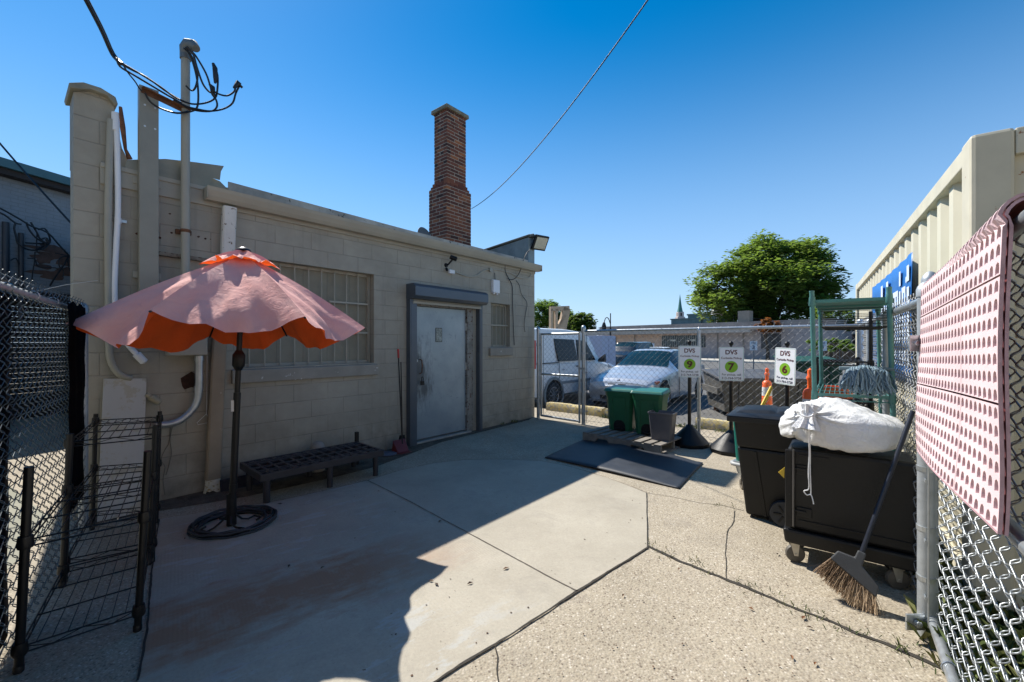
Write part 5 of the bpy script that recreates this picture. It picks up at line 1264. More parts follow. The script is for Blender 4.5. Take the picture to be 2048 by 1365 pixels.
# push broom ---------------------------------------------------------------
hd = G(1735,1170,.10); b0_ = Vector((1.985,2.43,.24)); b1_ = Vector((2.335,2.475,1.085))
bx = (Vector((.77,-.62,0))).normalized(); bd_ = (b1_-b0_).normalized()
bm_ = root("corn_broom", T(1.97,2.41,0), "broom with dark grey head and straw bristles leaning on the black cart", "broom")
mb = MB(); mb.tube([b0_, b1_], .0125, 14); mb.build("handle", mat("broom_handle",(.018,.022,.035),.4,.2,var=.3,scale=4,fleck=(.25,.2,.17),fl=.74), bm_, smooth=40)
up_ = bd_; sd_ = (bx-up_*bx.dot(up_)).normalized(); nr_ = up_.cross(sd_)
# head plate outline in (across, along) coordinates measured from the socket
hp = [(-.022,.03),(.022,.03),(.024,-.035),(.15,-.10),(.155,-.175),(-.155,-.09),(-.15,-.035),(-.03,-.015)]
hp = [(-.019,.05),(.019,.05),(.02,-.022),(.112,-.085),(.116,-.145),(-.120,-.062),(-.10,-.004),(-.022,.004)]
FMb = Matrix(((sd_.x,nr_.x,up_.x,b0_.x),(sd_.y,nr_.y,up_.y,b0_.y),(sd_.z,nr_.z,up_.z,b0_.z),(0,0,0,1)))
mb = MB(FMb); mb.prism(hp, -.02, .02); mb.build("head", mat("broom_head",(.045,.048,.052),.6,var=.15,scale=12,bump=.25,bscale=150), bm_, bevel=.006)
mb = MB(); rr = random.Random(12)
for i in range(900):
    a = rr.random(); hx_ = -.117+.228*a; hz = -.056-.08*a; y_ = rr.uniform(-.016,.016)
    st_p = FMb @ Vector((hx_, y_, hz))
    spread = (a-.5)
    L_ = rr.uniform(.8,1.08)*(.118+.02*math.sin(a*3))
    end = st_p+ (-up_*L_) + sd_*(spread*.07+rr.gauss(0,.012)) + nr_*rr.gauss(0,.018)
    if rr.random() < .03: end += sd_*rr.uniform(-.09,.09)+Vector((0,0,rr.uniform(0,.05)))
    end.z = max(end.z, .003+rr.random()*.006)
    mid = st_p.lerp(end,.55)+nr_*rr.gauss(0,.004)+sd_*rr.gauss(0,.004)
    n_ = len(mb.f); mb.tube([st_p, mid, end], [.0014,.0013,.0009], 3, caps=False, t=min(1,max(0,rr.gauss(.5,.25))))
s = N("bristle_straw"); t_ = s.attr("tint"); c = s.mix(t_, (.24,.16,.10), (.78,.60,.40))
zz_ = s.sep()[2]; s.out(s.mix(s.ramp(zz_, .05,.14), c, s.mix(1.0, c, (.42,.38,.36), 'MULTIPLY')), .8); mb.build("bristles", s.m, bm_, recalc=False)
# ------------------------------------------------------------------ teal shelf unit, mop, black rack
tc = [(2.235,3.14),(2.62,2.92),(3.24,3.74),(2.875,3.965)]
ts = root("teal_shelf", T(tc[0][0],tc[0][1],0), "tall teal wire shelf unit standing behind the white bag", "shelf rack")
for i, p in enumerate(tc):
    mb = MB(); lx = (-.02,-.03,-.02,0)[i]
    mb.tube([(p[0]+.03,p[1],0),(p[0]+lx,p[1],1.86)], .0155, 16)
    for z_ in (1.79,1.10,.45): mb.lathe([(.019,-.035),(.022,-.03),(.019,.03)], 14, T(p[0]+.03+(lx-.03)*z_/1.86,p[1],z_))
    mb.lathe([(.0165,0),(.0165,.012),(0,.014)],14,T(p[0]+lx,p[1],1.855)); mb.build("post", M_teal, ts, smooth=40)
tcx = [(p[0]-.01,p[1]) for p in tc]
mb = MB(); v_ = [Vector((p[0],p[1],1.80)) for p in tcx]; w_ = [p-Vector((0,0,.022)) for p in v_]; mb.hexa(w_, v_)
for k in (.33,.66):
    a_, b_ = v_[0].lerp(v_[3],k)-Vector((0,0,.03)), v_[1].lerp(v_[2],k)-Vector((0,0,.03)); mb.beam(a_, b_, .012, .012)
mb.build("top_shelf", mat("teal_shelf_panel",(.06,.21,.19),.5,.05,var=.15,scale=5,bump=.2,bscale=90), ts)
mb = MB(); wire_shelf(mb, tcx, 1.10, fine=.03, wr=.0028)
a_, b_ = Vector((tcx[0][0],tcx[0][1],1.105)), Vector((tcx[1][0],tcx[1][1],1.105)); mb.beam(a_, b_, .012, .02)
mb.build("shelf", M_teal, ts)
mb = MB(); wire_shelf(mb, tcx, .45, fine=.03, wr=.0028); mb.build("shelf", M_teal, ts)
# black wire basket hung under the top
mb = MB(); bc_ = [(p[0]*.9+2.75*.1+.03,p[1]*.9+3.44*.1) for p in tcx]
for z_ in [1.60+.019*k for k in range(8)]:
    pts = [Vector((p[0],p[1],z_)) for p in bc_]; mb.tube(pts, .0022, 4, closed=True)
for k in range(12): 
    a_, b_ = Vector((*bc_[0],1.6)).lerp(Vector((*bc_[3],1.6)),k/11), Vector((*bc_[1],1.6)).lerp(Vector((*bc_[2],1.6)),k/11); mb.tube([a_, b_], .002, 4)
mb.build("wire_basket", M_black, ts)
bk = rack("wire_rack", [(2.95,4.05),(3.36,3.98),(3.76,4.62),(3.40,4.72)], (1.30,.92,.88,.30), 1.33, M_black, "black wire rack with bare post behind the teal shelf and mop", pr=.016, fine=.04, wr=.003)
mb = MB(); mb.tube([(3.36,3.98,1.32),(3.36,3.98,1.78)], .016, 12); mb.build('bare_post', M_black, bk, smooth=40)
# mop
def mop():
    cx_, cy_ = 2.60, 3.0; r0 = root("string_mop", T(cx_, cy_, 1.12), "blue-grey string mop head draped over the teal shelf's front rail", "mop")
    mb = MB(); rr = random.Random(21); ax = Vector((.865,-.50,0)); ay = Vector((.5,.865,0))
    c_ = Vector((2.485, 2.985, 1.285))
    for i in range(260):
        a = rr.uniform(-1,1); w_ = a*.135; dep = rr.uniform(-.05,.05); side = -1 if rr.random() < .72 else 1
        top = c_+ax*w_*.8+ay*dep*.5+Vector((0,0,.03*(1-a*a)+rr.uniform(-.01,.01)))
        L_ = rr.uniform(.11,.20)*(1-.3*abs(a))
        pts = [top]; cur = top.copy(); dx_ = rr.gauss(0,.008); ph = rr.uniform(0,6)
        cur = top+ay*side*-.0+ax*w_*.06+ay*(-.035 if side < 0 else .03)+Vector((0,0,-.012)); pts.append(cur.copy())
        for k in range(4):
            cur = cur+Vector((0,0,-L_/4))+ax*(dx_+.008*math.sin(ph+k*1.7)+w_*.015)+ay*(rr.gauss(0,.004)-.004); pts.append(cur.copy())
        mb.tube(pts, .0052, 5, caps=False, t=rr.random())
    s = N("mop_yarn"); c = s.mix(s.attr("tint"), (.08,.14,.19), (.27,.35,.40)); s.out(c, .95, s.bump(s.noise(320, 2), .6, .003)); mb.build("strands", s.m, r0, smooth=60, recalc=False)
    mb = MB(); mb.tube([c_-ax*.15+Vector((0,0,.015)), c_+ax*.15+Vector((0,0,.015))], .014, 8); mb.build("clamp", mat("mop_clamp",(.13,.19,.22),.6), r0, smooth=40)
    mb = MB(); mb.tube([c_+Vector((0,0,.01)), c_+Vector((.55,.62,-.10))], .011, 8); mb.build("handle", M_black, r0, smooth=40)
mop()
mb = MB(); M = T(3.35,4.40,.90,R(40)); mb.box(-.12,.12,-.12,.12,.0,.012); mb.box(-.12,.12,-.12,-.11,.012,.13); mb.box(-.12,.12,.11,.12,.012,.13); mb.box(-.12,-.11,-.11,.11,.012,.13); mb.box(.11,.12,-.11,.11,.012,.13)
mb.v = [tuple(M @ Vector(p)) for p in mb.v]; o = mb.build("orange_crate", m_or, M=M, bevel=.003); tag(o, "small orange plastic crate on the black rack under the mop", "crate")
# ------------------------------------------------------------------ cream corrugated container with banner
K0 = Vector((2.55,2.36,0)); KD = Vector((.575,.818,0)).normalized(); KN = Vector((-KD.y, KD.x, 0))   # along the long side, and its yard-facing normal
KM = Matrix(((KD.x,-KN.x,0,K0.x),(KD.y,-KN.y,0,K0.y),(0,0,1,0),(0,0,0,1)))          # local x along, y away from the yard
KL, KW, KH = 7.4, 2.44, 2.62
kt = root("shipping_container", KM, "cream corrugated steel shipping container with blue banner beyond the right fence", "container")
m_k = mat("cream_steel", (.60,.56,.43), .55, .05, var=.06, scale=1.6, bump=.08, bscale=40, fleck=(.30,.13,.04), fl=.735)
m_k2 = mat("cream_rusty", (.56,.52,.40), .6, .05, var=.1, scale=3, bump=.15, bscale=40, fleck=(.28,.12,.04), fl=.64)
mb = MB(KM); pit = .33; x_ = .19; pts = [(x_, .0)]
while x_ < KL-.3:
    pts += [(x_+.10, .0), (x_+.165, .05), (x_+.265, .05), (x_+.33, .0)]; x_ += pit
n_ = len(pts); mb.add([(p[0],p[1]+.03,.16) for p in pts]+[(p[0],p[1]+.03,KH-.10) for p in pts], [(i,i+1,n_+i+1,n_+i) for i in range(n_-1)])
mb.build("corrugated_side", m_k, kt, solid=.004, recalc=False)
mb = MB(KM); mb.box(0,KL,.0,.06,KH-.105,KH); mb.box(0,KL,KW-.06,KW,KH-.105,KH); mb.box(0,KL,.0,.08,.0,.16); mb.box(0,KL,KW-.08,KW,0,.16)
mb.build("rail", m_k2, kt, bevel=.006)
for xa in (0, KL-.17):
    for ya in (-.004, KW-.166): mb = MB(KM); mb.box(xa-.004,xa+.178,ya,ya+.17,.0,KH+.018); mb.build("corner_post", m_k2, kt, bevel=.02)
mb = MB(KM); mb.box(.03,KL-.03,.06,KW-.06,KH-.03,KH-.005); mb.build("roof_panel", m_k, kt)
mb = MB(KM); mb.box(.04,.07,.17,KW-.17,.10,KH-.11); mb.box(KL-.07,KL-.04,.17,KW-.17,.10,KH-.11); mb.box(.06,KL-.06,KW-.05,KW-.03,.1,KH-.1); mb.build("end_panel", m_k2, kt)
mb = MB(KM); mb.box(.0,.10,.166,KW-.166,KH-.13,KH+.01); mb.build("header", m_k2, kt, bevel=.006)
mb = MB(KM); mb.box(.0,.10,.166,KW-.166,.0,.14); mb.build("door_sill", m_k2, kt, bevel=.006)
for y_ in (.5,.95,1.5,1.95): mb = MB(KM); mb.tube([(-.02,y_,.15),(-.02,y_,KH-.15)], .02, 10); mb.build("lock_rod", M_galv, kt, smooth=40)
# banner
def KP(u, v, off=0):
    d = Vector(((u-U0)/F, 1, -(v-V0)/F)); o = Vector((0,0,H)); t = (off-(o-K0).dot(KN))/d.dot(KN); p = o+d*t
    return (p-K0).dot(KD), p.z
bx0, bzt = KP(1824,500,.01); bx1, _ = KP(1745,585,.01); bzt -= .02
zb_ = bzt-1.15
bn = root("vinyl_banner", KM @ T(bx0,-.02,zb_), "blue vinyl banner with pale lettering tied to the cream container", "banner")
mb = MB(KM); mb.grid(lambda a, b: (bx0+(bx1-bx0)*a, -.012-.006*math.sin(a*40)+.004*math.sin(b*8), zb_+(bzt-zb_)*b-.012*math.sin(a*math.pi)*b), 60, 8); mb.build("sheet", mat("banner_blue",(.012,.13,.42),.4,var=.08,scale=2,bump=.1,bscale=8), bn, smooth=60, solid=.002, recalc=False)
mb = MB(KM); xt = lambda u: KP(u, 560, .02)[0]; zx, za = bzt-.27, bzt-.10; zl = zb_+.15
for u0_, u1_, z1_ in ((1763,1766.5,za),(1769,1771,zx),(1773.5,1777.5,za),(1785,1788,zx),(1790.5,1793,zx),(1795,1797.5,zx),(1799.5,1802.5,zx-.02),(1805,1808,zx),(1810,1812.5,zx),(1815,1819.5,zx-.02)):
    a_, b_ = sorted((xt(u0_), xt(u1_))); mb.box(a_, b_, -.026, -.024, zl, z1_)
for u0_, u1_ in ((1769,1777),(1785,1797.5),(1805,1812.5)):
    a_, b_ = sorted((xt(u0_), xt(u1_))); mb.box(a_, b_, -.0265, -.0245, zx-.055, zx+.0)
for u0_, u1_ in ((1799.5,1802.5),(1815,1819.5)):
    a_, b_ = sorted((xt(u0_), xt(u1_))); mb.box(a_, b_, -.026, -.024, zx+.03, za+.0)
a_, b_ = sorted((xt(1769), xt(1777))); mb.box(a_, b_, -.0265, -.0245, zl, zl+.06)
mb.build("lettering", mat("banner_letter",(.62,.72,.85),.5,bump=0,var=.03), bn)
mb = MB(); c_ = KM @ Vector((bx0+.16,-.024,bzt-.22)); mb.lathe([(0,0),(.03,0),(.03,.003),(0,.003)],12,Matrix.Translation(c_)@KM.to_3x3().to_4x4()@Matrix.Rotation(R(90),4,'X')); mb.build("small_mark", mat("banner_letter",(.6,.7,.8),.5), bn)
# ------------------------------------------------------------------ beyond the yard
LZ = -.2
kz = mat("yellow_kerb", (.50,.40,.17), .85, var=.18, scale=5, bump=.4, bscale=60, fleck=(.34,.31,.25), fl=.5)
for i, (t0, t1, lab) in enumerate(((-.3,1.05,"worn yellow kerb block behind the walk gate"),(1.12,2.0,"yellow kerb block in front of the silver car, left of the green bins"),(2.85,3.95,"yellow kerb block behind sign stands 9 and 7"),(4.05,5.6,"yellow kerb block behind the black refuse bin"))):
    a = cl(t0, -.02); ang_ = math.atan2(CLd.y, CLd.x); M = T(a[0], a[1], 0, ang_); mb = MB(M); L = t1-t0; rr = random.Random(i)
    n_ = int(L/.12); vs = []; 
    for k in range(n_+1):
        x_ = L*k/n_; j = lambda s_: rr.uniform(-s_, s_)
        vs += [(x_,-.09+j(.006),.0),(x_,-.085+j(.008),.12+j(.01)),(x_,-.05+j(.008),.165+j(.008)),(x_,.10,.165+j(.006)),(x_,.12,.0)]
    fs = [(k*5+q, k*5+q+1, k*5+q+6, k*5+q+5) for k in range(n_) for q in range(4)]+[(0,1,2,3,4),tuple(n_*5+q for q in (4,3,2,1,0))]
    mb.add(vs, fs); o = mb.build("kerb_stone", kz, M=M, smooth=40); tag(o, lab, "kerb", "yellow kerb blocks behind the back fence")
# weeds at the kerb and cracks (stuff)
def weeds(name, spots, label, h=.05, n=26, seed=1):
    rr = random.Random(seed); mb = MB()
    for p in spots:
        for _ in range(n):
            b = Vector((p[0]+rr.gauss(0,.05), p[1]+rr.gauss(0,.03), p[2] if len(p) > 2 else 0)); a = rr.uniform(0, 6.28); l = h*rr.uniform(.4,1.3)
            tip = b+Vector((math.cos(a)*l*.7, math.sin(a)*l*.7, l*rr.uniform(.5,1))); w_ = Vector((-math.sin(a), math.cos(a), 0))*l*.09
            m_ = b.lerp(tip,.6)+Vector((0,0,l*.2)); mb.add([b-w_, b+w_, m_+w_*1.1, tip, m_-w_*1.1], [(0,1,2,3,4)], t=rr.random())
    s = N(name+"_leaf"); s.out(s.mix(s.attr("tint"), (.05,.09,.015), (.17,.17,.05)), .7); o = mb.build(name, s.m, recalc=False); tag(o, label, "weeds", kind='stuff')
rr = random.Random(2)
weeds("weeds", [cl(rr.uniform(1.0,5.2), -.16) for _ in range(26)]+[G(955,858),G(1000,850),G(1030,845)], "small green weeds along the kerb and wall foot", .06)
q3p = [(400,655),(620,752),(760,805),(830,838),(1080,940),(1200,985),(1380,1058),(1500,1110),(280,590),(345,628),(545,690),(560,700),(700,370),(960,885),(1230,995),(1690,1160),(1700,1190),(1830,1245)]
weeds("crack_weeds", [q3([p])[0] for p in q3p], "tiny moss and weeds growing in the long crack", .022, 14, 3)
weeds("crack_sprig", [q3([(1690,1185)])[0], q3([(1850,1262)])[0]], "bright little sprig in the crack near the fence", .035, 6, 4)
rr = random.Random(33); spots = []
for _ in range(120):
    t = rr.random(); s_ = rr.uniform(.12,.6); p = NP+sdir*(t*3.6)+Vector((sdir.y,-sdir.x))*s_*(.8); spots.append((p.x,p.y,0))
for _ in range(150):
    s_ = rr.uniform(.0,1.6); d_ = rr.uniform(.05,.8); p = GL(s_, -d_, 0); spots.append((p.x,p.y,0))
weeds("grass", spots, "green weeds and grass between the right fence and container", .13, 22, 5)
# fallen leaves and specks
mb = MB(); rr = random.Random(14)
lf_pts = q3([(1145,1010),(1180,1065),(1050,660),(1080,1235),(1210,1270),(850,960),(445,735),(130,885),(1000,650)])+[G(u,v) for u, v in ((880,1045),(862,1165),(873,1172),(940,1170),(1012,1140),(645,1138),(578,1135),(370,1080),(560,1010),(757,985))]
rq = random.Random(77)
for _ in range(130):
    lf_pts.append(G(rq.uniform(700,1750), rq.uniform(960,1360))+Vector((0,0,0)))
for p in lf_pts[:19]:
    a = rr.uniform(0,6.28); l = rr.uniform(.012,.028); c_, s_ = math.cos(a), math.sin(a); w_ = l*.4
    mb.add([(p.x-c_*l,p.y-s_*l,.010),(p.x-s_*w_,p.y+c_*w_,.014),(p.x+c_*l,p.y+s_*l,.009),(p.x+s_*w_,p.y-c_*w_,.017)], [(0,1,2,3)], t=rr.random())
for p in lf_pts[19:]:
    a = rr.uniform(0,6.28); l = rr.uniform(.003,.008); c_, s_ = math.cos(a), math.sin(a); w_ = l*.7
    mb.add([(p.x-c_*l,p.y-s_*l,.0065),(p.x-s_*w_,p.y+c_*w_,.007),(p.x+c_*l,p.y+s_*l,.0065),(p.x+s_*w_,p.y-c_*w_,.009)], [(0,1,2,3)], t=rr.uniform(0,.4))
s = N("dead_leaf"); s.out(s.mix(s.attr("tint"), (.03,.02,.015), (.22,.09,.03)), .8); o = mb.build("leaf_litter", s.m, recalc=False); tag(o, "scattered dead leaf bits on the concrete", "litter", kind='stuff')
# vehicles ------------------------------------------------------------------
import numpy as np
m_glass = mat("car_glass", (.008,.028,.036), .08, 0, var=.3, scale=1.5, bump=0, spec=.3)
m_dk = mat("dark_window",(.004,.006,.008),.2,0,bump=0,spec=.25)
m_tyre = mat("tyre", (.016,.016,.017), .75, 0, var=.2, bump=.2, bscale=80)
m_rim = mat("alloy", (.42,.43,.45), .28, .8, var=.05, bump=0)
def body_loft(X, st, nseg=60):
    """st rows: x, half width, z bottom, z shoulder, half roof width, z top"""
    A = np.array(st, float); xs = A[:,0]; q = np.linspace(xs[0], xs[-1], nseg); q = np.unique(np.concatenate([q, xs]))
    out = [np.interp(q, xs, A[:,k]) for k in range(1,6)]
    ker = np.array([.25,.5,.25])
    sm = []
    for o_ in out:
        p_ = o_.copy()
        for _ in range(2): p_[1:-1] = .25*p_[:-2]+.5*p_[1:-1]+.25*p_[2:]
        sm.append(p_)
    return q, sm
def car(name, M, st, paint, label, wheels, wr_, sideglass, front, rear, cat="car", group=None, wtrack=None, arch=mat("arch_black",(.01,.01,.01),.9,bump=0), lowres=False, extra=None):
    r0 = root(name, M, label, cat, group); q, (W_, ZB, ZS, WR, ZT_) = body_loft(M, st, 30 if lowres else 70)
    def ring(i):
        w_, zb, zs, wr2, zt = W_[i], ZB[i], ZS[i], WR[i], ZT_[i]
        h_ = [(w_*.86,zb),(w_*.97,zb+.05),(w_,zb+(zs-zb)*.42),(w_*.995,zs-(zs-zb)*.22),(w_*.965,zs-.01),(w_*.94,zs+.008),(wr2,zt-.035 if zt-zs > .15 else zt-.02),(wr2*.88,zt-.008),(wr2*.5,zt+.008),(0,zt+.014)]
        return [(q[i], y, z) for y, z in h_]+[(q[i], -y, z) for y, z in h_[-2::-1]]
    rings = [ring(i) for i in range(len(q))]; m = len(rings[0])
    body = MB(M); gl_ = {"windscreen": MB(M), "rear_window": MB(M), "side_window": MB(M)}
    vs = [p for r_ in rings for p in r_]; bf_ = []; gf = {k: [] for k in gl_}
    for i in range(len(q)-1):
        xm = (q[i]+q[i+1])/2
        for k in range(m-1):
            f = (i*m+k, i*m+k+1, (i+1)*m+k+1, (i+1)*m+k)
            kk = k if k < m//2 else m-2-k
            tgt = bf_
            if kk >= 6 and front[0] < xm < front[1]: tgt = gf["windscreen"]
            elif kk >= 6 and rear and rear[0] < xm < rear[1]: tgt = gf["rear_window"]
            elif kk == 5 and any(a_ < xm < b_ for a_, b_ in sideglass): tgt = gf["side_window"]
            tgt.append(f)
        bf_.append((i*m, (i+1)*m, (i+1)*m+m-1, i*m+m-1))
    bf_.append(tuple(range(m-1,-1,-1))); bf_.append(tuple((len(q)-1)*m+k for k in range(m)))
    def sub(mb_, fcs):
        used = sorted({v for f in fcs for v in f}); mp = {v: i for i, v in enumerate(used)}
        if used: mb_.add([vs[v] for v in used], [tuple(mp[v] for v in f) for f in fcs])
    sub(body, bf_); bo = body.build("body", paint, r0, smooth=38)
    for k_, g_ in gl_.items():
        if gf[k_]:
            sub(g_, gf[k_]); g_.build(k_, m_glass, r0, smooth=50)
    for x_, sd in wheels:
        hw = float(np.interp(x_, q, W_))
        MW = M @ T(x_, sd*(hw-.10), wr_, 0, R(-90 if sd > 0 else 90))
        if lowres:
            mb = MB(M); mb.lathe([(0,.0),(wr_,.0),(wr_,.2),(0,.2)], 20, M @ T(x_, sd*(hw-.02), wr_, 0, R(90 if sd > 0 else -90))); mb.build("wheel", m_tyre, r0, smooth=40); continue
        mb = MB(M); MA = M @ T(x_, sd*(hw+.004), wr_+.02, 0, R(-90 if sd > 0 else 90)); mb.lathe([(0,-.03),(wr_*1.14,-.03),(wr_*1.14,.0),(0,.0)], 36, MA); mb.build("wheel_arch", arch, bo, smooth=40)
        MT = M @ T(x_, sd*(hw+.012), wr_, 0, R(-90 if sd > 0 else 90))
        mb = MB(M); mb.lathe([(wr_*.62,-.06),(wr_*.93,-.06),(wr_,-.03),(wr_,-.004),(wr_*.95,.012),(wr_*.70,.018),(wr_*.66,.005),(wr_*.62,-.02)], 40, MT); wl = mb.build("wheel", m_tyre, r0, smooth=40)
        mb = MB(M); mb.lathe([(wr_*.55,-.03),(wr_*.66,-.02),(wr_*.67,.008),(wr_*.62,.010),(wr_*.58,-.02)], 40, MT)
        for k in range(10):
            a = k*math.pi/5; c_, s_ = math.cos(a), math.sin(a)
            mb.hexa([MT@Vector((c_*.05-s_*.02,s_*.05+c_*.02,-.01)),MT@Vector((c_*.05+s_*.02,s_*.05-c_*.02,-.01)),MT@Vector((c_*wr_*.62+s_*.014,s_*wr_*.62-c_*.014,-.015)),MT@Vector((c_*wr_*.62-s_*.014,s_*wr_*.62+c_*.014,-.015))],
                    [MT@Vector((c_*.05-s_*.016,s_*.05+c_*.016,.008)),MT@Vector((c_*.05+s_*.016,s_*.05-c_*.016,.008)),MT@Vector((c_*wr_*.62+s_*.010,s_*wr_*.62-c_*.010,.003)),MT@Vector((c_*wr_*.62-s_*.010,s_*wr_*.62+c_*.010,.003))], M=I4)
        mb.lathe([(0,-.01),(.055,-.01),(.055,.008),(0,.012)], 16, MT); mb.build("rim", m_rim, wl, smooth=35)
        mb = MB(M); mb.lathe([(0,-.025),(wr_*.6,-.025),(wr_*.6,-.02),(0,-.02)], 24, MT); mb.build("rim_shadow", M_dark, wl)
    if extra: extra(r0, bo, M, q, W_, ZS, WR, ZT_)
    return r0
m_silver = mat("silver_paint", (.56,.58,.61), .3, .55, var=.03, scale=2, bump=0, coat=.6)
m_vanw = mat("van_white", (.72,.74,.76), .35, 0, var=.03, scale=1, bump=0, coat=.4)
m_lamp = mat("headlamp", (.32,.34,.36), .15, .2, var=.25, scale=9, bump=0, coat=1)
m_lampr = mat("signal_lens", (.45,.14,.08), .2, 0, var=.2, scale=9, bump=0, coat=1)
m_trimb = mat("trim_black", (.012,.012,.013), .5, bump=0)
sed = [(0,.60,.30,.52,.52,.55),(.05,.74,.22,.60,.62,.64),(.22,.84,.18,.68,.68,.725),(.6,.88,.17,.755,.70,.81),(1.1,.905,.17,.83,.71,.895),(1.42,.91,.17,.865,.72,.95),
       (1.50,.91,.17,.87,.71,.98),(2.18,.91,.18,.905,.56,1.375),(2.4,.91,.18,.915,.555,1.415),(2.95,.91,.18,.925,.555,1.42),(3.45,.905,.18,.94,.56,1.36),(4.05,.885,.19,.95,.63,1.03),(4.38,.85,.24,.93,.66,.97),(4.52,.75,.32,.85,.58,.86)]
# silver saloon, nose towards the yard. local x runs from nose to tail
fdv = Vector((.63,.775)).normalized(); ax_ = Vector((3.93,10.7)) - fdv*.80; lat = Vector((-fdv.y, fdv.x))     # left front axle point; lateral toward picture-left
org = ax_ + lat*.91
org = org + lat*.10 - fdv*.05
SM = T(org.x, org.y, LZ, math.atan2(fdv.y, fdv.x)) @ Matrix.Scale(1.06, 4)
def sed_extra(r0, bo, M, q, W_, ZS, WR, ZT_):
    for sd in (-1, 1):
        mb = MB(M); mb.add([(.075,sd*.50,.60),(.10,sd*.66,.585),(.20,sd*.815,.60),(.42,sd*.865,.665),(.36,sd*.80,.70),(.20,sd*.70,.685),(.12,sd*.58,.655)]+[(.13,sd*.48,.60),(.16,sd*.62,.585),(.26,sd*.77,.60),(.45,sd*.83,.665),(.40,sd*.76,.70),(.26,sd*.66,.685),(.18,sd*.54,.655)],
            [tuple(range(7)),tuple(range(13,6,-1))]+[(k,(k+1)%7,7+(k+1)%7,7+k) for k in range(7)])
        mb.v = [tuple(Vector(p)) for p in mb.v]; mb.build("headlight", m_lamp, bo, bevel=.004)
        mb = MB(M); mb.hexa([(.335,sd*.872,.63),(.47,sd*.886,.672),(.47,sd*.85,.672),(.335,sd*.83,.63)],[(.30,sd*.86,.695),(.45,sd*.882,.705),(.45,sd*.84,.705),(.30,sd*.81,.70)]); mb.build("signal_lens", m_lampr, bo)
        mb = MB(M); mb.hexa([(.012,sd*.03,.50),(.012,sd*.21,.50),(.06,sd*.21,.50),(.06,sd*.03,.50)],[(.035,sd*.03,.625),(.035,sd*.23,.62),(.08,sd*.23,.62),(.08,sd*.03,.625)]); mb.build("kidney_grille", m_trimb, bo, bevel=.012)
        mb = MB(M); mb.hexa([(1.66,sd*.90,.90),(1.84,sd*.90,.90),(1.84,sd*1.06,.90),(1.70,sd*1.06,.90)],[(1.68,sd*.90,.93),(1.84,sd*.90,.93),(1.82,sd*1.07,1.03),(1.70,sd*1.07,1.02)]); mb.build("mirror", m_silver, r0, bevel=.02)
        mb = MB(M); mb.hexa([(.02,sd*.50,.27),(.10,sd*.74,.27),(.16,sd*.74,.27),(.08,sd*.50,.27)],[(.02,sd*.50,.37),(.09,sd*.74,.36),(.15,sd*.74,.36),(.08,sd*.50,.37)]); mb.build("side_intake", m_trimb, bo, bevel=.01)
        for x_, L_ in ((1.75,.92),(2.72,.80)):
            mb = MB(M); yy = sd*.915; mb.box(x_,x_+.006,min(yy-.012,yy+.002),max(yy-.012,yy+.002),.26,.90); mb.build("door_gap", m_trimb, bo)
            mb = MB(M); mb.box(x_+L_-.25,x_+L_-.07,min(yy,yy+sd*.014),max(yy,yy+sd*.014),.80,.825); mb.build("door_handle", m_silver, bo)
    mb = MB(M); mb.box(-.005,.05,-.42,.42,.24,.34); mb.build("lower_grille", m_trimb, bo, bevel=.01)
    mb = MB(M); mb.hexa([(-.02,-.72,.185),(-.02,.72,.185),(.2,.80,.185),(.2,-.80,.185)],[(-.025,-.70,.205),(-.025,.70,.205),(.2,.80,.205),(.2,-.80,.205)]); mb.build("front_lip", m_silver, bo)
    mb = MB(M); zh = float(np.interp(.14, q, ZT_)); mb.lathe([(0,0),(.041,0),(.041,.008),(.034,.012),(0,.013)], 20, M@T(.14,0,zh+.012,0,0,R(-28))); bg_ = mb.build("bonnet_badge", m_trimb, bo)
    mb = MB(M); BMx = M@T(.14,0,zh+.012,0,0,R(-28))
    for a0 in (0, math.pi): mb.add([BMx@Vector((0,0,.0142))]+[BMx@Vector((.022*math.cos(a0+k*math.pi/12),.022*math.sin(a0+k*math.pi/12),.0142)) for k in range(7)], [(0,k,k+1) for k in range(1,7)], M=I4)
    for a0 in (math.pi/2, math.pi*1.5): mb.add([BMx@Vector((0,0,.0142))]+[BMx@Vector((.022*math.cos(a0+k*math.pi/12),.022*math.sin(a0+k*math.pi/12),.0142)) for k in range(7)], [(0,k,k+1) for k in range(1,7)], M=I4)
    mb.build("badge_quarters", mat("badge_blue",(.2,.3,.5),.3,bump=0), bg_, recalc=False)
    mb = MB(M)
    for sd in (-1,1): mb.tube([(1.52,sd*.05-.3*0,.985),(1.50,sd*.2+.25,.985),(1.56,sd*.2+.62*.5,1.0)], .008, 5)
    mb.build("wiper", m_trimb, r0)
    mb = MB(M); mb.box(2.5,3.2,-.38,.38,1.43,1.436); mb.build("sunroof", m_glass, bo)
    # seats and wheel glimpsed as pale shapes on the dash
car("silver_saloon", SM, sed, m_silver, "silver saloon car parked nose toward the fence behind the green bins", [(.80,1),(.80,-1),(3.56,1),(3.56,-1)], .325, [(1.85,2.72),(2.82,3.62)], (1.53,2.2), (3.5,4.02), extra=sed_extra)
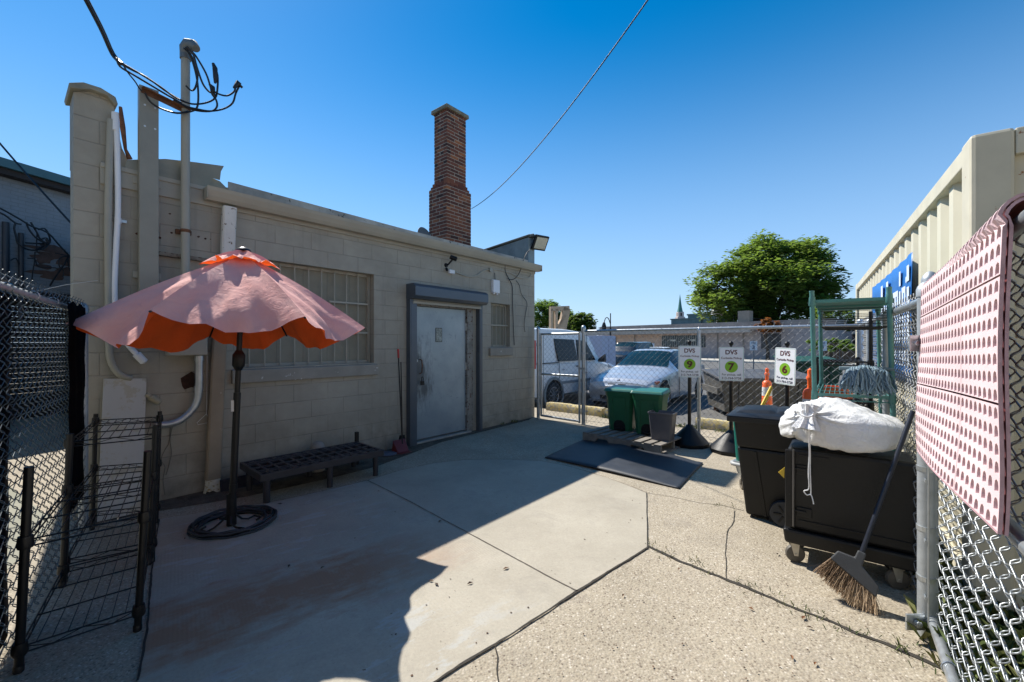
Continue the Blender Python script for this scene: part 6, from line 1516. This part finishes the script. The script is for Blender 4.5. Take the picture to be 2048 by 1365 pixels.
# white van: local x from tail to nose
vdv = Vector((.64,.768)).normalized(); rw = Vector((1.075,10.98)); vo = rw-vdv*.82; vlat = Vector((-vdv.y, vdv.x)); vorg = vo+vlat*.90
VM = T(vorg.x, vorg.y, LZ, math.atan2(vdv.y, vdv.x))
van = [(0,.80,.36,1.10,.70,1.98),(.05,.88,.30,1.12,.74,2.04),(.3,.90,.28,1.13,.76,2.08),(1.6,.90,.28,1.13,.76,2.08),(2.5,.90,.28,1.12,.74,2.02),(2.95,.90,.28,1.10,.72,1.90),(3.65,.90,.28,1.06,.68,1.20),(3.8,.89,.28,1.03,.72,1.13),(4.25,.86,.26,.95,.70,1.02),(4.45,.80,.28,.80,.66,.84),(4.52,.68,.34,.62,.58,.64)]
def van_extra(r0, bo, M, q, W_, ZS, WR, ZT_):
    for sd in (-1,):
        mb = MB(M); mb.box(.0,.07,sd*.90-.0,sd*.90+.03,1.05,1.75) ; mb.build("tail_light", mat("tail_red",(.5,.02,.02),.3,bump=0,coat=.6), bo, bevel=.01)
        # big blanked rear quarter window with raked front edge
        def yy(z): return sd*(.90-.16*max(0,(z-1.13))/.95+.006)
        def pan(nm, pts, m_, th=.01):
            k = MB(M); k.add([(x, yy(z), z) for x, z in pts]+[(x, yy(z)+sd*-.03, z) for x, z in pts], [tuple(range(len(pts))), tuple(range(2*len(pts)-1,len(pts)-1,-1))]+[(i,(i+1)%len(pts),len(pts)+(i+1)%len(pts),len(pts)+i) for i in range(len(pts))]); return k.build(nm, m_, bo)
        pan("quarter_window", [(1.08,1.20),(2.02,1.20),(1.98,1.78),(.98,1.80)], m_dk)
        pan("door_window", [(2.10,1.20),(3.05,1.18),(2.62,1.74),(2.12,1.78)], m_dk)
        mb = MB(M); mb.box(.08,1.08,sd*.90-.012*0-.006,sd*.90+.006,1.16,1.185); mb.build("slide_rail", m_trimb, bo)
        mb = MB(M); mb.box(1.2,3.5,sd*.905-.012,sd*.905+.006,.60,.67); mb.build("rub_strip", mat("grey_strip",(.22,.25,.27),.6,bump=0), bo)
        for x_ in (1.92,2.25): mb = MB(M); mb.box(x_,x_+.14,sd*.92-.012,sd*.92+.012,1.03,1.06); mb.build("door_handle", m_trimb, bo)
        mb = MB(M); mb.hexa([(3.2,sd*.88,1.12),(3.34,sd*.88,1.12),(3.34,sd*1.10,1.12),(3.2,sd*1.10,1.12)],[(3.2,sd*.88,1.2),(3.34,sd*.88,1.2),(3.32,sd*1.10,1.36),(3.2,sd*1.10,1.36)]); mb.build("mirror", m_trimb, r0, bevel=.02)
        mb = MB(M); MA = M @ T(.82, sd*.912, .36, 0, R(90)); mb.lathe([(.39,-.0),(.45,-.0),(.45,.02),(.385,.022)], 36, MA, cap=False); mb.build("arch_trim", mat("grey_strip",(.22,.25,.27),.6,bump=0), bo, smooth=40)
        mb = MB(M); mb.box(1.08,1.086,sd*.90-.008,sd*.90+.004,.35,1.15); mb.box(2.06,2.066,sd*.90-.008,sd*.90+.004,.35,1.15); mb.lathe([(0,0),(.02,0),(0,.004)],8,M@T(1.3,sd*.908,.98,0,R(90))); mb.build("door_gap", m_trimb, bo)
car("cargo_van", VM, van, m_vanw, "white high-roofed cargo van parked behind the walk gate", [(.82,-1),(3.6,-1),(.82,1),(3.6,1)], .335, [], (2.97,3.66), None, cat="van", extra=van_extra)
# far cars
farx = [(0,.6,.3,.5,.5,.54),(.1,.8,.2,.62,.66,.68),(1.3,.9,.18,.82,.7,.9),(1.45,.9,.18,.85,.7,.97),(2.1,.9,.18,.9,.56,1.42),(3.1,.9,.18,.92,.56,1.43),(4.0,.88,.2,.95,.6,1.05),(4.5,.75,.3,.85,.6,.86)]
def far_car(name, u, v, ang_, st, paint, label, cat="car"):
    p = G(u, v, LZ); return car(name, T(p.x, p.y, LZ, ang_), st, paint, label, [(.8,1),(.8,-1),(3.5,1),(3.5,-1)], .32, [(1.8,2.6),(2.7,3.4)], (1.5,2.12), (3.2,3.95), cat=cat, lowres=True)
far_car("white_saloon", 1282, 742, R(48), farx, m_vanw, "white saloon car far off, seen above the silver car's roof")
suv = [(0,.7,.3,.8,.6,.85),(.1,.88,.25,.95,.75,1.0),(1.1,.95,.25,1.05,.78,1.12),(1.8,.95,.25,1.1,.68,1.75),(4.2,.95,.25,1.12,.68,1.78),(4.7,.9,.3,1.1,.66,1.2),(4.8,.85,.4,1.0,.6,1.0)]
far_car("dark_suv", 1228, 742, R(50), suv, mat("dark_paint",(.012,.016,.02),.25,.3,bump=0,coat=.8), "dark car parked between the white van and the far white saloon")
# white box trailer behind the van's nose
p = G(1200, 764, LZ); TMx = T(p.x, p.y, LZ, R(50)); tr = root("box_trailer", TMx, "pale lilac-white box trailer standing beyond the white van", "trailer")
mb = MB(TMx); mb.box(0,1.3,-.1,1.8,.5,2.02); mb.box(.6,.64,-.12,-.1,.5,2.02); mb.build("box", mat("lilac_white",(.46,.48,.60),.6,var=.05,bump=0), tr, bevel=.02)
for x_ in (.45,): mb = MB(TMx); mb.lathe([(0,0),(.32,0),(.32,.2),(0,.2)],20,TMx@T(x_,.1,.32,0,R(90))); mb.build("wheel", m_tyre, tr, smooth=40)
# tan wooden bracket sign frame on a post
p = D(1118, 660, 15.0); FMw = T(p.x, p.y, LZ, R(28)); wf = root("timber_trestle", FMw, "tan timber trapezoid frame on a post rising behind the white van", "frame")
m_tan = mat("tan_timber", (.45,.33,.22), .8, var=.12, scale=4, bump=.2)
mb = MB(FMw); q_ = lambda u, v: ((u-1118)/F*15.0*1.12, H-(v-V0)/F*15.0-LZ)
A_, B_, C_, D_ = q_(1099,619), q_(1139,616), q_(1124,664), q_(1099,664)
def bar(a, b, w_=.085): mb.beam((a[0],0,a[1]),(b[0],0,b[1]),.12,w_, up=(0,1,0)) 
for a_, b_, w_ in ((A_,B_,.16),((A_[0]+.04,A_[1]),(D_[0]+.04,D_[1]),.09),((A_[0]+.24,A_[1]),(D_[0]+.24,D_[1]),.10),((B_[0]-.10,B_[1]),(C_[0]-.02,C_[1]),.30),((B_[0]-.2,B_[1]-.25),(D_[0]+.2,D_[1]),.10),(D_,C_,.10)): 
    d_ = Vector((b_[0]-a_[0],0,b_[1]-a_[1])); mb.beam((a_[0],0,a_[1]),(b_[0],0,b_[1]), w_, .12, up=(0,1,0))
mb.build("frame", m_tan, wf)
mb = MB(FMw); mb.box(-.10,.06,-.05,.05,.0,D_[1]); mb.build("post", m_tan, wf)
# dumpsters -------------------------------------------------------------------
def dumpster(name, p, ang_, L, Dp, h, paint, lidm, label, tap=.12):
    M = T(p[0], p[1], LZ, ang_); r0 = root(name, M, label, "dumpster")
    mb = MB(M); mb.hexa([(tap,.1,.12),(L-tap,.1,.12),(L-tap,Dp-.05,.12),(tap,Dp-.05,.12)],[(0,0,h),(L,0,h),(L,Dp,h+.12),(0,Dp,h+.12)]); b_ = mb.build("body", paint, r0, bevel=.01)
    for k in range(3):
        mb = MB(M); x_ = L*(.2+.3*k); mb.hexa([(x_-.03,.07,.2),(x_+.03,.07,.2),(x_+.03,.1,.2),(x_-.03,.1,.2)],[(x_-.03,-.035,h-.05),(x_+.03,-.035,h-.05),(x_+.03,.01,h-.05),(x_-.03,.01,h-.05)]); mb.build("rib", paint, b_)
    mb = MB(M); mb.box(-.03,L+.03,-.04,.0,h-.05,h+.01); mb.box(-.05,-.0,.1,Dp-.1,h-.35,h-.2); mb.box(L,L+.05,.1,Dp-.1,h-.35,h-.2); mb.build("rim", paint, b_, bevel=.005)
    for x0, x1 in ((-.05,L/2-.01),(L/2+.01,L+.05)):
        mb = MB(M); mb.hexa([(x0,-.09,h+.0),(x1,-.09,h+.0),(x1,Dp+.02,h+.13),(x0,Dp+.02,h+.13)],[(x0,-.09,h+.05),(x1,-.09,h+.05),(x1,Dp+.02,h+.17),(x0,Dp+.02,h+.17)]); 
        mb.box(x0,x1,-.10,-.085,h-.03,h+.05); mb.build("lid", lidm, r0, bevel=.01)
    for x_ in (.2, L-.3): mb = MB(M); mb.box(x_,x_+.1,.15,.25,.0,.12); mb.box(x_,x_+.1,Dp-.3,Dp-.2,.0,.12); mb.build("skid", M_rust, r0)
m_dg = mat("grey_dumpster", (.10,.095,.085), .6, .1, var=.25, scale=3, bump=.2, fleck=(.16,.09,.05), fl=.68)
dumpster("grey_dumpster", (4.70,9.55), R(-8), 2.05, 1.35, .86, m_dg, mat("grey_lid",(.075,.075,.078),.55,var=.2,scale=4,bump=.2), "dark grey dumpster with flat lids beyond the fence behind sign 7")
dumpster("green_dumpster", (8.0,12.3), R(-14), 1.35, 1.1, 1.12, mat("green_dumpster",(.006,.055,.028),.5,.1,var=.2,scale=3), mat("green_dlid",(.01,.06,.03),.5,var=.2), "dark green dumpster far behind the teal shelf unit")
# far low building -------------------------------------------------------------
Fm = T(11.3, 56.0, LZ, math.atan2(-.755,.656)); fb = root("low_brick_building", Fm, "long low tan brick commercial building across the parking lot", "building")
FLn = 25.5; m_fb = block_mat("far_brick", (.46,.34,.27), bw=.8, bh=.25, chips=None, stain=False, jd=.25, mort=.02)
m_fg = mat("grey_render", (.30,.27,.27), .8, var=.12, scale=.8)
mb = MB(Fm); mb.box(0,FLn*.52,0,12,0,3.35); mb.build("wall", m_fb, fb)
mb = MB(Fm); mb.box(FLn*.52+.01,FLn,0.01,12,0,3.42); mb.build("end_wall", m_fg, fb)
mb = MB(Fm); mb.box(-1.0,FLn*.75,-1.3,0,2.78,3.02); mb.box(-1,FLn*.75,-1.34,-1.3,2.74,3.3)
x_ = 1.0
while x_ < FLn*.75: mb.box(x_,x_+.05,-1.37,-1.34,2.74,3.32); x_ += .45
mb.build("canopy", mat("far_fascia",(.36,.33,.30),.7,var=.1,scale=1), fb)
mb = MB(Fm); mb.box(.3,FLn,.2,11.8,3.4,3.85); mb.box(.2,FLn*.95,.1,.2,3.43,3.8); mb.build("roof", mat("far_roof",(.27,.24,.22),.9,var=.2,scale=1), fb)
m_wg = mat("far_glass", (.02,.03,.035), .2, bump=0)
for a_, b_, c_, d_ in ((1.6,2.9,.0,2.45),(9.2,14.2,1.25,2.55)):
    mb = MB(Fm); mb.box(a_,b_,-.04,-.002,c_,d_); wn = mb.build("window" if c_ else "door", m_wg, fb)
    mb = MB(Fm)
    if c_:
        xx = a_
        while xx <= b_: mb.box(xx-.015,xx+.015,-.07,-.041,c_,d_); xx += .22
        for xx in (a_+1.0,a_+3.3): mb.box(xx,xx+.7,-.072,-.042,1.9,2.1)
    else: mb.box(a_+.6,a_+.68,-.07,-.041,c_,d_); mb.box(a_-.08,a_,-.07,-.0,c_,d_)
    mb.build("frame", mat("far_bars",(.33,.35,.33),.6,bump=0), wn)
mb = MB(Fm); mb.box(19.6,21.3,-.03,.005,1.15,2.6); mb.build("window", mat("far_dark_glass",(.035,.035,.04),.4,bump=0), fb)
for x_ in (.4,5.6,15.5,18.0): mb = MB(Fm); mb.tube([(x_,-.1,0),(x_,-.1,2.75)], .05, 8); mb.build("downpipe", mat("far_pipe",(.18,.17,.16),.6,bump=0), fb)
mb = MB(Fm); mb.box(16.5,17.6,2.5,3.6,3.85,5.1); mb.build("chimney", mat("far_chimney",(.3,.25,.2),.9,var=.1,bump=0), fb)
# roof plant
def rbox(name, px, Y, w_, d_, h_, m_, label, cat="roof unit"):
    p = D(px, 640, Y); M = T(p.x, p.y, 3.6, R(-49)); r0 = root(name, M, label, cat); mb = MB(M); mb.box(-w_/2,w_/2,-d_/2,d_/2,0,h_*.9); mb.build("casing", m_, r0, bevel=.03)
    mb = MB(M); mb.box(-w_/2-.1,w_/2+.1,-d_/2-.1,d_/2+.1,h_*.9,h_); mb.build("hood", m_, r0)
m_ru = mat("roof_unit", (.10,.17,.19), .6, var=.2, scale=1.5)
rbox("roof_unit", 1378, 62, 4.5, 2, 1.5, m_ru, "low blue-grey roof unit left of the big tree on the far building")
rbox("roof_unit", 1420, 60, 5.5, 2, 2.1, m_ru, "wider blue-grey roof unit under the big tree's left edge")
p = D(1437, 632, 57); mb = MB(); M = T(p.x,p.y,3.7); mb.lathe([(.3,0),(.3,1.4),(.9,1.6),(1.0,2.1),(.7,2.6),(.1,2.8)], 16, M); o = mb.build("roof_vent", mat("vent_white",(.6,.6,.6),.5,bump=0), M=M, smooth=40); tag(o, "white mushroom vent on the far building's roof", "roof vent")
p = D(1468, 645, 50); mb = MB(); M = T(p.x,p.y,3.5); mb.tube([(p.x,p.y,3.5),(p.x,p.y,5.3)], .12, 8); mb.tube([(p.x,p.y,5.2),(p.x+.8,p.y,5.3),(p.x+.5,p.y,4.3)], .08, 6); o = mb.build("roof_pipe", m_wg, M=M); tag(o, "hooked black pipe at the far building's roof corner", "pipe")
# dark brown second building and fence at the right
Sm = T(29.5, 43.0, LZ, R(-35)); sb = root("brown_building", Sm, "dark brown building with pale band partly hidden by trees", "building")
mb = MB(Sm); mb.box(0,16,0,8,0,3.6); mb.build("wall", mat("brown_wall",(.06,.045,.038),.9,var=.3,scale=1), sb)
mb = MB(Sm); mb.box(.4,7.6,-.3,.0,2.55,2.8); mb.build("pale_band", mat("pale_band",(.5,.47,.42),.7,var=.4,scale=6,bump=0), sb)
mb = MB(Sm); mb.box(-.3,16.3,-.3,8.3,3.6,3.8); mb.build("roof", mat("brown_roof",(.05,.04,.035),.9), sb)
# church steeple
p = D(1360, 640, 300); M = T(p.x, p.y, 0); st_ = root("church_steeple", M, "slim green church spire far away left of the big tree", "steeple")
mb = MB(M); mb.box(-2.6,2.6,-2.6,2.6,0,20); mb.box(-2.0,2.0,-2.0,2.0,20,23.5); mb.build("tower", mat("steeple_white",(.5,.42,.38),.7,bump=0), st_)
mb = MB(M)
for a in range(4): mb.box(*(( -.5,.5,-2.05,-1.9) if a == 0 else (-.5,.5,1.9,2.05) if a == 1 else (-2.05,-1.9,-.5,.5) if a == 2 else (1.9,2.05,-.5,.5)),20.6,22.8)
mb.build("louvre", M_dark, st_)
mb = MB(M); mb.lathe([(2.1,23.5),(1.3,27),(.06,36)], 8, M); mb.build("spire", mat("copper_green",(.06,.20,.17),.7,bump=0), st_)
# street lamp
p = G(1221, 716, LZ); M = T(p.x, p.y, LZ); sl = root("street_lamp", M, "black double-arm street lamp standing above the far building's roof edge", "street lamp")
k_ = p.y/F
mb = MB(M); mb.tube([(0,0,0),(0,0,60*k_)], [.14,.09], 10); mb.lathe([(.25,0),(.25,.5),(.14,.7)],10,M); 
hh = (716-627)*k_; mb.tube([(0,0,60*k_),(0,0,hh)], .06, 8); mb.build("pole", M_black, sl)
mb = MB(M); mb.tube(smooth([Vector((0,0,hh-.8*1.6)),Vector((-.25,0,hh-.6)),Vector((-.55,0,hh-.55)),Vector((-.75,0,hh-1.1))]), .05, 6); mb.lathe([(.04,.0),(.14,-.1),(.27,-.5),(.22,-.9),(.06,-1.1)], 10, M@T(-.75,0,hh-1.0)); mb.build("lamp_head", M_black, sl)
# numbered parking signs
def psign(num, u, v0, v1, vb, Y, label, c=(.62,.66,.70), lines=True):
    p = D(u, v0, Y); k = Y/F; M = T(p.x, p.y, LZ, math.atan2(p.y,p.x)-R(90)); w_ = (v1-v0)*k*.36; h0, h1 = H-(v1-V0)*k-LZ, H-(v0-V0)*k-LZ
    r0 = root("parking_sign", M, label, "sign", "small numbered parking signs on posts")
    mb = MB(M); mb.tube([(0,.04,0),(0,.04,h1+.05)], .03, 8); mb.build("post", mat("sign_post",(.10,.12,.14),.6,bump=0), r0)
    mb = MB(M); mb.box(-w_,w_,-.01,.01,h0,h1); pn = mb.build("sign_panel", mat("psign_"+num,c,.5,bump=0,var=.03), r0)
    TX = M @ T(0,-.014,0) @ Matrix.Rotation(R(90),4,'X'); mb = MB(); text_fit(mb, num, -w_*.4, w_*.35, h0+(h1-h0)*.12, h0+(h1-h0)*.55, TX, .004, bold=.03)
    for k2 in (.68,.82): mb.add([(-w_*.6,h0+(h1-h0)*k2,0),(w_*.6,h0+(h1-h0)*k2,0),(w_*.6,h0+(h1-h0)*(k2+.06),0),(-w_*.6,h0+(h1-h0)*(k2+.06),0)], [(0,1,2,3)], TX)
    mb.build("number", mat("psign_ink",(.05,.08,.14),.5,bump=0), pn, recalc=False)
psign("1", 1303, 687, 702, 740, 30, "small parking sign 1 in front of the low brick building")
psign("3", 1507, 683, 701, 740, 22, "parking sign 3 on a thin post between signs 7 and 6")
psign("4", 1645, 682, 702, 740, 20, "parking sign 4 beyond the teal shelf's left post")
# red and white vehicle and boat-like hull beyond sign 4
pk = [(0,.7,.5,.8,.6,.85),(.2,.95,.45,1.0,.8,1.05),(1.2,1.0,.45,1.05,.82,1.15),(1.9,1.0,.45,1.1,.7,1.8),(3.0,1.0,.45,1.1,.7,1.8),(3.3,1.0,.45,1.1,.8,1.2),(5.2,1.0,.45,1.1,.9,1.15)]
p = G(1618, 722, LZ); car("pickup_truck", T(p.x,p.y,LZ,R(-20)), pk, mat("dark_red_paint",(.16,.015,.015),.35,.2,bump=0,coat=.5), "dark red pickup truck parked far off beyond parking sign 4", [(.9,1),(.9,-1),(4.3,1),(4.3,-1)], .42, [(2.0,2.9)], (1.25,1.95), (3.0,3.28), cat="pickup truck", lowres=True)
# trees ----------------------------------------------------------------------
def leaf_mat(name, a, b, tr=(.24,.36,.05)):
    s = N(name); c = s.mix(s.attr("tint"), a, b); s.out(c, .6)
    t = s.n("ShaderNodeBsdfTranslucent"); t.inputs[0].default_value = (*tr,1); m_ = s.n("ShaderNodeMixShader"); m_.inputs[0].default_value = .45
    s.l(s.b.outputs[0], m_.inputs[1]); s.l(t.outputs[0], m_.inputs[2]); s.l(m_.outputs[0], s.t.nodes["Material Output"].inputs[0]); return s.m
m_bark = mat("bark", (.05,.04,.03), .95, var=.3, scale=4, bump=.6, bscale=20)
def tree(name, base, h, crown, n_cl, per, leaf, lm, label, seed, trunk_r=.35, flat_=.6, group="trees beyond the lot", spread=1.0, droop=0.0, clr=None):
    """crown: list of ellipsoids (dx, dy, z, rx, ry, rz)"""
    rr = random.Random(seed); r0 = root(name, T(*base), label, "tree", group); b = Vector(base)
    tm = MB(); fork = b+Vector((0,0,h*.28)); tm.tube([b, b.lerp(fork,.5)+Vector((.05,.02,0)), fork], [trunk_r*1.25, trunk_r, trunk_r*.85], 10)
    cm = MB(); vol = [c[3]*c[4]*c[5] for c in crown]; tot = sum(vol)
    for c, v_ in zip(crown, vol):
        n_ = max(2, int(n_cl*v_/tot))
        ctr = b+Vector((c[0],c[1],c[2]))
        mid = fork.lerp(ctr,.5)+Vector((rr.gauss(0,.3),rr.gauss(0,.3),rr.uniform(0,.5))); tm.tube([fork, mid, ctr], [trunk_r*.5,trunk_r*.3,trunk_r*.12], 7)
        for _ in range(n_):
            th = rr.uniform(0,6.283); ph = math.acos(rr.uniform(-.75,1)); rad = rr.uniform(.45,1.0)**.6
            cc = ctr+Vector((c[3]*math.sin(ph)*math.cos(th),c[4]*math.sin(ph)*math.sin(th),c[5]*math.cos(ph)))*rad
            if rr.random() < .35: tm.tube([ctr.lerp(cc,-.05) if False else ctr, ctr.lerp(cc,.5)+Vector((0,0,rr.uniform(-.1,.3))), cc], [trunk_r*.12,trunk_r*.07,trunk_r*.03], 5)
            cr_ = (clr or min(c[3],c[5])*.30)*rr.uniform(.6,1.35); ct = min(1,max(0,rr.gauss(.45,.2)))
            for _k in range(per):
                d = Vector((rr.gauss(0,1),rr.gauss(0,1),rr.gauss(0,flat_)))
                d = d.normalized()*rr.random()**.4*cr_; d.z *= flat_; p = cc+d; p.z -= droop*(d.x*d.x+d.y*d.y)/cr_
                a = rr.uniform(0,6.283); e = rr.uniform(-.6,.6); l_ = leaf*rr.uniform(.6,1.4)
                ux = Vector((math.cos(a),math.sin(a),e*.6))*l_; uy = Vector((-math.sin(a),math.cos(a),rr.uniform(-.7,.7)))*l_*.45
                cm.add([p-ux, p-uy*.9, p+ux, p+uy], [(0,1,2,3)], t=min(1,max(0,ct+rr.gauss(0,.13))))
    tm.build("trunk", m_bark, r0, smooth=60, recalc=False); cm.build("crown", lm, r0, recalc=False)
    return r0
lm1 = leaf_mat("locust_leaf", (.04,.075,.015), (.17,.22,.04)); lm2 = leaf_mat("maple_leaf", (.05,.11,.02), (.18,.29,.06)); lm3 = leaf_mat("dark_leaf", (.014,.04,.012), (.04,.08,.02)); lm4 = leaf_mat("dry_leaf", (.18,.08,.03), (.35,.18,.06), (.3,.1,.02))
# big honey locust: crown measured at 52 m
Yt = 52; kt_ = Yt/F; bx_ = (1545-U0)*kt_
def ct(u, v, ru, rv, dy=0, ry=None): return ((u-1545)*kt_, dy, H-(v-V0)*kt_-LZ, ru*kt_, (ry or ru)*kt_, rv*kt_)
tree("honey_locust", (bx_, Yt, LZ), 12.5, [ct(1560,525,80,50,0),ct(1500,545,75,45,-2),ct(1620,545,65,55,1),ct(1640,600,52,45,0),ct(1430,575,50,42,-1),ct(1415,605,48,34,-3),ct(1480,610,75,45,1),ct(1560,610,90,50,0),ct(1590,655,70,24,2),ct(1475,640,50,20,-3),ct(1540,495,55,22,0),ct(1600,500,45,24,2),ct(1530,570,70,40,-4,60)], 480, 110, .26, lm1,
     "huge spreading honey locust rising behind the far low building", 3, trunk_r=.55, flat_=.65, droop=.15, clr=1.3)
for i, (u, v, ru, rv, Y, lm, lab, h_) in enumerate(((1088,640,36,38,70,lm2,"rounded green tree nearest the building's corner, behind the timber frame",10),(1132,650,30,30,74,lm2,"mid green tree filling the gap right of the timber frame",9),(1163,655,28,30,66,lm3,"darker small round tree at the right end of the left tree group",8))):
    k = Y/F; tree("street_tree", ((u-U0)*k, Y, LZ), h_, [(0,0,H-(v-V0)*k-LZ,ru*k,ru*k,rv*k),(-ru*k*.35,-1,H-(v-6-V0)*k-LZ,ru*k*.6,ru*k*.6,rv*k*.7),(ru*k*.4,-1,H-(v+5-V0)*k-LZ,ru*k*.55,ru*k*.6,rv*k*.7),(0,0,2.2,ru*k*.8,ru*k*.6,1.5)], 110, 110, .22, lm, lab, 20+i, trunk_r=.3, flat_=.8)
for i, (u, v, ru, rv, Y, lm, lab) in enumerate(((1668,640,34,34,40,lm2,"sunlit green tree seen through the teal shelf unit"),(1700,655,36,26,46,lm3,"dark tree between the teal shelf and the container's far end"),(1610,668,30,20,48,lm3,"low dark tree below the honey locust's right side"),(1660,690,45,16,34,lm2,"low leafy shrub under the trees behind parking sign 4"),(1535,655,20,17,40,lm4,"dry orange-brown shrub showing above the fence rail"))):
    k = Y/F; tree("shrub_tree", ((u-U0)*k, Y, LZ), 5, [(0,0,H-(v-V0)*k-LZ,ru*k,ru*k*.8,rv*k),(ru*k*.3,-.5,H-(v+4-V0)*k-LZ,ru*k*.6,ru*k*.6,rv*k*.8),(-ru*k*.4,-.5,H-(v+3-V0)*k-LZ,ru*k*.5,ru*k*.5,rv*k*.7)], 45, 90, .13, lm, lab, 40+i, trunk_r=.15, flat_=.85, group=None)
# timber fence behind at right
mb = MB(); r_ = T(26,36,LZ,R(-40)); tf = root("timber_fence", r_, "dark timber fence below the trees at the lot's far right", "fence")
for k in range(60): mb.box(k*.2,k*.2+.18,0,.03,0,1.7+.03*math.sin(k*7.3), M=r_)
mb.build("boards", mat("old_boards",(.07,.055,.045),.9,var=.3,scale=2), tf)
# white neighbouring building at left ------------------------------------------
NBd = Vector((.27,1)).normalized(); nb0 = Vector((-9.3,9.0)); NM = T(nb0.x, nb0.y, 0, math.atan2(NBd.y, NBd.x)); nbz = 4.66
wb_ = root("white_brick_building", NM, "two-storey white painted brick building with dark roof edge at far left", "building")
mb = MB(NM); a0, a1 = -9.5, 4.5
m_nb = block_mat("white_brick", (.24,.27,.30), bw=.21, bh=.072, chips=(.10,.05,.04), stain=True, jd=.35, mort=.008)
for q in ((a0,-2.95,0,.3,0,nbz-.05),(-2.95,-2.05,0,.3,0,2.9),(-2.95,-2.05,0,.3,4.1,nbz-.05),(-2.05,a1,0,.3,2.3,nbz-.05),(-2.05,-1.3,0,.3,0,2.3),(1.6,a1,0,.3,0,2.3)): mb.box(*q)
mb.box(a0,a0+.3,.3,8,0,nbz-.05); mb.box(a1-.3,a1,.3,8,0,nbz-.05)
mb.build("wall", m_nb, wb_)
mb = MB(NM); mb.box(a0-.2,a1+.2,-.22,8.2,nbz-.05,nbz+.18); mb.build("roof", mat("dark_eave",(.025,.018,.016),.7,var=.3), wb_)
mb = MB(NM); mb.box(a0-.25,a1+.25,-.30,-.221,nbz+.06,nbz+.22); mb.build("gutter", mat("teal_gutter",(.05,.13,.15),.5,var=.1), wb_)
mb = MB(NM); mb.box(-2.95,-2.05,.10,.13,2.9,4.1); wn = mb.build("window", m_wg, wb_)
mb = MB(NM); mb.box(-3.0,-2.0,-.02,.1,2.82,2.9); mb.box(-2.95,-2.88,.02,.1,2.9,4.1); mb.box(-2.12,-2.05,.02,.1,2.9,4.1); mb.box(-2.88,-2.12,.02,.1,3.46,3.52); mb.build("frame", mat("blue_frame",(.10,.20,.28),.5,bump=0), wn)
mb = MB(NM)
for k in range(23): mb.box(-1.3,1.6,.12+.012*(k % 2),.15,.0+k*.1,.095+k*.1)
mb.build("roller_door", mat("dark_slats",(.02,.018,.018),.6,var=.2), wb_)
mb = MB(NM); mb.box(-1.4,1.7,-.06,-.0,2.3,2.5); mb.build("lintel", mat("dark_lintel",(.02,.022,.026),.6), wb_)
mb = MB(NM); sx_ = -1.05; mb.tube([(sx_,-.09,1.9),(sx_,-.09,3.75)], .05, 12); mb.tube([(sx_+.22,-.07,1.9),(sx_+.22,-.07,3.6)], .04, 12); mb.build("service_pipe", mat("dark_pipe",(.03,.035,.045),.5,bump=0), wb_, smooth=40)
wcb = root("wire_tangle", NM @ T(sx_,-.1,3), "tangle of black service wires on the white brick building's wall", "cable")
def NPx(u, v, off=.12):
    nrm = Vector((NBd.y,-NBd.x,0)); d = Vector(((u-U0)/F,1,-(v-V0)/F)); o = Vector((0,0,H)); t = (off-(o-Vector((nb0.x,nb0.y,0))).dot(nrm))/d.dot(nrm); return o+d*t
q6 = lambda L, off=.12: [NPx(x/4.706, 330+y/4.706, off+.0) for x, y in L]
mb = MB()
for L, off in (([(-60,380),(60,440),(200,520),(300,580),(450,640),(560,760),(650,855)],.25),([(-60,430),(40,470),(140,545),(200,560)],.2),([(150,545),(135,600),(155,680),(170,740),(240,790),(330,805),(400,770),(470,710)],.2),([(250,540),(270,600),(330,680),(390,720),(440,745)],.22),([(290,540),(350,640),(380,700),(440,740)],.2),([(360,610),(420,600),(460,660),(470,730),(410,790),(340,800)],.18),([(260,880),(330,890),(350,950),(420,970),(520,970),(550,990)],.1),([(330,820),(325,920),(310,1000),(300,1100)],.1),([(650,860),(590,960),(520,1060),(470,1140)],.16),([(650,860),(560,880),(560,960),(600,1000),(590,1060)],.14),([(650,850),(640,920),(660,1000),(680,1060)],.14),([(100,900),(150,880),(180,940)],.1),([(350,650),(345,740),(350,820)],.15),([(520,830),(650,860)],.14),([(390,700),(440,690),(455,740),(430,700)],.2),([(240,735),(340,740),(440,745)],.16)):
    mb.tube(smooth(q6(L, off), 3), .016 if off > .15 else .010, 5)
mb.build("wires", M_cable, wcb)
# peeled dark patches of paint on that wall
mb = MB(NM); rr = random.Random(6)
for _ in range(16):
    P = NM.inverted() @ NPx(rr.uniform(80,142), rr.uniform(490,560), 0); w_, h_ = rr.uniform(.08,.3), rr.uniform(.05,.12); nn_ = 9
    mb.prism([(P.x+w_*math.cos(k*6.283/nn_)*rr.uniform(.6,1.2), P.z+h_*math.sin(k*6.283/nn_)*rr.uniform(.5,1.2)) for k in range(nn_)], -.004-.0004*_, .0)
mb.build("peeled_patch", mat("bare_brick",(.12,.075,.06),.9,var=.3,scale=9), wb_)
# unseen building added behind the viewer to bounce light and block some sky
HM = T(-4, -3.4, 0, R(-4)); hb = root("added_bounce_building", HM, "unseen pale brick building added behind the viewer to bounce light into the yard", "building")
mb = MB(HM); mb.box(-9,14,-8,0,0,5.6); mb.build("wall", block_mat("bounce_brick",(.50,.48,.43),bw=.21,bh=.072,chips=None,stain=True,jd=.3,mort=.008), hb)
mb = MB(HM); mb.box(-9.1,14.1,-8.1,.08,5.6,5.75); mb.build("coping", M_trim, hb)
for x_ in (-5,-1,3,7):
    mb = MB(HM); mb.box(x_,x_+1.2,.002,.03,3.0,4.6); mb.build("window", m_wg, hb)
mb = MB(HM); mb.box(1,2.1,.002,.04,.0,2.1); mb.build("door", M_trim, hb)
